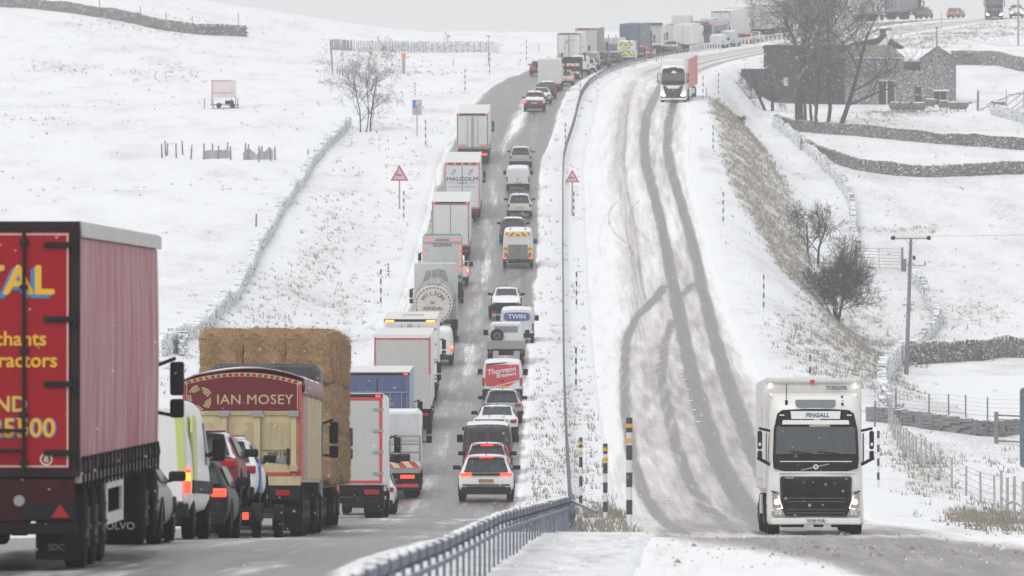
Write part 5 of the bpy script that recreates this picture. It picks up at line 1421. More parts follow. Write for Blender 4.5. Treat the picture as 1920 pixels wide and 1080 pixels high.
lorry('dark brown lorry seen through the middle of the bare tree crown', 1520, 996, L=9, W=2.55, z0=1.1, H=4.2, side=paint('brown_curtain', (.12,.08,.08), .55, dirt=.3), rear=paint('brown_curtain', (.12,.08,.08), .55, dirt=.3), frame=None, roof_lamps=0, rods=False, hinges=False, cab=WHT, tail=LRED)
lorry('white curved-fronted lorry just right of the bare tree crown', 1618, 1016, L=5, W=2.55, z0=1.0, H=4.1, side=WHT, rear=ALU, frame=None, roof_lamps=0, rods=False, hinges=False, cab=WHT, cabH=3.6, rounded=.35)
lorry('faint grey-mauve lorry in the haze above the farmhouse chimney', 1672, 1030, L=10, W=2.55, z0=1.1, H=4.3, side=paint('mauve_curtain', (.20,.17,.21), .55, dirt=.3), rear=paint('mauve_curtain', (.20,.17,.21), .55, dirt=.3), frame=None, roof_lamps=0, rods=False, hinges=False, cab=CHS)
car('faint dark car in the haze right of the grey-mauve lorry', 1725, 1036, (.12,.12,.13), 'suv', H=1.8, snow=.4, lit='off')
car('faint red-lamped car in the haze left of the oncoming far lorry', 1785, 1040, (.3,.12,.12), 'estate', H=1.6, snow=.4, lit='lit')

# ------------------------------------------------------------------ oncoming lorries
def front_lorry(label, px, D, white=True, trailH=4.1, L=16, near=False, body=None, side=None, yaw=0, name='articulated_lorry', lampm=None, cabm=None, grp='oncoming lorries'):
    """+Y of the thing is its own forward; the origin lies under its front bumper"""
    t = vehicle(name, label, 'lorry', px, D, grp, True, yaw)
    cm = cabm or paint('cab_white', (.80,.79,.77), .28, dirt=.14, dcol=(.5,.49,.47))
    W = 2.5; hw = 1.24
    secs = []
    for (y, w, z0, z1) in ((-2.2, hw, .75, 3.45), (-2.1, hw+.0, .6, 3.5), (-1.0, hw, .45, 3.55), (-.45, hw-.02, .32, 3.42), (-.20, hw-.05, .27, 3.05), (-.10, hw-.07, .26, 2.80), (0, hw-.10, .26, 1.62), (.02, hw-.12, .28, 1.0), (0, hw-.14, .30, .45)):
        secs.append((y, w, z0, z1))
    # profile stations: front face leans back towards the roof
    m = MB(); rows = []
    for (z, y, w) in ((.26, -.06, hw-.05), (.34, .0, hw-.02), (.62, .03, hw-.01), (1.05, .03, hw-.03), (1.60, -.01, hw-.04), (2.15, -.07, hw-.05), (2.80, -.16, hw-.08), (3.20, -.24, hw-.10), (3.46, -.36, hw-.13), (3.56, -.70, hw-.22)):
        rows.append([(-w, -2.2, z), (-w, y-.35, z), (-w+.06, y-.12, z), (-w+.22, y-.02, z), (0, y+.02, z), (w-.22, y-.02, z), (w-.06, y-.12, z), (w, y-.35, z), (w, -2.2, z)])
    m.loft(rows, caps=True, closed=True)
    cb = m.build('cab', cm, t, True)
    def fy(z):  # front surface
        return float(np.interp(z, [.26,.34,.62,1.05,1.60,2.15,2.80,3.20,3.46,3.56], [-.06,0,.03,.03,-.01,-.07,-.16,-.24,-.36,-.70]))
    def panel(name, pts, mat_, off=.02, th=.03, par=t):
        vs = [(x, fy(z)+off, z) for x, z in pts]; vb = [(x, fy(z)+off-th-.15*abs(x)**3*.3, z) for x, z in pts]
        n = len(pts)
        q = MB().add(vs+vb, [tuple(range(n))[::-1], tuple(range(n, 2*n))] + [(i, (i+1) % n, n+(i+1) % n, n+i) for i in range(n)])
        return q.build(name, mat_, par)
    bk = panel('windscreen_surround', [(-1.10,1.95),(-1.08,1.70),(-.80,1.62),(.80,1.62),(1.08,1.70),(1.10,1.95),(1.07,2.7),(.98,3.10),(.85,3.19),(.3,3.22),(-.3,3.22),(-.85,3.19),(-.98,3.10),(-1.07,2.7)], BLK, .03, .08)
    panel('windscreen', [(-1.03,2.06),(1.03,2.06),(1.0,2.76),(-1.0,2.76)], paint('screen_glass', (.055,.065,.075), .15, dirt=.25, dcol=(.15,.16,.17)), .045, .03)
    if near:
        for i, x in enumerate((-.6, .1)):
            MB().cyl((x, fy(2.06)+.07, 2.07), (x+.55, fy(2.1)+.07, 2.13), .015, n=6).build('wiper', BLK, t)
        panel('sun_visor', [(-.86,2.82),(.86,2.82),(.84,2.93),(-.84,2.93)], cm, .09, .06)
        hb = panel('header_sign', [(-.62,2.96),(.62,2.96),(.64,3.16),(-.64,3.16)], paint('white_sign', (.75,.77,.80), .4, dirt=.1), .05, .04)
        o = text('PINGALL', .155, paint('teal_lettering', (.02,.10,.20), .5, dirt=0), t, (-.04, fy(3.06)+.058, 3.055), rot=(R(74), 0, R(180)), bold=.02, ext=.003, shear=.25)
        sr = panel('roof_window', [(-.42,3.25),(.42,3.25),(.50,3.29),(.52,3.43),(.48,3.455),(-.48,3.455),(-.52,3.43),(-.50,3.29)], paint('smoked_roof', (.12,.135,.165), .3, dirt=.3), .03, .05)
        for sg in (-1, 1):
            MB().box(sg*.86-.06, sg*.86+.06, fy(3.05)+.035, fy(3.05)+.06, 3.04, 3.075).build('marker_light', PLW, t)
        q = MB().cyl((-.0+.74, -.42, 3.42), (.74, -.45, 3.85), .012, n=5); q.box(.71,.78,-.45,-.30,3.3,3.45,.02); q.build('aerial', BLK, t)
        q = MB(); 
        for i in range(4): q.box(-.72, -.66, -.62+i*.10, -.55+i*.10, 3.40-.03*i, 3.56-.06*i, .015)
        q.build('roof_vents', BLK, t)
        panel('chrome_strip', [(-.92,1.86),(.92,1.86),(.92,1.885),(-.92,1.885)], PLW, .045, .02)
        q = panel('badge_bar', [(.40,1.66),(.36,1.64),(-.36,1.80),(-.32,1.82)], STL, .045, .015)
        MB().ring((0, 1.735), .035, .068, fy(1.73)+.045, fy(1.73)+.062, n=20).build('badge', PLW, q)
        MB().box(-1.0, .95, fy(1.58)+.0, fy(1.58)+.04, 1.575, 1.615, .01).build('sill_strip', cm, t)
    else:
        panel('header_sign', [(-.35,3.22),(.35,3.22),(.33,3.30),(-.33,3.30)], GLS, .03, .03)
        sr = MB().box(-1.1, 1.1, -1.6, -.55, 3.5, 4.05, .12).build('wind_deflector', cm, t)
    if near: gp = [(-.78,.46),(.78,.46),(.90,.70),(.92,1.44),(.89,1.49),(-.89,1.49),(-.92,1.44),(-.90,.70)]
    else: gp = [(-.85,.42),(.85,.42),(.75,.9),(.95,1.55),(.75,1.58),(.45,1.3),(-.45,1.3),(-.75,1.58),(-.95,1.55),(-.75,.9)]
    g = panel('grille', gp, paint('grille_black', (.016,.017,.022), .6, dirt=.35, dcol=(.13,.13,.14), spec=.2), .05, .06)
    if near:
        q = MB()
        for i in range(16): z = .52+i*.058; q.box(-.84+.06*(i < 3), .84-.06*(i < 3), fy(z)+.045, fy(z)+.066, z, z+.022)
        q.build('grille_slat', BLK, g)
        q = MB()
        for z in (.55, .64, .84, .93): q.box(-.74, .74, fy(z)+.07, fy(z)+.08, z, z+.014)
        q.build('grille_trim', paint('dark_chrome', (.12,.12,.13), .3, dirt=.2), g)
        text('VOLVO', .062, PLW, g, (.67, fy(1.45)+.056, 1.45), rot=(R(88), 0, R(180)), ext=.002, bold=.015, spacing=1.1)
        text('FH', .05, PLW, g, (-.78, fy(1.45)+.056, 1.42), rot=(R(88), 0, R(180)), ext=.002, bold=.015)
    LM = lampm or LWARM
    for sg in (-1, 1):
        if near:
            h = panel('headlight', [(sg*a, b) for a, b in ((1.12,1.06),(.98,1.03),(.84,.66),(1.11,.70))][::sg], paint('lamp_glass', (.32,.32,.33), .2, dirt=.1), .05, .10)
            MB().cyl((sg*.99, fy(.86)+.03, .84), (sg*.99, fy(.86)+.065, .84), .075, n=16).build('bulb', lamp('dipped_headlamp', (1.0,.70,.42), 2.6), h)
            q = panel('running_light', [(sg*a, b) for a, b in ((.985,1.0),(.96,1.0),(.84,.67),(1.00,.65),(1.00,.67),(.865,.69))][::sg], lamp('running_lamp', (1.0,.93,.85), .9), .062, .02, h)
            f = panel('fog_light', [(sg*a, b) for a, b in ((1.14,.60),(.80,.52),(.80,.46),(1.13,.49))][::sg], paint('lamp_glass', (.32,.32,.33), .2, dirt=.1), .05, .08)
            for x in (.92, 1.02): MB().box(sg*x-.03, sg*x+.03, fy(.5)+.05, fy(.5)+.065, .50, .555, .01).build('lens', PLW, f)
            panel('lamp_surround', [(sg*a, b) for a, b in ((1.14,1.10),(.96,1.06),(.955,1.085),(1.14,1.13))][::sg], BLK, .055, .08)
        else:
            panel('headlight', [(sg*a, b) for a, b in ((1.15,.95),(.70,.72),(.72,.62),(1.10,.66))][::sg], LWHT, .06, .06)
            panel('fog_surround', [(sg*a, b) for a, b in ((1.15,.60),(.85,.5),(.9,.36),(1.12,.40))][::sg], BLK, .05, .06)
        # mirrors
        q = MB(); x0 = sg*(hw+.02); x1 = sg*(hw+.28)
        a, b = sorted((sg*(hw+.13), sg*(hw+.25)))
        q.box(a, b, -.20, -.02, 2.18, 2.66, .05).box(a, b, -.20, -.02, 1.93, 2.15, .04)
        q.cyl((sg*(hw-.06), -.35, 2.66), (sg*(hw+.2), -.1, 2.72), .035, n=8).cyl((sg*(hw-.06), -.30, 1.80), (sg*(hw+.24), -.08, 1.96), .045, n=8)
        mo = q.build('door_mirror', BLK, t)
        MB().box(a+.03, b-.03, -.03, -.012, 2.27, 2.35, .01).build('mirror_cover', cm, mo)
        MB().box(min(sg*hw,sg*(hw+.012)), max(sg*hw,sg*(hw+.012)), -1.5, -.55, 1.85, 2.6).build('side_window', GLS, t)
    MB().box(-1.14, 1.14, -.25, .075, .26, .43, .04).build('front_bumper', cm, t)
    p = MB().box(-.27, .27, .075, .09, .30, .41, .005).build('number_plate', PLW, t)
    if near: text('KU20 YUB', .10, INK, p, (0, .093, .355), rot=(R(90), 0, R(180)), ext=.002, bold=.02, sx=.98)
    # body behind
    bw = 1.275
    bd = MB().box(-bw, bw, -2.9-L, -2.9, 1.15, trailH, .04).build('trailer_body', body or ALU, t)
    if side: MB().box(-bw-.02, -bw-.001, -2.9-L+.1, -3.0, 1.2, trailH-.12).box(bw+.001, bw+.02, -2.9-L+.1, -3.0, 1.2, trailH-.12).build('side_curtain', side, t)
    MB().cyl((-bw+.06, -2.93, trailH-.06), (bw-.06, -2.93, trailH-.06), .09, n=10).build('front_rail', body or ALU, t)
    if near:
        BB = paint('box_white', (.74,.73,.71), .4, dirt=.2)
        bd.data.materials[0] = BB
        vs = [(-1.05, -.95, 3.50), (1.05, -.95, 3.50), (1.15, -2.6, 3.64), (-1.15, -2.6, 3.64), (-1.1, -2.6, 3.3), (1.1, -2.6, 3.3)]
        MB().add(vs, [(0,1,2,3), (3,2,5,4), (0,3,4), (1,5,2), (0,4,5,1)]).build('wind_deflector', cm, t)
        text('773923TR', .13, INK, t, (-.62, -2.86, trailH-.24), rot=(R(90), 0, R(180)), ext=.003, bold=.018)
        MB().box(-.05, .06, -2.88, -2.82, trailH-.14, trailH-.03).build('badge', REFR, t)
        for sg in (-1, 1): MB().cyl((sg*1.10, -2.90, trailH-.20), (sg*1.10, -2.82, trailH-.20), .03, n=10).build('marker_light', LWHT, t)
        q = MB()
        q.box(bw+.0, bw+.02, -4.6, -4.2, 2.9, 3.3).box(bw, bw+.02, -9, -3.6, 1.4, 1.43)
        q.build('side_marking', GRYP, t)
    MB().box(-.5, .5, -2.9-L, -.3, .55, 1.13).box(-1.1, 1.1, -.6, -.1, .30, .5).build('chassis', CHS, t)
    if near:
        q = MB()
        for i, w_ in ((-.9,.5),(-.2,.25),(.3,.6)): q.box(i, i+w_, -.3, -.2, .19, .3)
        q.build('underside_fittings', CHS, t)
    for sg in (-1, 1):
        for y in (-1.35, -4.9): wheel(t, sg*1.22, y, .51, .33)
        for y in (-2.9-L+2, -2.9-L+3.3): wheel(t, sg*1.24, y, .51, .36)
        MB().box(min(sg*1.27,sg*1.23), max(sg*1.27,sg*1.23), -2.9-L+4.5, -6, .5, 1.0).build('side_skirt', body or ALU, t)
    return t
front_lorry('big white lorry with PINGALL over its windscreen, coming down with headlamps lit in the foreground', 1530, 184, near=True, L=9.5, trailH=4.02, yaw=-.004)
front_lorry('white-cabbed lorry with a salmon red curtain side and yellow-white headlamps, coming down the bend', 1262, 672, body=ALU, side=paint('salmon_curtain', (.60,.13,.11), .5, dirt=.3, dcol=(.6,.4,.4)), trailH=4.05, lampm=lamp('yellow_white_lamp', (1.0,.95,.55), 5.0), yaw=-.06)
front_lorry('faint dark lorry with two white headlamps far off in the haze at the right', 1864, 1004, body=GRYP, trailH=4.1, cabm=paint('slate_cab', (.10,.12,.16), .4, dirt=.3), lampm=LWHT, yaw=.50, L=9)
car('faint oncoming car with two white headlamps at the right edge of the haze', 1905, 1014, (.25,.25,.26), 'suv', H=1.9, W=1.9, oncoming=True, lit='off', snow=.3, group='oncoming cars', yaw=.55)
o = [q for q in COL.objects if q.get('label','').startswith('faint oncoming car')][0]
for sg in (-1, 1): MB().box(sg*.75-.14, sg*.75+.14, 4.29, 4.34, .72, .9, .03).build('headlight', LWHT, o)
# ------------------------------------------------------------------ dry-stone walls
def stone_mat(name, c0, c1, snow=.5):
    m, nt, p = newmat(name)
    tc = nn(nt, 'ShaderNodeTexCoord').outputs['Object']
    oi = nn(nt, 'ShaderNodeAttribute', attribute_name='tone').outputs['Fac']
    n1 = noise(nt, tc, 5, 4, .65); n2 = noise(nt, tc, 14, 3, .7)
    c = mixc(nt, mathn(nt, 'ADD', mathn(nt, 'MULTIPLY', oi, .7), mathn(nt, 'MULTIPLY', n1, .4), True), c0, c1)
    g = nn(nt, 'ShaderNodeNewGeometry')
    sx = nn(nt, 'ShaderNodeSeparateXYZ'); nt.links.new(g.outputs['Normal'], sx.inputs[0])
    q = mathn(nt, 'ADD', mathn(nt, 'MULTIPLY', sx.outputs['Z'], .9), mathn(nt, 'ADD', mathn(nt, 'MULTIPLY', n2, .8), mathn(nt, 'MULTIPLY', n1, .5)))
    c = mixc(nt, ramp(nt, q, 1.22-.75*snow, 1.34-.75*snow), c, (.84,.86,.89))
    nt.links.new(c, p.inputs['Base Color']); p.inputs['Roughness'].default_value = .9
    return m
STONE = stone_mat('wall_stone', (.055,.052,.055), (.22,.21,.20), .62)
STONE2 = stone_mat('wall_stone_snowy', (.07,.068,.07), (.24,.23,.22), .99)
def resample(pts, step):
    P = [Vector(p) for p in pts]; out = []
    for a, b in zip(P[:-1], P[1:]):
        n = max(1, int((b-a).length/step))
        for i in range(n): out.append(a+(b-a)*i/n)
    out.append(P[-1]); return out
def drywall(label, pxs, h=1.2, th=.5, mat_=None, world=None, course=.15, stone=.34, cope=True, rough=1.0, seed=1, name='stone_wall', group='dry-stone walls', sink=.1):
    pts = [pix(*p) for p in pxs] if world is None else [Vector(p) for p in world]
    rr = random.Random(seed)
    # Catmull-Rom through the corners
    Q = []
    for i in range(len(pts)-1):
        p0, p1, p2, p3 = pts[max(0, i-1)], pts[i], pts[i+1], pts[min(len(pts)-1, i+2)]
        n = max(2, int((p2-p1).length/1.0))
        for k_ in range(n):
            t = k_/n
            Q.append(.5*((2*p1)+(-p0+p2)*t+(2*p0-5*p1+4*p2-p3)*t*t+(-p0+3*p1-3*p2+p3)*t**3))
    Q.append(pts[-1])
    L = [0]
    for a, b in zip(Q[:-1], Q[1:]): L.append(L[-1]+(Vector((b.x-a.x, b.y-a.y))).length)
    tot = L[-1]
    qx = np.array([q.x for q in Q]); qy = np.array([q.y for q in Q]); L = np.array(L)
    verts, faces, tone = [], [], []
    def stone_at(s_, off, z, l, w_, hh, tilt=0):
        x = float(np.interp(s_, L, qx)); y = float(np.interp(s_, L, qy))
        x2 = float(np.interp(min(tot, s_+.5), L, qx)); y2 = float(np.interp(min(tot, s_+.5), L, qy))
        if (x2-x)**2+(y2-y)**2 < 1e-6: x2 = x + (x-float(np.interp(s_-.5, L, qx))); y2 = y+(y-float(np.interp(s_-.5, L, qy)))
        d = Vector((x2-x, y2-y, 0)).normalized(); nrm = Vector((d.y, -d.x, 0))
        c = Vector((x, y, 0))+nrm*off; c.z = z
        n = len(verts); t_ = rr.random()
        for sz in (-.5, .5):
            for sy in (-.5, .5):
                for sx in (-.5, .5):
                    v = c + d*(sx*l*rr.uniform(.82, 1.05)+tilt*sz*hh) + nrm*(sy*w_*rr.uniform(.8, 1.1)) + Vector((0, 0, sz*hh*rr.uniform(.8, 1.1)))
                    verts.append(v); tone.append(t_)
        faces.extend([tuple(n+i for i in f) for f in ((0,2,3,1),(4,5,7,6),(0,1,5,4),(2,6,7,3),(0,4,6,2),(1,3,7,5))])
    gz = lambda s_: s_
    S_ = np.arange(0, tot+.01, .5)
    GZ = ground(np.interp(S_, L, qx), np.interp(S_, L, qy))
    zg = lambda s_: float(np.interp(s_, S_, GZ))
    nc = int(h/course)
    prof = [rr.uniform(-1, 1) for _ in range(int(tot/3)+3)]
    for side in (-1, 1):
        for k_ in range(nc):
            s_ = rr.random()*stone
            while s_ < tot:
                l = stone*rr.uniform(.6, 1.5); hloc = h*(1+.10*rough*float(np.interp(s_/3, range(len(prof)), prof)))
                zc = (k_+.5)/nc*hloc
                stone_at(s_, side*(th*.5-.10-.06*k_/nc+rr.uniform(-.03, .03)*rough), zg(s_)-sink+zc, l*.97, .24, course*.95)
                s_ += l
    # rubble core
    s_ = 0
    while s_ < tot:
        hloc = h*(1+.10*rough*float(np.interp(s_/3, range(len(prof)), prof)))
        stone_at(s_, 0, zg(s_)-sink+hloc*.5, .8, th-.22, hloc*.98); s_ += .6
    if cope:
        s_ = 0
        while s_ < tot:
            hloc = h*(1+.10*rough*float(np.interp(s_/3, range(len(prof)), prof)))
            l = rr.uniform(.09, .17)
            stone_at(s_, rr.uniform(-.04, .04), zg(s_)-sink+hloc+.12, l, th*.85, rr.uniform(.20, .36), rr.uniform(-.2, .3)); s_ += l*1.15
    o = meshobj(name, verts, faces, mat_ or STONE)
    at = o.data.attributes.new('tone', 'FLOAT', 'POINT'); at.data.foreach_set('value', tone)
    tag(o, label, 'wall', group); return o

drywall('long snow-plastered stone wall winding up the bank left of the queue', [(322,650),(372,628),(420,578),(462,520),(478,485),(515,420),(550,362),(585,308),(640,250),(655,236)], .62, .5, STONE2, seed=2, rough=2.6)
drywall('dark stone wall on the skyline of the upper left hill', [(-40,14),(60,16),(110,22),(180,32),(250,44),(330,60),(400,66),(460,68)], 1.15, .6, STONE, seed=3, course=.2, stone=.5)
drywall('short collapsed wall beside the straw lorry at the foot of the left bank', [(300,668),(330,660),(345,668)], 1.0, .5, STONE2, seed=4, rough=2)
drywall('grey stone wall behind the stock fence above the left lay-by', [(738,96),(780,97),(840,98),(900,98),(935,100)], 1.15, .5, STONE2, seed=5)
drywall('upper of the two long walls crossing the white field below the farm', [(1455,236),(1500,246),(1560,252),(1620,256),(1680,262),(1740,268),(1800,272),(1860,276),(1960,284)], .95, .55, STONE, seed=6, rough=1.4)
drywall('lower of the two long walls crossing the field below the farm', [(1505,280),(1540,296),(1580,310),(1630,322),(1690,330),(1750,332),(1820,330),(1880,327),(1960,322)], .95, .55, STONE, seed=7, rough=1.2)
drywall('near stone wall with upright coping to the right of the power pole', [(1706,684),(1740,682),(1800,678),(1860,672),(1960,664)], 1.25, .5, STONE, seed=8)
drywall('stone wall curving down from the power pole to the wire fence corner', [(1698,668),(1674,690),(1658,716),(1654,745),(1660,768)], 1.05, .5, STONE2, seed=9, rough=1.5)
drywall('ragged boundary wall running from the field gate down to the near wall', [(1704,508),(1722,540),(1742,572),(1758,600),(1752,622),(1730,648),(1712,668)], .85, .5, STONE2, seed=10, rough=2.2)
drywall('drifted-over wall winding down right of the tawny bank', [(1452,236),(1486,262),(1530,300),(1560,330),(1590,370),(1600,410),(1600,450),(1608,472)], .9, .5, STONE2, seed=11, rough=2)
drywall('stone wall behind the farm, starting at its right-hand gable', [(1784,121),(1830,122),(1880,124),(1925,134),(1980,140)], 1.5, .6, STONE, seed=12)
drywall('low grey retaining wall with a snow top across the paddock', [(1640,790),(1690,796),(1740,804),(1800,812),(1860,818),(1905,812)], .78, .7, paint('grey_rendered_stone', (.16,.16,.17), .9, dirt=.5, dcol=(.32,.32,.33), snow=1), seed=13, stone=.6, cope=False, rough=.4)
drywall('tumbled wall and stone heap at the right edge below the broken hurdles', [(1862,214),(1890,222),(1925,232),(1960,240)], .9, .6, STONE2, seed=14, rough=2.5)

# ------------------------------------------------------------------ posts and fences
WOOD = paint('grey_timber', (.16,.15,.145), .85, dirt=.5, dcol=(.34,.33,.33), snow=.4, spec=.2)
WOODL = paint('pale_timber', (.34,.33,.33), .85, dirt=.5, dcol=(.55,.55,.56), snow=.5, spec=.2)
WIRE = paint('fence_wire', (.20,.20,.21), .5, .5, dirt=.3)
def post_mb(p, h, r, lean=(0, 0), sink=.2):
    p = Vector(p); return MB().box(p.x-r, p.x+r, p.y-r, p.y+r, p.z-sink, p.z+h, .01) if lean == (0, 0) else MB().cyl((p.x, p.y, p.z-sink), (p.x+lean[0], p.y+lean[1], p.z+h), r, n=6)
def fence(label, pxs, h=1.15, r=.06, gap=2.2, wires=(.25,.5,.8,1.05), m=None, lean=.05, name='wire_fence', wr=.008, rails=(), cat='fence', group='fences'):
    P = [pix(*p) for p in pxs]; Q = resample(P, .5)
    s_ = [0]
    for a, b in zip(Q[:-1], Q[1:]): s_.append(s_[-1]+(b-a).length)
    s_ = np.array(s_); X = np.array([q.x for q in Q]); Y = np.array([q.y for q in Q])
    n = min(95, max(2, int(s_[-1]/gap)+1)); ts = np.linspace(0, s_[-1], n)
    px_, py_ = np.interp(ts, s_, X), np.interp(ts, s_, Y); pz = ground(px_, py_)
    t = thing(name, label, cat, (px_[0], py_[0], pz[0]), group); o0 = Vector(t.location)
    rr = random.Random(len(label)); tops = []
    for x, y, z in zip(px_, py_, pz):
        dx, dy = rr.uniform(-lean, lean), rr.uniform(-lean, lean)
        b = Vector((x, y, z))-o0; tops.append((b, dx, dy))
        MB().cyl((b.x, b.y, b.z-.2), (b.x+dx, b.y+dy, b.z+h*rr.uniform(.93, 1.05)), r, r*.9, n=6).build('post', m or WOOD, t)
    for z in wires:
        q = MB()
        for (a, ax, ay), (b, bx, by) in zip(tops[:-1], tops[1:]):
            q.cyl((a.x+ax*z/h, a.y+ay*z/h-r, a.z+z), (b.x+bx*z/h, b.y+by*z/h-r, b.z+z), wr, n=4, caps=False)
        q.build('wire', WIRE, t)
    for z in rails:
        q = MB()
        for (a, ax, ay), (b, bx, by) in zip(tops[:-1], tops[1:]):
            q.cyl((a.x+ax*z/h, a.y+ay*z/h-r, a.z+z), (b.x+bx*z/h, b.y+by*z/h-r, b.z+z), .045, n=5, caps=False)
        q.build('rail', m or WOOD, t)
    return t
fence('close-posted stock fence along the top of the snowy field left of the lay-by', [(620,94),(660,95),(700,96),(735,97)], 1.35, .055, .55, lean=.08)
fence('stock fence standing in front of the grey wall above the lay-by', [(737,99),(800,99),(860,99),(912,99)], 1.30, .05, .75, lean=.1, wires=(.9,))
fence('fence corner dropping down the field edge towards the bare roadside tree', [(620,96),(622,118),(624,140)], 1.2, .06, 8, lean=.1)
fence('short row of fence posts behind the bare roadside tree', [(632,141),(650,144),(668,150),(690,160)], 1.1, .045, 2.6, lean=.08, wires=(.5,))
fence('pale close-wired fence curving down to the right-hand verge', [(1664,788),(1672,812),(1686,840),(1715,870),(1750,893),(1790,918),(1830,938),(1865,950)], 1.15, .05, 3.4, m=WOODL, lean=.03, wires=(.2,.45,.7,.95,1.1))
fence('pale fence at the far right-hand edge of the verge with a strutted corner', [(1878,955),(1900,968),(1960,990)], 1.4, .06, 12, m=WOODL, lean=.02, rails=(.5,))
fence('thin wire fence behind the grey paddock wall', [(1680,772),(1752,780),(1838,786),(1960,790)], 1.1, .045, 2.4, m=WOOD, lean=.02, wires=(.2,.4,.6,.8,1.0), wr=.005)
fence('row of thin stakes in front of the grey paddock wall', [(1640,800),(1765,815),(1842,822),(1870,824)], 1.15, .05, 5.2, m=WOOD, lean=.03, wires=(1.0,))
def stakes(label, pxs, h, r=.07, group='stakes in the fields', m=None):
    pr = None
    for i, (x, y) in enumerate(pxs):
        p = pix(x, y); hh = h*random.uniform(.85, 1.1)
        o = MB().cyl((0,0,-.2), (random.uniform(-.08,.08), 0, hh), r, r*.85, n=7).build('fence_post', m or WOOD)
        o.location = p
        lb = label if len(pxs) == 1 else '%s, %s from the left' % (label, ['first','second','third','fourth','fifth','sixth','seventh','eighth','ninth','tenth','eleventh','twelfth','thirteenth','fourteenth','fifteenth','sixteenth','seventeenth'][i])
        tag(o, lb, 'post', group)
stakes('grey stake in the ragged row across the left field', [(304,296),(311,293),(313,292),(331,296),(343,291),(358,299),(382,299),(399,294),(409,298),(426,294),(433,300),(459,297),(465,300),(485,303),(491,299),(508,302),(516,299)], 1.2, .075)
stakes('leaning stake by itself on the white slope left of the long wall', [(480,425)], 1.0)
stakes('stake at the end of the ragged row beside a low broken rail', [(578,306)], 1.0)
stakes('thin stake sticking up from the near stone wall', [(1862,676)], 1.5, .05)
stakes('tall stake against the skyline wall on the upper left hill', [(187,26),(264,44),(312,56),(360,66),(447,62)], 2.4, .06)
stakes('stubby old gatepost beside the sheep in front of the farm', [(1833,208)], 2.2, .14)
for k_, (x0, x1, y) in enumerate(((384, 431, 298), (456, 512, 300))):
    a, b = pix(x0, y), pix(x1, y-1)
    n = 16; vs = []
    for i in range(n+1):
        f = i/n; q = a.lerp(b, f); hh = (.78 if k_ == 0 else .72+.35*math.sin(f*9)**2)*random.uniform(.93, 1.05)
        if k_ == 1 and .38 < f < .55: hh *= .6
        g = float(ground(q.x, q.y)[0])-.1
        vs += [(q.x-a.x, q.y-a.y+.12*math.sin(f*9), g-a.z), (q.x-a.x, q.y-a.y+.12*math.sin(f*9), g-a.z+hh), (q.x-a.x, q.y-a.y+.25+.12*math.sin(f*9), g-a.z), (q.x-a.x, q.y-a.y+.25+.12*math.sin(f*9), g-a.z+hh-.05)]
    fs = []
    for i in range(n):
        c = 4*i; fs += [(c, c+4, c+5, c+1), (c+2, c+3, c+7, c+6), (c+1, c+5, c+7, c+3)]
    fs += [(0, 1, 3, 2), (4*n, 4*n+2, 4*n+3, 4*n+1)]
    o = meshobj('snow_screen', vs, fs, paint('sacking', (.30,.30,.32), .9, dirt=.5, dcol=(.6,.61,.64), snow=.5)); o.location = a
    tag(o, ['left-hand grey sheeting strung between the stakes in the left field', 'right-hand torn grey sheeting strung between the stakes in the left field'][k_], 'screen', 'sheeting between stakes')
def gate(label, pa, pb, h, bars, w_=.04, m=None, group='field gates', name='field_gate', fr=None):
    a, b = pix(*pa), pix(*pb); t = thing(name, label, 'gate', a, group)
    d = b-a; 
    for i in range(bars):
        z = .12+(h-.12)*i/(bars-1); MB().cyl((0,0,z), (d.x, d.y, d.z+z), w_*.6, n=6).build('bar', m or STL, t)
    for f in (0, .5, 1): MB().cyl((d.x*f, d.y*f, d.z*f+.05), (d.x*f, d.y*f, d.z*f+h), w_*.7, n=6).build('upright', m or STL, t)
    for f in (-.02, 1.02): MB().box(d.x*f-.09, d.x*f+.09, d.y*f-.09, d.y*f+.09, d.z*f-.2, d.z*f+h+.15, .01).build('gatepost', WOOD, t)
gate('many-barred metal field gate across the gap behind the power pole', (1607,503), (1690,506), 1.6, 7)
gate('wooden field gate at the right edge beside the paddock wall', (1870,832), (1960,836), 1.25, 4, .07, WOOD)

# striped snow poles
RS, BS, AM = paint('pole_red', (.30,.03,.04), .5, dirt=.2), paint('pole_black', (.03,.035,.05), .5, dirt=.2), paint('pole_amber', (.75,.42,.04), .4, dirt=.1)
POLW = paint('pole_white', (.72,.73,.75), .5, dirt=.2)
def snow_pole(px, py, pt, label, D=None, r=.045, amber=False, top=None, lean=0):
    p = pix(px, py) if D is None else Vector(((px-960)/FPX*D, D, float(ground((px-960)/FPX*D, D)[0])))
    h = (py-pt)/FPX*p.y
    t = thing('snow_pole', label, 'snow pole', p, 'striped snow poles along the road')
    MB().cyl((0,0,-.15), (lean*h,0,h), r, n=8).build('pole', POLW, t)
    n = 4
    for i in range(n):
        z1 = h*(1-i/n*.98)+.004*(i == 0); z0 = z1-h*.13
        c = (top or BS) if i == 0 else BS
        MB().cyl((lean*z0,0,z0), (lean*z1,0,z1), r*1.12, n=8).build('dark_band', c, t)
    if amber:
        for k_ in (.93, .80): MB().cyl((0,0,h*k_-.045), (0,0,h*k_+.045), r*1.3, n=8).build('amber_band', AM, t)
    return t
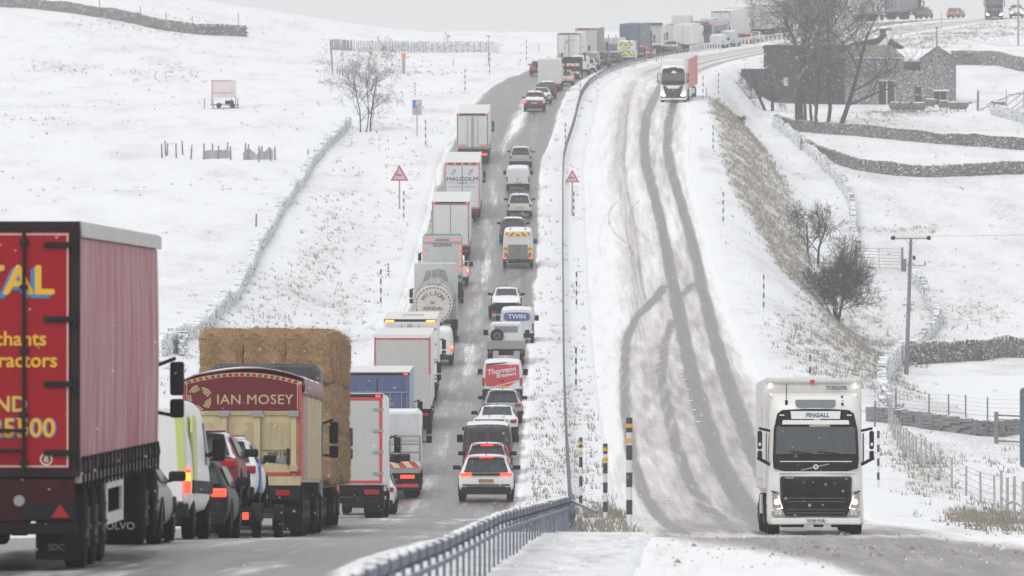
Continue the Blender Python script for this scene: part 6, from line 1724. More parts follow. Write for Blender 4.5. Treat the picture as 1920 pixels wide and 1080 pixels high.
for i, (px, py, pt, lb) in enumerate(((714,577,505,'beside the tanker lorry'),(728,520,494,'short one up the bank from the tanker lorry'),(757,415,358,'beside the left-hand wind warning sign'),(798,278,225,'beside the blue parking sign'),
        (778,180,155,'at the mouth of the lay-by above the parking sign'),(872,175,130,'on the snow island by the lay-by'),(918,143,98,'behind the lay-by near the tall lamp stem'),(987,118,75,'left of the maroon car on the bend'),(1010,100,82,'behind the maroon car on the bend'),
        (1088,182,133,'in the median beside the luton lorry'),(1118,155,110,'in the median beside the grey vans on the bend'),(1180,118,76,'in the median below the chevroned van on the bend'),(1060,278,230,'in the median above the right-hand wind warning sign'),(1076,412,360,'beside the median wind warning sign'),
        (1081,580,510,'in the median beside the white sports car'),(1080,732,652,'in the median beside the grey hatchback'),(1212,112,86,'in the median below the dark car on the bend'),(1318,192,143,'right verge just past the salmon lorry'),(1347,182,138,'right verge beside the bare trees'),(1324,184,164,'short one right verge by the salmon lorry'),
        (1337,285,235,'right verge at the top of the tawny bank'),(1356,423,360,'right verge half way down the tawny bank'),(1413,320,302,'tiny one beyond the tawny bank'),(1647,914,808,'right verge beside the big white lorry'),
        (1646,60,34,'far verge above the farmhouse chimney'),(1765,56,24,'far verge right of the farmhouse'),(850,124,110,'by the far path above the lay-by'),(1000,122,112,'tiny one left of the bend'))):
    snow_pole(px, py, pt, 'black and white striped snow pole '+lb)
snow_pole(1432, 585, 515, 'red-topped striped snow pole on the right verge below the tawny bank', top=RS)
snow_pole(1519, 760, 665, 'red-topped snow pole behind the roof of the big white lorry', top=RS)
snow_pole(1089, 935, 787, 'amber-banded snow pole leaning beside the end of the foreground barrier', D=205, amber=True, r=.045)
snow_pole(1135, 963, 815, 'middle amber-banded snow pole in the median tip', D=188, amber=True, r=.055)
snow_pole(1180, 979, 770, 'tallest and thickest amber-banded snow pole, nearest the camera', D=166, amber=True, r=.065)

# ------------------------------------------------------------------ barriers
GALV = paint('galvanised', (.10,.105,.12), .6, .2, dirt=.4, dcol=(.22,.22,.24), snow=.0)
GALN = paint('galvanised_blue', (.09,.10,.14), .6, .2, dirt=.55, dcol=(.34,.36,.42), snow=.6)
def near_barrier():
    t = thing('crash_barrier', 'blurred snow-crusted double-rail crash barrier in the foreground', 'crash barrier', (1.12, 143, -6.2), 'crash barriers'); o0 = Vector(t.location)
    ys = np.arange(36, 144, 1.0); C = [Vector((float(np.interp(y, [30,51,69,89,143],[-1.58,-1.08,-.65,-.17,1.12])), y, float(np.interp(y, [30,51,57.7,69,89,143],[-2.62,-3.20,-3.40,-3.76,-4.33,-6.17])))) for y in ys]
    G = ground([c.x for c in C], [c.y for c in C])
    H_ = .74
    def beam(nm, z0, z1, dx, w_, m):
        q = MB(); secs = []
        for c in C:
            c = c-o0; secs.append([(c.x+dx-w_, c.y, c.z+z0), (c.x+dx+w_, c.y, c.z+z0), (c.x+dx+w_, c.y, c.z+z1), (c.x+dx-w_, c.y, c.z+z1)][::-1])
        return q.loft(secs).build(nm, m, t)
    beam('rail', H_-.085, H_, 0, .05, GALN); beam('rail', .50, .545, .0, .02, GALN)
    q = MB(); rr = random.Random(4); vs = []; secs = []
    for i in range(len(C)*4-4):
        f = i/4; a = C[int(f)].lerp(C[min(len(C)-1, int(f)+1)], f-int(f))-o0; hh = max(0.0, .010+.012*math.sin(i*.9)+rr.uniform(-.012,.014)); w_ = .045+rr.uniform(-.012,.004)
        secs.append([(a.x-w_, a.y, a.z+H_+.002), (a.x+w_, a.y, a.z+H_+.002), (a.x+w_*.6, a.y, a.z+H_+.004+hh), (a.x-w_*.6, a.y, a.z+H_+.004+hh)][::-1])
    q.loft(secs).build('snow_crust', SNOWC, t)
    k_ = 0
    y = 37.0
    while y < 143.2:
        c = Vector((float(np.interp(y, ys, [c.x for c in C])), y, float(np.interp(y, ys, [c.z for c in C]))))-o0
        MB().box(c.x-.016, c.x+.016, c.y-.05, c.y+.05, c.z-.45, c.z+H_-.09).build('post', GALN, t)
        MB().box(c.x-.06, c.x+.06, c.y-.05, c.y+.05, c.z+H_-.12, c.z+H_+.02, .01).build('bracket', paint('navy_bracket', (.025,.03,.06), .6, dirt=.4, dcol=(.2,.2,.24)), t)
        y += 2.0
    MB().cyl((-.0, 0, .72), (.55, -1.0, .52), .03, n=6).build('end_arm', GALN, t)
near_barrier()
def long_barrier():
    t = thing('crash_barrier', 'thin dark crash barrier running the length of the snowy median', 'crash barrier', (1.2, 150, -6.5), 'crash barriers'); o0 = Vector(t.location)
    ss = np.arange(s_of_Y(146), s_of_Y(905), 2.0); x, y, z = road(ss, 0*ss); g = ground(x, y)
    secs = []
    for a, b, c in zip(x, y, g): secs.append([(a-.055-o0.x, b-o0.y, c+.42-o0.z), (a+.055-o0.x, b-o0.y, c+.42-o0.z), (a+.055-o0.x, b-o0.y, c+.61-o0.z), (a-.055-o0.x, b-o0.y, c+.61-o0.z)][::-1])
    MB().loft(secs).build('rail', GALV, t)
    m = MB(); ps = np.arange(s_of_Y(147), s_of_Y(905), 3.2); px_, py_, pz_ = road(ps, 0*ps); pg = ground(px_, py_)
    for i, (a, b, c) in enumerate(zip(px_, py_, pg)):
        q = MB() if i < 99 else m
        q.box(a-.05-o0.x, a+.05-o0.x, b-.04-o0.y, b+.04-o0.y, c-.2-o0.z, c+.60-o0.z)
        if i < 99: q.build('post', GALV, t)
    o = m.build('post_row', GALV, t); o['kind'] = 'stuff'
long_barrier()
def white_stubs():
    t = thing('median_delineators', 'row of short white stub posts along the median of the bend', 'marker posts', (20, 890, 20), 'crash barriers'); 
    ss = np.arange(s_of_Y(893), s_of_Y(893)+95, 2.1); x, y, z = road(ss, .2+0*ss); g = ground(x, y)
    t.location = (x[0], y[0], g[0]); o0 = Vector(t.location)
    for a, b, c in zip(x, y, g): MB().box(a-.09-o0.x, a+.09-o0.x, b-.05-o0.y, b+.05-o0.y, c-.2-o0.z, c+.95-o0.z, .02).build('post', POLW, t)
    secs = [[(a-.04-o0.x, b-o0.y, c+.80-o0.z), (a+.04-o0.x, b-o0.y, c+.80-o0.z), (a+.04-o0.x, b-o0.y, c+.98-o0.z), (a-.04-o0.x, b-o0.y, c+.98-o0.z)][::-1] for a, b, c in zip(x, y, g)]
    MB().loft(secs).build('rail', POLW, t)
white_stubs()

# ------------------------------------------------------------------ signs
def tri_sign(px, base, cyy, hpx, label):
    p = pix(px, base); s_ = FPX/p.y; w_ = hpx/s_*1.14; zc = (base-cyy)/s_; h = hpx/s_
    t = thing('warning_sign', label, 'road sign', p, 'wind warning signs')
    MB().cyl((0,0,-.3), (0,0,zc+h*.3), .055, n=8).build('pole', STL, t)
    z0, z1 = zc-h*.5, zc+h*.5
    MB().prism([(-w_/2, z0), (w_/2, z0), (0, z1)], -.09, -.06).build('border', paint('sign_red', (.62,.03,.06), .4, dirt=.15), t)
    f = MB().prism([(-w_*.34, z0+h*.10), (w_*.34, z0+h*.10), (0, z1-h*.23)], -.10, -.091).build('sign_face', paint('sign_frosted', (.50,.51,.55), .5, dirt=.2), t)
    q = MB().box(-w_*.17, -w_*.14, -.112, -.101, z0+h*.14, z0+h*.45)
    q.prism([(-w_*.13, z0+h*.46), (-w_*.13, z0+h*.34), (w_*.15, z0+h*.28), (w_*.15, z0+h*.32)], -.112, -.101)
    q.build('windsock_symbol', INK, f)
tri_sign(749, 392, 324, 30, 'red-bordered wind warning triangle on the left verge with a frosted face')
tri_sign(1073, 404, 330, 24, 'smaller red-bordered wind warning triangle standing in the median')
def p_sign():
    p = pix(782, 254); s_ = FPX/p.y; w_, h, z1 = 18/s_, 29/s_, (254-187)/s_
    t = thing('parking_sign', 'blue lay-by sign with a white P and an orange symbol, half covered in snow', 'road sign', p)
    MB().cyl((0,0,-.3), (0,0,z1-.1), .05, n=8).build('pole', STL, t)
    b = MB().box(-w_/2, w_/2, -.09, -.06, z1-h, z1, .01).build('sign_board', paint('sign_grey_blue', (.40,.42,.50), .5, dirt=.3), t)
    MB().box(-w_/2+.03, 0, -.10, -.091, z1-h*.55, z1-.05).build('blue_panel', paint('sign_blue', (.05,.14,.48), .4, dirt=.2), b)
    text('P', .55, POLW, b, (.02, -.108, z1-.32), bold=.02)
    MB().prism([(-.22,z1-h*.62),(.12,z1-h*.62),(.2,z1-h*.88),(-.05,z1-h*.92),(-.22,z1-h*.75)], -.105, -.092).build('orange_symbol', paint('sign_orange', (.62,.20,.12), .5, dirt=.2), b)
p_sign()
def misc():
    p = pix(757, 137); s_ = FPX/p.y; h = 37/s_
    t = thing('emergency_phone', 'grey roadside cabinet post with a bright orange-red top above the lay-by', 'phone post', p)
    MB().box(-.18, .18, -.12, .12, -.2, h*.74, .02).build('post', STL, t)
    MB().box(-.20, .20, -.14, .14, h*.745, h, .03).build('orange_top', paint('orange_top', (.85,.12,.06), .4, dirt=.05), t)
    # billboard on a trailer
    p = pix(420, 203); s_ = FPX/p.y; w_ = 46/s_
    t = thing('field_billboard', 'small faded pink billboard on a farm trailer in the left field', 'billboard', p)
    b = MB().box(-w_/2, w_/2, -.06, .0, 20/s_, 52/s_, .01).build('board', paint('faded_pink_board', (.55,.48,.50), .6, dirt=.6, dcol=(.76,.76,.79)), t)
    MB().box(-w_/2-.02, -w_/2+.10, -.075, -.0605, 20/s_, 53/s_).box(-w_/2, w_/2*.7, -.075, -.0605, 50.5/s_, 53/s_).box(-w_/2, w_/2*.8, -.075, -.0605, 28/s_, 30/s_).build('red_edge', paint('faded_red_edge', (.55,.20,.24), .6, dirt=.4, dcol=(.7,.6,.62)), b)
    MB().box(-w_*.55, w_*.6, -.5, 1.2, .28, .36, .01).build('trailer_bed', WOOD, t)
    for sx in (-.5, .48): MB().box(sx*w_-.04, sx*w_+.04, -.06, .0, .3, 22/s_).build('leg', WOOD, t)
    for x in (-.8, -.45, .3, .55): MB().cyl((x*w_, .4, -.1), (x*w_, .4, .9), .05, n=6).build('stake', WOOD, t)
    for x in (-.2, .35): MB().cyl((x*w_, -.52, .25), (x*w_, -.40, .25), .25, n=14).build('wheel', RUB, t)
    MB().box(.05*w_, .4*w_, -.3, .3, .37, .72, .08).build('load', CHS, t)
    # sign seen from behind at the right edge
    D = 150; x = (1935-960)/FPX*D; t = thing('road_sign_back', 'blue-grey back of a rounded sign cut by the right edge of the picture', 'road sign', (x, D, float(ground(x, D)[0])))
    q = MB()
    pts = []
    zz0, zz1 = -(877-HOR)/90-t.location.z, -(727-HOR)/90-t.location.z
    for cx_, cz_, a0 in ((.17, zz1-.08, 0), (-.17, zz1-.08, 90), (-.17, zz0+.08, 180), (.17, zz0+.08, 270)):
        for i in range(5): a = R(a0+i*22.5); pts.append((cx_+.08*math.cos(a), cz_+.08*math.sin(a)))
    q.prism(pts, 0, .04).build('sign_plate', paint('slate_plate', (.13,.17,.21), .5, dirt=.2, dcol=(.25,.28,.3)), t)
    for f in (.12, .37, .62, .9): z = zz0+(zz1-zz0)*f; MB().box(-.24, .24, -.03, -.001, z-.012, z+.012).build('rib', paint('slate_rib', (.22,.25,.28), .5), t)
    MB().cyl((.12, .08, -.3), (.12, .08, zz1), .05, n=8).build('pole', STL, t)
    # lamp stem by the lay-by, plain poles and wires
    for (px, y1, y0, r, lb) in ((916,122,66,.05,'slender grey pole with a small head behind the lay-by fence'),(1756,96,50,.12,'short dark telegraph pole rising behind the farm'),(1909,86,-40,.10,'tall thin telegraph pole near the right-hand top corner')):
        p = pix(px, y1) if px != 1756 else pix(1756, 108); h = (scr(p.x, p.y, p.z)[1]-y0)/FPX*p.y
        t = thing('utility_pole', lb, 'pole', p, 'poles')
        MB().cyl((0,0,-.3), (0,0,h), r, r*.8, n=8).build('pole', WOOD, t)
        MB().box(-.25, .25, -.06, .06, h-.18, h-.08, .01).build('crossarm' if px != 916 else 'lamp_head', WOOD, t)
    a = [q for q in COL.objects if q.get('label','').startswith('short dark telegraph')][0]
    z1 = (108-50)/FPX*a.location.y
    q = MB(); P0 = Vector((0,0,z1-.1)); P1 = Vector((12.5, -30, -1.2+z1*.6))
    pr = P0
    for i in range(1, 25):
        f = i/24; c = P0.lerp(P1, f)-Vector((0,0,1.2*math.sin(math.pi*f))); q.cyl(pr, c, .022, n=4, caps=False); pr = c
    q.build('wire', WIRE, a)
misc()
def power_pole():
    p = pix(1699, 702); s_ = FPX/p.y; h = (702-447)/s_; lx = 9/s_
    t = thing('power_pole', 'tall timber power pole with a wide crossarm and disc insulators right of the big bush', 'pole', p, 'poles')
    MB().cyl((0,0,-.4), (lx,0,h), .15, .10, n=10).build('pole', paint('tarred_timber', (.12,.115,.12), .8, dirt=.5, dcol=(.35,.35,.37)), t)
    MB().box(lx-1.12, lx+1.14, -.06, .06, h-.06, h+.05, .01).build('crossarm', STL, t)
    for sg in (-1, 1):
        MB().cyl((lx+sg*1.12, -.18, h+.02), (lx+sg*1.12, .18, h+.02), .14, n=14).cyl((lx+sg*1.12, -.26, h+.02), (lx+sg*1.12, -.18, h+.02), .08, n=10).build('insulator', BLK, t)
        MB().cyl((lx+sg*.05, -.02, h-.42), (lx+sg*.38, -.02, h-.05), .022, n=6).build('brace', STL, t)
    z = h-(498-447)/s_
    MB().box(lx-.35, lx+.92, -.05, .05, z-.03, z+.03).build('bracket', STL, t)
    MB().box(lx-.62, lx-.30, -.18, .18, z-.38, z+.42, .04).build('transformer', paint('transformer_grey', (.12,.125,.14), .6, dirt=.4), t)
    MB().cyl((lx+.88, 0, z), (lx+.88, 0, z+.24), .04, n=8).build('insulator', BLK, t)
    MB().cyl((lx+.2, 0, z+.36), (lx+.2, 0, z+.62), .09, n=8).build('insulator', BLK, t)
    z = h-(572-447)/s_; MB().box(lx*.5-.42, lx*.5+.36, -.04, .04, z-.03, z+.05).build('step_bracket', STL, t)
    for dy in (-1, 1):
        q = MB(); pr = Vector((lx+dy*1.12, 0, h+.16))
        for i in range(1, 31):
            f = i/30; c = Vector((lx+dy*1.12+f*24, f*16, h+.16+f*1.9-2.2*math.sin(math.pi*f)*.3)); q.cyl(pr, c, .010, n=4, caps=False); pr = c
        q.build('wire', paint('pale_wire', (.5,.5,.52), .5, .3), t)
power_pole()

# ------------------------------------------------------------------ the farm
def farm():
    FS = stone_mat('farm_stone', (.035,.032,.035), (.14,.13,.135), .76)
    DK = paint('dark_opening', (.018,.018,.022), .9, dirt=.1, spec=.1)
    TIM = paint('frame_white', (.60,.60,.61), .6, dirt=.3)
    MOSS = paint('mossy_roof', (.13,.135,.085), .9, dirt=.4, dcol=(.3,.3,.3), snow=.0)
    RSN = paint('snowy_slates', (.12,.12,.13), .8, dirt=.3, snow=.62)
    base = pix(1700, 197); D = base.y; s_ = FPX/D
    def W(px): return (px-1700)/s_
    def Zp(py): return (197-py)/s_
    def masonry(name, poly, y0, y1, par, m=FS, seed=1):
        b = MB().prism(poly, y0, y1).build(name, paint('farm_mortar', (.14,.135,.135), .95, dirt=.4, dcol=(.3,.3,.31)) if m is FS else m, par)
        # individual stones on the face
        rr = random.Random(seed); vs, fs, tone = [], [], []
        P = [Vector((a, c, 0)) for a, c in poly]
        def inside(x, z):
            c = False; n = len(poly)
            for i in range(n):
                (x1, z1), (x2, z2) = poly[i], poly[i-1]
                if (z1 > z) != (z2 > z) and x < (x2-x1)*(z-z1)/(z2-z1)+x1: c = not c
            return c
        xs = [a for a, c in poly]; zs = [c for a, c in poly]
        z = min(zs)
        while z < max(zs):
            h = rr.uniform(.09, .17); x = min(xs)
            while x < max(xs):
                l = rr.uniform(.15, .42)
                if inside(x+l/2, z+h/2) and rr.random() < .93:
                    n = len(vs); pr_ = rr.uniform(.02, .075); t_ = rr.random()
                    for yy in (y0-pr_, y0+.05):
                        for (xx, z_) in ((x+.01, z+.008), (x+l-.01, z+.008), (x+l-.02, z+h-.008), (x+.02, z+h-.008)): vs.append((xx+rr.uniform(-.01,.01), yy, z_+rr.uniform(-.008,.008))); tone.append(t_)
                    fs.extend([(n,n+1,n+2,n+3),(n,n+4,n+5,n+1),(n+1,n+5,n+6,n+2),(n+2,n+6,n+7,n+3),(n+3,n+7,n+4,n)])
                x += l
            z += h
        o = meshobj('stonework', vs, fs, FS, b); at = o.data.attributes.new('tone', 'FLOAT', 'POINT'); at.data.foreach_set('value', tone)
        return b
    # barn with gable, right
    t = thing('stone_barn', 'snow-plastered stone barn with a front gable and dark doorways behind the sheep', 'barn', base, 'farm buildings')
    front = [(W(1585), -.8), (W(1790), -.8), (W(1790), Zp(108)), (W(1756), Zp(90)), (W(1726), Zp(112)), (W(1690), Zp(112)), (W(1680), Zp(106)), (W(1585), Zp(108))]
    fw_ = masonry('front_wall', front, 0, 5.5, t)
    MB().box(W(1790)-.02, W(1790)+.14, -.03, 5.4, -.7, Zp(108), .01).build('quoins', paint('quoin_dark', (.08,.075,.08), .9, dirt=.4), t)
    r1 = MB().prism([(W(1752), Zp(91)), (W(1796), Zp(112)), (W(1796), Zp(109)), (W(1756), Zp(86))], -.25, 5.7).build('roof', RSN, t)
    MB().prism([(W(1756), Zp(86)), (W(1721), Zp(112)), (W(1721), Zp(115)), (W(1754), Zp(90))], -.2, 5.7).build('roof', RSN, t)
    # valley roof between
    MB().add([(W(1672), 4.5, Zp(90)), (W(1752), 4.5, Zp(90)), (W(1724), -.25, Zp(113)), (W(1694), -.25, Zp(113)), (W(1672), 4.5, Zp(94)), (W(1752), 4.5, Zp(94)), (W(1724), -.25, Zp(116)), (W(1694), -.25, Zp(116))], [(0,3,2,1),(4,5,6,7),(2,3,7,6),(0,1,5,4),(0,4,7,3),(1,2,6,5)]).build('valley_roof', paint('blown_snow_roof', (.50,.51,.54), .8, dirt=.5, dcol=(.36,.36,.38), snow=.3), t)
    MB().add([(W(1560), 3.4, Zp(83)), (W(1672), 3.4, Zp(83)), (W(1696), -.25, Zp(107)), (W(1560), -.25, Zp(107)), (W(1560), 3.5, Zp(88)), (W(1672), 3.5, Zp(88)), (W(1696), -.25, Zp(110)), (W(1560), -.25, Zp(110))], [(0,3,2,1),(4,5,6,7),(2,3,7,6),(0,1,5,4),(0,4,7,3),(1,2,6,5)]).build('mossy_roof', MOSS, t)
    MB().box(W(1600), W(1692), -.32, -.26, Zp(109.5), Zp(107.5)).build('gutter', TIM, t)
    MB().box(W(1694), W(1726), -.10, .3, Zp(132), Zp(115)).build('loft_opening', DK, t)
    d = MB().box(W(1648), W(1661), -.10, .3, -.3, Zp(152)).build('doorway', DK, t)
    MB().box(W(1665), W(1677), -.10, .3, -.3, Zp(153)).build('doorway', DK, t)
    MB().box(W(1661), W(1663.4), -.14, .1, -.3, Zp(151)).box(W(1677), W(1678.5), -.14, .1, -.3, Zp(151)).box(W(1646), W(1680), -.20, .1, Zp(151.8), Zp(149.5), .02).build('door_frame', TIM, t)
    MB().box(W(1715), W(1727), -.10, .3, Zp(176), Zp(163)).build('window', DK, t)
    MB().box(W(1715), W(1728), -.10, .3, Zp(192), Zp(179)).build('window', DK, t)
    MB().box(W(1751), W(1761), -.10, .3, -.3, Zp(172)).box(W(1763.5), W(1774), -.10, .3, -.3, Zp(172)).build('doorway', DK, t)
    MB().box(W(1750), W(1779), -.28, .05, Zp(171), Zp(168.5), .03).build('lintel_snow', SNOWC, t)
    for x, y in ((1760,105),(1747,122),(1772,120)): MB().box(W(x)-.07, W(x)+.07, -.09, .2, Zp(y+3), Zp(y)).build('vent_hole', DK, t)
    # dark barn on the left behind the trees
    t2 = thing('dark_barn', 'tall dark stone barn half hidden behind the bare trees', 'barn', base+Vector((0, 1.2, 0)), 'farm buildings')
    DKS = paint('shaded_stone', (.040,.040,.046), .9, dirt=.5, dcol=(.075,.075,.085), spec=.1)  # dark stone, with the barn wall's shade put into the colour
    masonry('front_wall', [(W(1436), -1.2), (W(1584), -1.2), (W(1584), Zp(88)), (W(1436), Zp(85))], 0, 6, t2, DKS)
    t2.children[0].children[0].data.materials[0] = stone_mat('dark_shaded_stone', (.022,.022,.027), (.062,.06,.066), .02)
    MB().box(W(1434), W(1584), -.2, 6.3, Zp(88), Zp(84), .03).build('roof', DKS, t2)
    MB().box(W(1470), W(1478), -.10, .2, Zp(160), Zp(145)).build('window', TIM, t2)
    t3 = thing('low_outbuilding', 'low dark outbuilding at the left end of the farm, under drooping twigs', 'shed', base+Vector((0, .9, 0)), 'farm buildings')
    masonry('front_wall', [(W(1392), -1.2), (W(1435), -1.2), (W(1435), Zp(128)), (W(1400), Zp(126)), (W(1392), Zp(130))], 0, 4, t3, DKS)
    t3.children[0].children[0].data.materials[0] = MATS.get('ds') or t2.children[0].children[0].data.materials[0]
    MB().box(W(1390), W(1435), -.15, 4.2, Zp(129), Zp(126), .02).build('roof', SNOWC, t3)
    # farmhouse behind with the chimney
    b4 = base+Vector((0, 9, 0)); t4 = thing('farmhouse', 'farmhouse roof with a broad stone chimney rising behind the barn', 'farmhouse', b4, 'farm buildings')
    MB().prism([(W(1600), -1), (W(1706), -1), (W(1702), Zp(84)), (W(1668), Zp(64)), (W(1600), Zp(78))], 0, 7).build('wall', DKS, t4)
    MB().add([(W(1590), 4, Zp(61)), (W(1660), 4, Zp(61)), (W(1632), -.3, Zp(86)), (W(1590), -.3, Zp(86)), (W(1590), 4, Zp(64)), (W(1660), 4, Zp(64)), (W(1632), -.3, Zp(89)), (W(1590), -.3, Zp(89))], [(0,3,2,1),(4,5,6,7),(2,3,7,6),(0,1,5,4),(0,4,7,3),(1,2,6,5)]).build('roof', paint('blown_snow_roof', (.50,.51,.54), .8, dirt=.5, dcol=(.36,.36,.38), snow=.3), t4)
    MB().prism([(W(1632), Zp(86)), (W(1660), Zp(62)), (W(1674), Zp(62)), (W(1652), Zp(88))], -.32, 3).build('gable_roof', DKS, t4)
    MB().prism([(W(1674), Zp(66)), (W(1702), Zp(86)), (W(1668), Zp(88)), (W(1655), Zp(80))], -.35, 5).build('gable_roof', DKS, t4)
    MB().prism([(W(1650), Zp(84)), (W(1668), Zp(66)), (W(1678), Zp(66)), (W(1668), Zp(84)), (W(1660), Zp(88))], -.42, -.36).build('snow_slope', SNOWC, t4)
    c = MB().box(W(1658), W(1679), -.3, 1.0, Zp(72), Zp(51), .03).box(W(1657), W(1680), -.34, 1.05, Zp(52.5), Zp(50)).build('chimney', stone_mat('chimney_stone', (.06,.055,.055), (.16,.15,.15), .3), t4)
    MB().box(W(1668.5), W(1679.3), -.33, -.301, Zp(70), Zp(53)).build('chimney_snow', SNOWC, c)
farm()

def sheep():
    WL = paint('wool', (.13,.105,.10), .95, dirt=.45, dcol=(.26,.23,.22), snow=.15, spec=.1); FC = paint('sheep_face', (.03,.028,.028), .8, dirt=.2)
    def make():
        t = thing('sheep', 'x', 'sheep', (0,0,0), 'sheep huddled in front of the barn')
        secs = []
        for (x, zc, rz, ry) in ((-.60,.58,.10,.10),(-.57,.58,.30,.26),(-.38,.57,.40,.36),(-.05,.55,.42,.38),(.25,.56,.40,.35),(.44,.62,.31,.26),(.58,.76,.17,.15),(.66,.84,.09,.09)):
            secs.append([(x, ry*math.cos(a), zc+rz*math.sin(a)*(1 if math.sin(a) > 0 else .9)) for a in [2*math.pi*i/14 for i in range(14)]])
        b = MB().loft(secs)
        for x in (-.40, .28):
            for sg in (-1, 1): b.cyl((x, sg*.14, .42), (x+.02, sg*.14, .24), .055, .035, n=6).cyl((x+.02, sg*.14, .24), (x, sg*.14, 0), .033, .03, n=6)
        b.build('body', WL, t, True)
        secs = []
        for (x, zc, r_) in ((.60,.86,.07),(.68,.90,.095),(.78,.86,.08),(.90,.76,.055),(.93,.73,.03)):
            secs.append([(x, r_*.8*math.cos(a), zc+r_*math.sin(a)) for a in [2*math.pi*i/10 for i in range(10)]])
        h = MB().loft(secs)
        for sg in (-1, 1): h.prism([(.66, .93), (.70, .90), (.72, .98)], sg*.08 if sg > 0 else -.19, sg*.19 if sg > 0 else -.08)
        h.build('head', FC, t, True)
        return t
    t0 = make()
    spots = [(1674,209,100,'at the left end of the huddle'),(1683,210,82,'second from the left end of the huddle'),(1693,210,95,'third from the left end of the huddle'),(1703,210,85,'fourth from the left end of the huddle'),(1713,210,98,'fifth from the left end of the huddle'),(1724,210,170,'side-on at the right end of the left huddle'),
             (1745,203,10,'back against the barn wall below the window'),(1770,206,20,'under the snowy lintel'),(1787,209,170,'near the right-hand corner of the barn'),(1805,209,5,'just right of the barn corner'),(1874,208,175,'alone behind the broken hurdles')]
    for i, (x, y, a, lb) in enumerate(spots):
        t = t0 if i == 0 else copy_tree(t0)
        t.location = pix(x, y); t.rotation_euler = (0, 0, R(a)); t.scale = (1.12,)*3
        t['label'] = 'woolly grey-brown sheep '+lb
sheep()
def hurdles():
    p = pix(1890, 206); s_ = FPX/p.y
    t = thing('broken_hurdles', 'broken wooden hurdles leaning together right of the sheep', 'hurdle', p)
    L_ = [((-56,-2),(-2,24)),((-40,10),(26,34)),((-34,0),(0,22)),((4,0),(46,34)),((-6,6),(34,36)),((-4,38),(-2,0)),((28,0),(30,38)),((10,-2),(52,20)),((0,28),(60,34)),((-52,4),(-44,-4)),((40,0),(44,30))]
    for (a, b), (c, d) in L_: MB().cyl((a/s_, random.uniform(-.3,.3), b/s_), (c/s_, random.uniform(-.3,.5), d/s_), .05, .045, n=6).build('rail', WOOD, t)
hurdles()

# ------------------------------------------------------------------ bare trees
def bark(name, c0, c1, snow):
    m, nt, p = newmat(name)
    tc = nn(nt, 'ShaderNodeTexCoord').outputs['Object']
    n1 = noise(nt, mapping(nt, tc, (1,1,.35)), 3, 4, .6)
    c = mixc(nt, n1, c0, c1)
    g = nn(nt, 'ShaderNodeNewGeometry'); sx = nn(nt, 'ShaderNodeSeparateXYZ'); nt.links.new(g.outputs['Normal'], sx.inputs[0])
    q = mathn(nt, 'ADD', mathn(nt, 'ADD', mathn(nt, 'MULTIPLY', sx.outputs['Z'], .6), mathn(nt, 'MULTIPLY', sx.outputs['X'], .35)), mathn(nt, 'MULTIPLY', n1, .5))
    c = mixc(nt, ramp(nt, q, 1.0-snow, 1.12-snow), c, (.7,.71,.74))
    nt.links.new(c, p.inputs['Base Color']); p.inputs['Roughness'].default_value = .95; p.inputs['Specular IOR Level'].default_value = .1
    return m
BARK = bark('bark', (.022,.02,.022), (.06,.055,.055), .12); TWIG = bark('twig', (.035,.032,.036), (.085,.08,.082), .30)
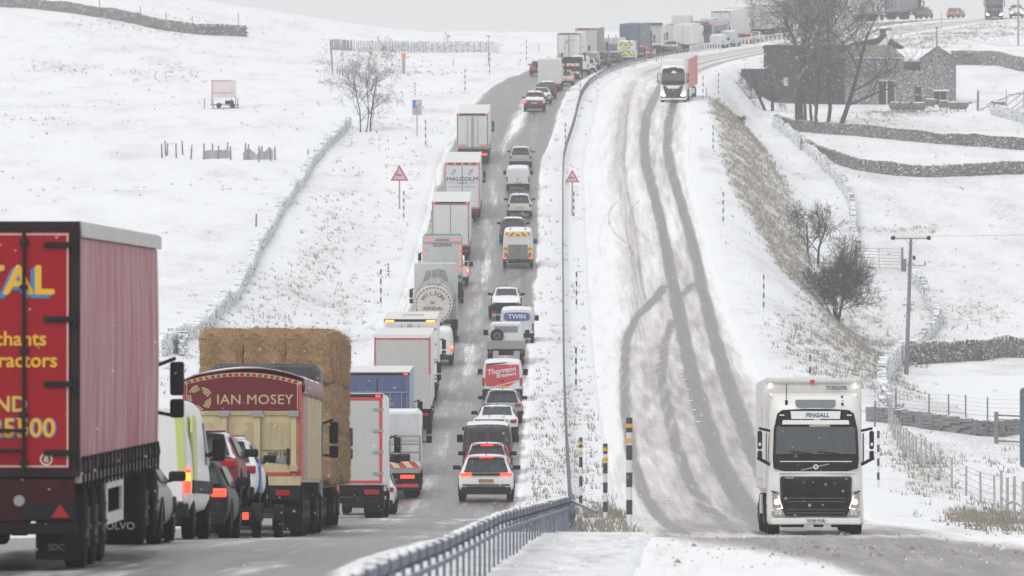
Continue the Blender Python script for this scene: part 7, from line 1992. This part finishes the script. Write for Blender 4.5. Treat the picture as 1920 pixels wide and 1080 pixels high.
def tree(label, px, py, hpx, spread=.5, stems=1, r=.25, seed=1, levels=5, name='bare_tree', droop=0, cat='tree', bushy=False, lean=0, kids=(3,4), tw=.010, flat=1.0, group='bare winter trees', first=.3):
    p = pix(px, py); s_ = FPX/p.y; H = hpx/s_
    rr = random.Random(seed); T, C = MB(), MB()
    def tube(m, pts, rad, n):
        secs = []
        for i, q in enumerate(pts):
            d = (pts[min(i+1, len(pts)-1)]-pts[max(i-1, 0)]).normalized(); a = Vector((1,0,0)) if abs(d.x) < .8 else Vector((0,1,0))
            e1 = d.cross(a).normalized(); e2 = d.cross(e1)
            secs.append([tuple(q+e1*math.cos(2*math.pi*k_/n)*rad[i]+e2*math.sin(2*math.pi*k_/n)*rad[i]) for k_ in range(n)])
        m.loft(secs, caps=False)
    def grow(a, d, L, rad, lev):
        n = 5 if lev < 2 else 4; pts, rads = [a], [rad]; seg = L/n; end = max(rad*.50, tw*.8)
        dd = d.copy()
        for i in range(n):
            w_ = .10+.06*lev
            dd = (dd+Vector((rr.gauss(0, w_), rr.gauss(0, w_)*flat, rr.gauss(0, w_*.6)+(.05 if lev else .08)-droop*.12*lev))).normalized()
            pts.append(pts[-1]+dd*seg); rads.append(rad+(end-rad)*(i+1)/n)
        tube(T if lev <= 1 else C, pts, rads, 7 if lev == 0 else (5 if lev == 1 else (4 if lev == 2 else 3)))
        if lev >= levels: return
        k_ = rr.randint(*kids)+(1 if lev < 2 else 0)+(2 if bushy and lev < 3 else 0)
        for j in range(k_):
            f = first+(1-first)*(j+rr.random()*.7)/k_ if lev == 0 else .22+.76*(j+rr.random()*.8)/k_
            i = min(n-1, int(f*n)); q = pts[i].lerp(pts[i+1], f*n-i); base = (pts[i+1]-pts[i]).normalized()
            ang = rr.uniform(.35, .95)*(1.0 if lev else 1.05)*(.7+spread)
            ax = base.cross(Vector((rr.gauss(0,1), rr.gauss(0,1)*flat, rr.gauss(0,1)))).normalized()
            nd = (Matrix.Rotation(ang, 3, ax) @ base).normalized(); nd.z = nd.z*(1-droop*.5)+.10*(1-droop)
            grow(q, nd.normalized(), L*rr.uniform(.50, .72)*(1-.25*f*(lev == 0)), max(rads[i]*rr.uniform(.42, .62), tw), lev+1)
    for k_ in range(stems):
        a = 2*math.pi*k_/max(1, stems)+rr.random(); off = .0 if stems == 1 else (.35 if not bushy else .08)*H/10
        d = Vector((math.cos(a)*spread*(.22 if stems > 1 else .05)*(2.6 if bushy else 1)+lean, math.sin(a)*spread*.2, 1)).normalized()
        grow(Vector((math.cos(a)*off*2, math.sin(a)*off, -.3)), d, H*rr.uniform(.55, .68) if not bushy else H*rr.uniform(.4,.55), r*rr.uniform(.7, 1.0) if k_ else r, 0)
    t = thing(name, label, cat, p, group)
    T.build('trunk', BARK, t, True); C.build('crown', TWIG, t)
    return t
tree('tallest bare tree with a thick dark trunk in front of the dark barn', 1499, 233, 330, .72, 1, .48, seed=21, levels=5, droop=.02, tw=.013, first=.18, kids=(4,5))
tree('bare multi-stemmed tree between the thick-trunked tree and the leaning one', 1533, 238, 320, .42, 3, .22, seed=5, levels=5, tw=.012, kids=(3,4), first=.30)
tree('bare tree with a leaning forked stem right of the multi-stemmed one', 1550, 249, 305, .50, 2, .27, seed=8, levels=5, lean=.16, tw=.012, kids=(3,4), first=.25)
tree('low gnarled tree with drooping twigs at the left end of the farm', 1441, 208, 118, .9, 2, .20, seed=12, levels=4, droop=.35, tw=.014, lean=-.15, group='bare winter trees', kids=(4,5))
tree('bare sapling behind the big round bush', 1528, 492, 150, .42, 2, .11, seed=15, levels=4, tw=.012, kids=(4,5))
tree('dense round-headed bare bush right of the sapling', 1568, 600, 190, .46, 8, .07, seed=17, levels=4, tw=.010, name='bare_bush', bushy=True, kids=(3,5), cat='bush')
TWK = TWIG; TWIG = bark('frosted_twig', (.07,.066,.07), (.16,.155,.16), .5)
tree('frosted bare roadside tree beside the long wall above the left verge', 686, 247, 175, .38, 3, .08, seed=19, levels=5, tw=.009, kids=(3,4), first=.12, droop=.12)
TWIG = TWK
tree('small twiggy shrub at the top of the tawny bank', 1388, 230, 26, .8, 5, .03, seed=23, levels=3, tw=.012, name='small_shrub', bushy=True, cat='bush')
tree('thin bare sapling on the skyline above the grey wall', 838, 78, 22, .4, 1, .04, seed=27, levels=3, tw=.012, name='small_sapling')
#tree('dark little conifer-like shrub beside the big white lorry roof', 1470, 705, 26, .3, 3, .02, seed=29, levels=3, tw=.008, name='small_shrub', bushy=True, cat='bush')

# ------------------------------------------------------------------ grass stalks through the snow
def stalks():
    rng = np.random.default_rng(3)
    N = 300000
    D = rng.uniform(0, 1, N)**.8*850+140; px = rng.uniform(-60, 1980, N)
    X = (px-960)/FPX*D; Z = ground(X, D); s, u = su(X, D)
    g, d, spk = cover(X, D, Z, s, u)
    onroad = (np.abs(u) > 1.5) & (np.abs(u) < 10.35)
    clump = vnoise(X, D, 7, 31)*vnoise(X, D, 1.7, 32)
    pr = np.clip(g*1.0, 0, 1)**1.4*.60 + (np.abs(u) > 11)*clump**2*.10 + (np.abs(u) < 1.5)*.05*(.3+clump*2)*smooth(620, 350, D)
    vx, vy = scr(X, D, Z)
    pr *= np.where((u > 20) & (D > 350) & (D < 470) & (vx > 1690), .04, 1)
    pr *= np.where((u < -19) & (D > 350), .55, 1)
    keep = (~onroad) & (rng.uniform(0, 1, N) < pr) & (vy > -20)
    X, D, Z, g = X[keep], D[keep], Z[keep], g[keep]; n = len(X)
    B = 4
    V = np.zeros((n, B, 3, 3)); tone = np.zeros((n, B, 3))
    hgt = (.10+.22*rng.uniform(0, 1, n)**2+.12*g)
    for b in range(B):
        ox, oy = rng.normal(0, .10, n), rng.normal(0, .12, n); w_ = .010+.010*rng.uniform(0, 1, n)+D*.000022
        hh = hgt*rng.uniform(.5, 1.2, n); lx, ly = rng.normal(-.03, .09, n), rng.normal(0, .08, n)
        base = np.stack([X+ox, D+oy, Z-.03], 1)
        V[:, b, 0] = base+np.stack([-w_, 0*w_, 0*w_], 1); V[:, b, 1] = base+np.stack([w_, 0*w_, 0*w_], 1); V[:, b, 2] = base+np.stack([lx, ly, hh+.03], 1)
    me = bpy.data.meshes.new('dry_grass'); m_ = n*B*3
    me.vertices.add(m_); me.vertices.foreach_set('co', V.ravel())
    me.loops.add(m_); me.loops.foreach_set('vertex_index', np.arange(m_)); me.polygons.add(n*B); me.polygons.foreach_set('loop_start', np.arange(0, m_, 3)); me.update()
    m, nt, p = newmat('dry_grass')
    tc = nn(nt, 'ShaderNodeTexCoord').outputs['Object']
    nt.links.new(mixc(nt, noise(nt, tc, 1.5, 3, .6), (.11,.095,.08), (.46,.42,.36)), p.inputs['Base Color']); p.inputs['Roughness'].default_value = .95; p.inputs['Specular IOR Level'].default_value = .1
    me.materials.append(m); o = link(bpy.data.objects.new('dry_grass', me)); tag(o, kind='stuff')
    print('stalks', n)
stalks()
# clods of dirty slush on the near crossing, and snow lumps along the verges
def clods():
    rr = random.Random(9)
    for nm, cnt, m, cond in (('slush_clods', 330, paint('brown_slush', (.17,.15,.135), .8, dirt=.5, dcol=(.42,.40,.38)), 0), ('snow_lumps', 260, SNOWC, 1)):
        q = MB(); k_ = 0
        while k_ < cnt:
            if cond == 0: px, py = rr.uniform(1230, 1960), rr.gauss(1028, 22); 
            else: px, py = rr.choice(((rr.uniform(1010, 1330), rr.gauss(1000, 16)), (rr.uniform(1100, 1960), rr.uniform(985, 1060)), (rr.uniform(900,1100), rr.uniform(1040,1078))))
            if not 985 < py < 1079: continue
            D = None
            p = None
            DD = np.arange(78, 185, 3.0)
            yy = HOR-FPX*ground((px-960)/FPX*DD, DD)/DD
            i = int(np.argmin(abs(yy-py))); D = DD[i]+rr.uniform(-1.5, 1.5); x = (px-960)/FPX*D
            k_ += 1
            r_ = rr.uniform(.008, .026)*(2.2 if rr.random() < .06 else 1)*(.7 if cond else 1); z = float(ground(x, D)[0])+.02
            n = len(q.v); c = Vector((x, D, z))
            P = [c+Vector((math.cos(a)*r_*rr.uniform(.7,1.5), math.sin(a)*r_*rr.uniform(.7,1.5), -.01)) for a in (0, 1.25, 2.5, 3.75, 5.0)]+[c+Vector((rr.uniform(-.3,.3)*r_, rr.uniform(-.3,.3)*r_, r_*rr.uniform(.6,1.1)))]
            q.add(P, [(0,1,5),(1,2,5),(2,3,5),(3,4,5),(4,0,5)])
        o = q.build(nm, m); tag(o, kind='stuff')
clods()
def studs():
    rr = random.Random(3); q = MB()
    P = [(322,1204),(369,1214),(428,1224),(472,1231),(525,1241),(566,1251),(607,1259),(673,1273),(720,1286),(761,1298),(800,1312)]
    py = 322
    while py < 800:
        px = float(np.interp(py, [a for a, b in P], [b for a, b in P]))
        DD = np.arange(250, 640, 1.0); X = (px-960)/FPX*DD; s, u = su(X, DD); z = np.interp(s, SS, ZS); yy = HOR-FPX*z/DD
        i = int(np.argmin(abs(yy-py))); x, D, zz = X[i], DD[i], z[i]
        q.box(x-.09, x+.09, D-.35, D+.35, zz+.01, zz+.05, .02); py += 11+py*.012+rr.uniform(-2,2)
    o = q.build('lane_marking_snow', SNOWC); tag(o, kind='structure')
studs()
def flakes():
    rng = np.random.default_rng(5); n = 5200
    D = 70+rng.uniform(0, 1, n)**1.1*320
    X = rng.uniform(-1150, 1150, n)/FPX*D; Z = (HOR-rng.uniform(-60, 1140, n))/FPX*D
    g = ground(X, D); k_ = Z > g+.1; X, D, Z = X[k_], D[k_], Z[k_]; n = len(X)
    r_ = (.0035+.004*rng.uniform(0, 1, n))*(1+D/260)
    o = np.array([[1,0,0],[-1,0,0],[0,1,0],[0,-1,0],[0,0,1],[0,0,-1]], float)
    st = np.stack([1+rng.uniform(0, .8, n), np.ones(n), np.ones(n)], 1)
    V = np.stack([X, D, Z], 1)[:, None, :]+o[None]*r_[:, None, None]*st[:, None, :]
    f = np.array([[0,2,4],[2,1,4],[1,3,4],[3,0,4],[2,0,5],[1,2,5],[3,1,5],[0,3,5]])
    F = (f[None]+6*np.arange(n)[:, None, None]).reshape(-1)
    me = bpy.data.meshes.new('falling_snow')
    me.vertices.add(6*n); me.vertices.foreach_set('co', V.ravel()); me.loops.add(len(F)); me.loops.foreach_set('vertex_index', F)
    me.polygons.add(len(F)//3); me.polygons.foreach_set('loop_start', np.arange(0, len(F), 3)); me.update()
    me.materials.append(SNOWC); o_ = link(bpy.data.objects.new('falling_snow', me)); tag(o_, kind='stuff')
flakes()
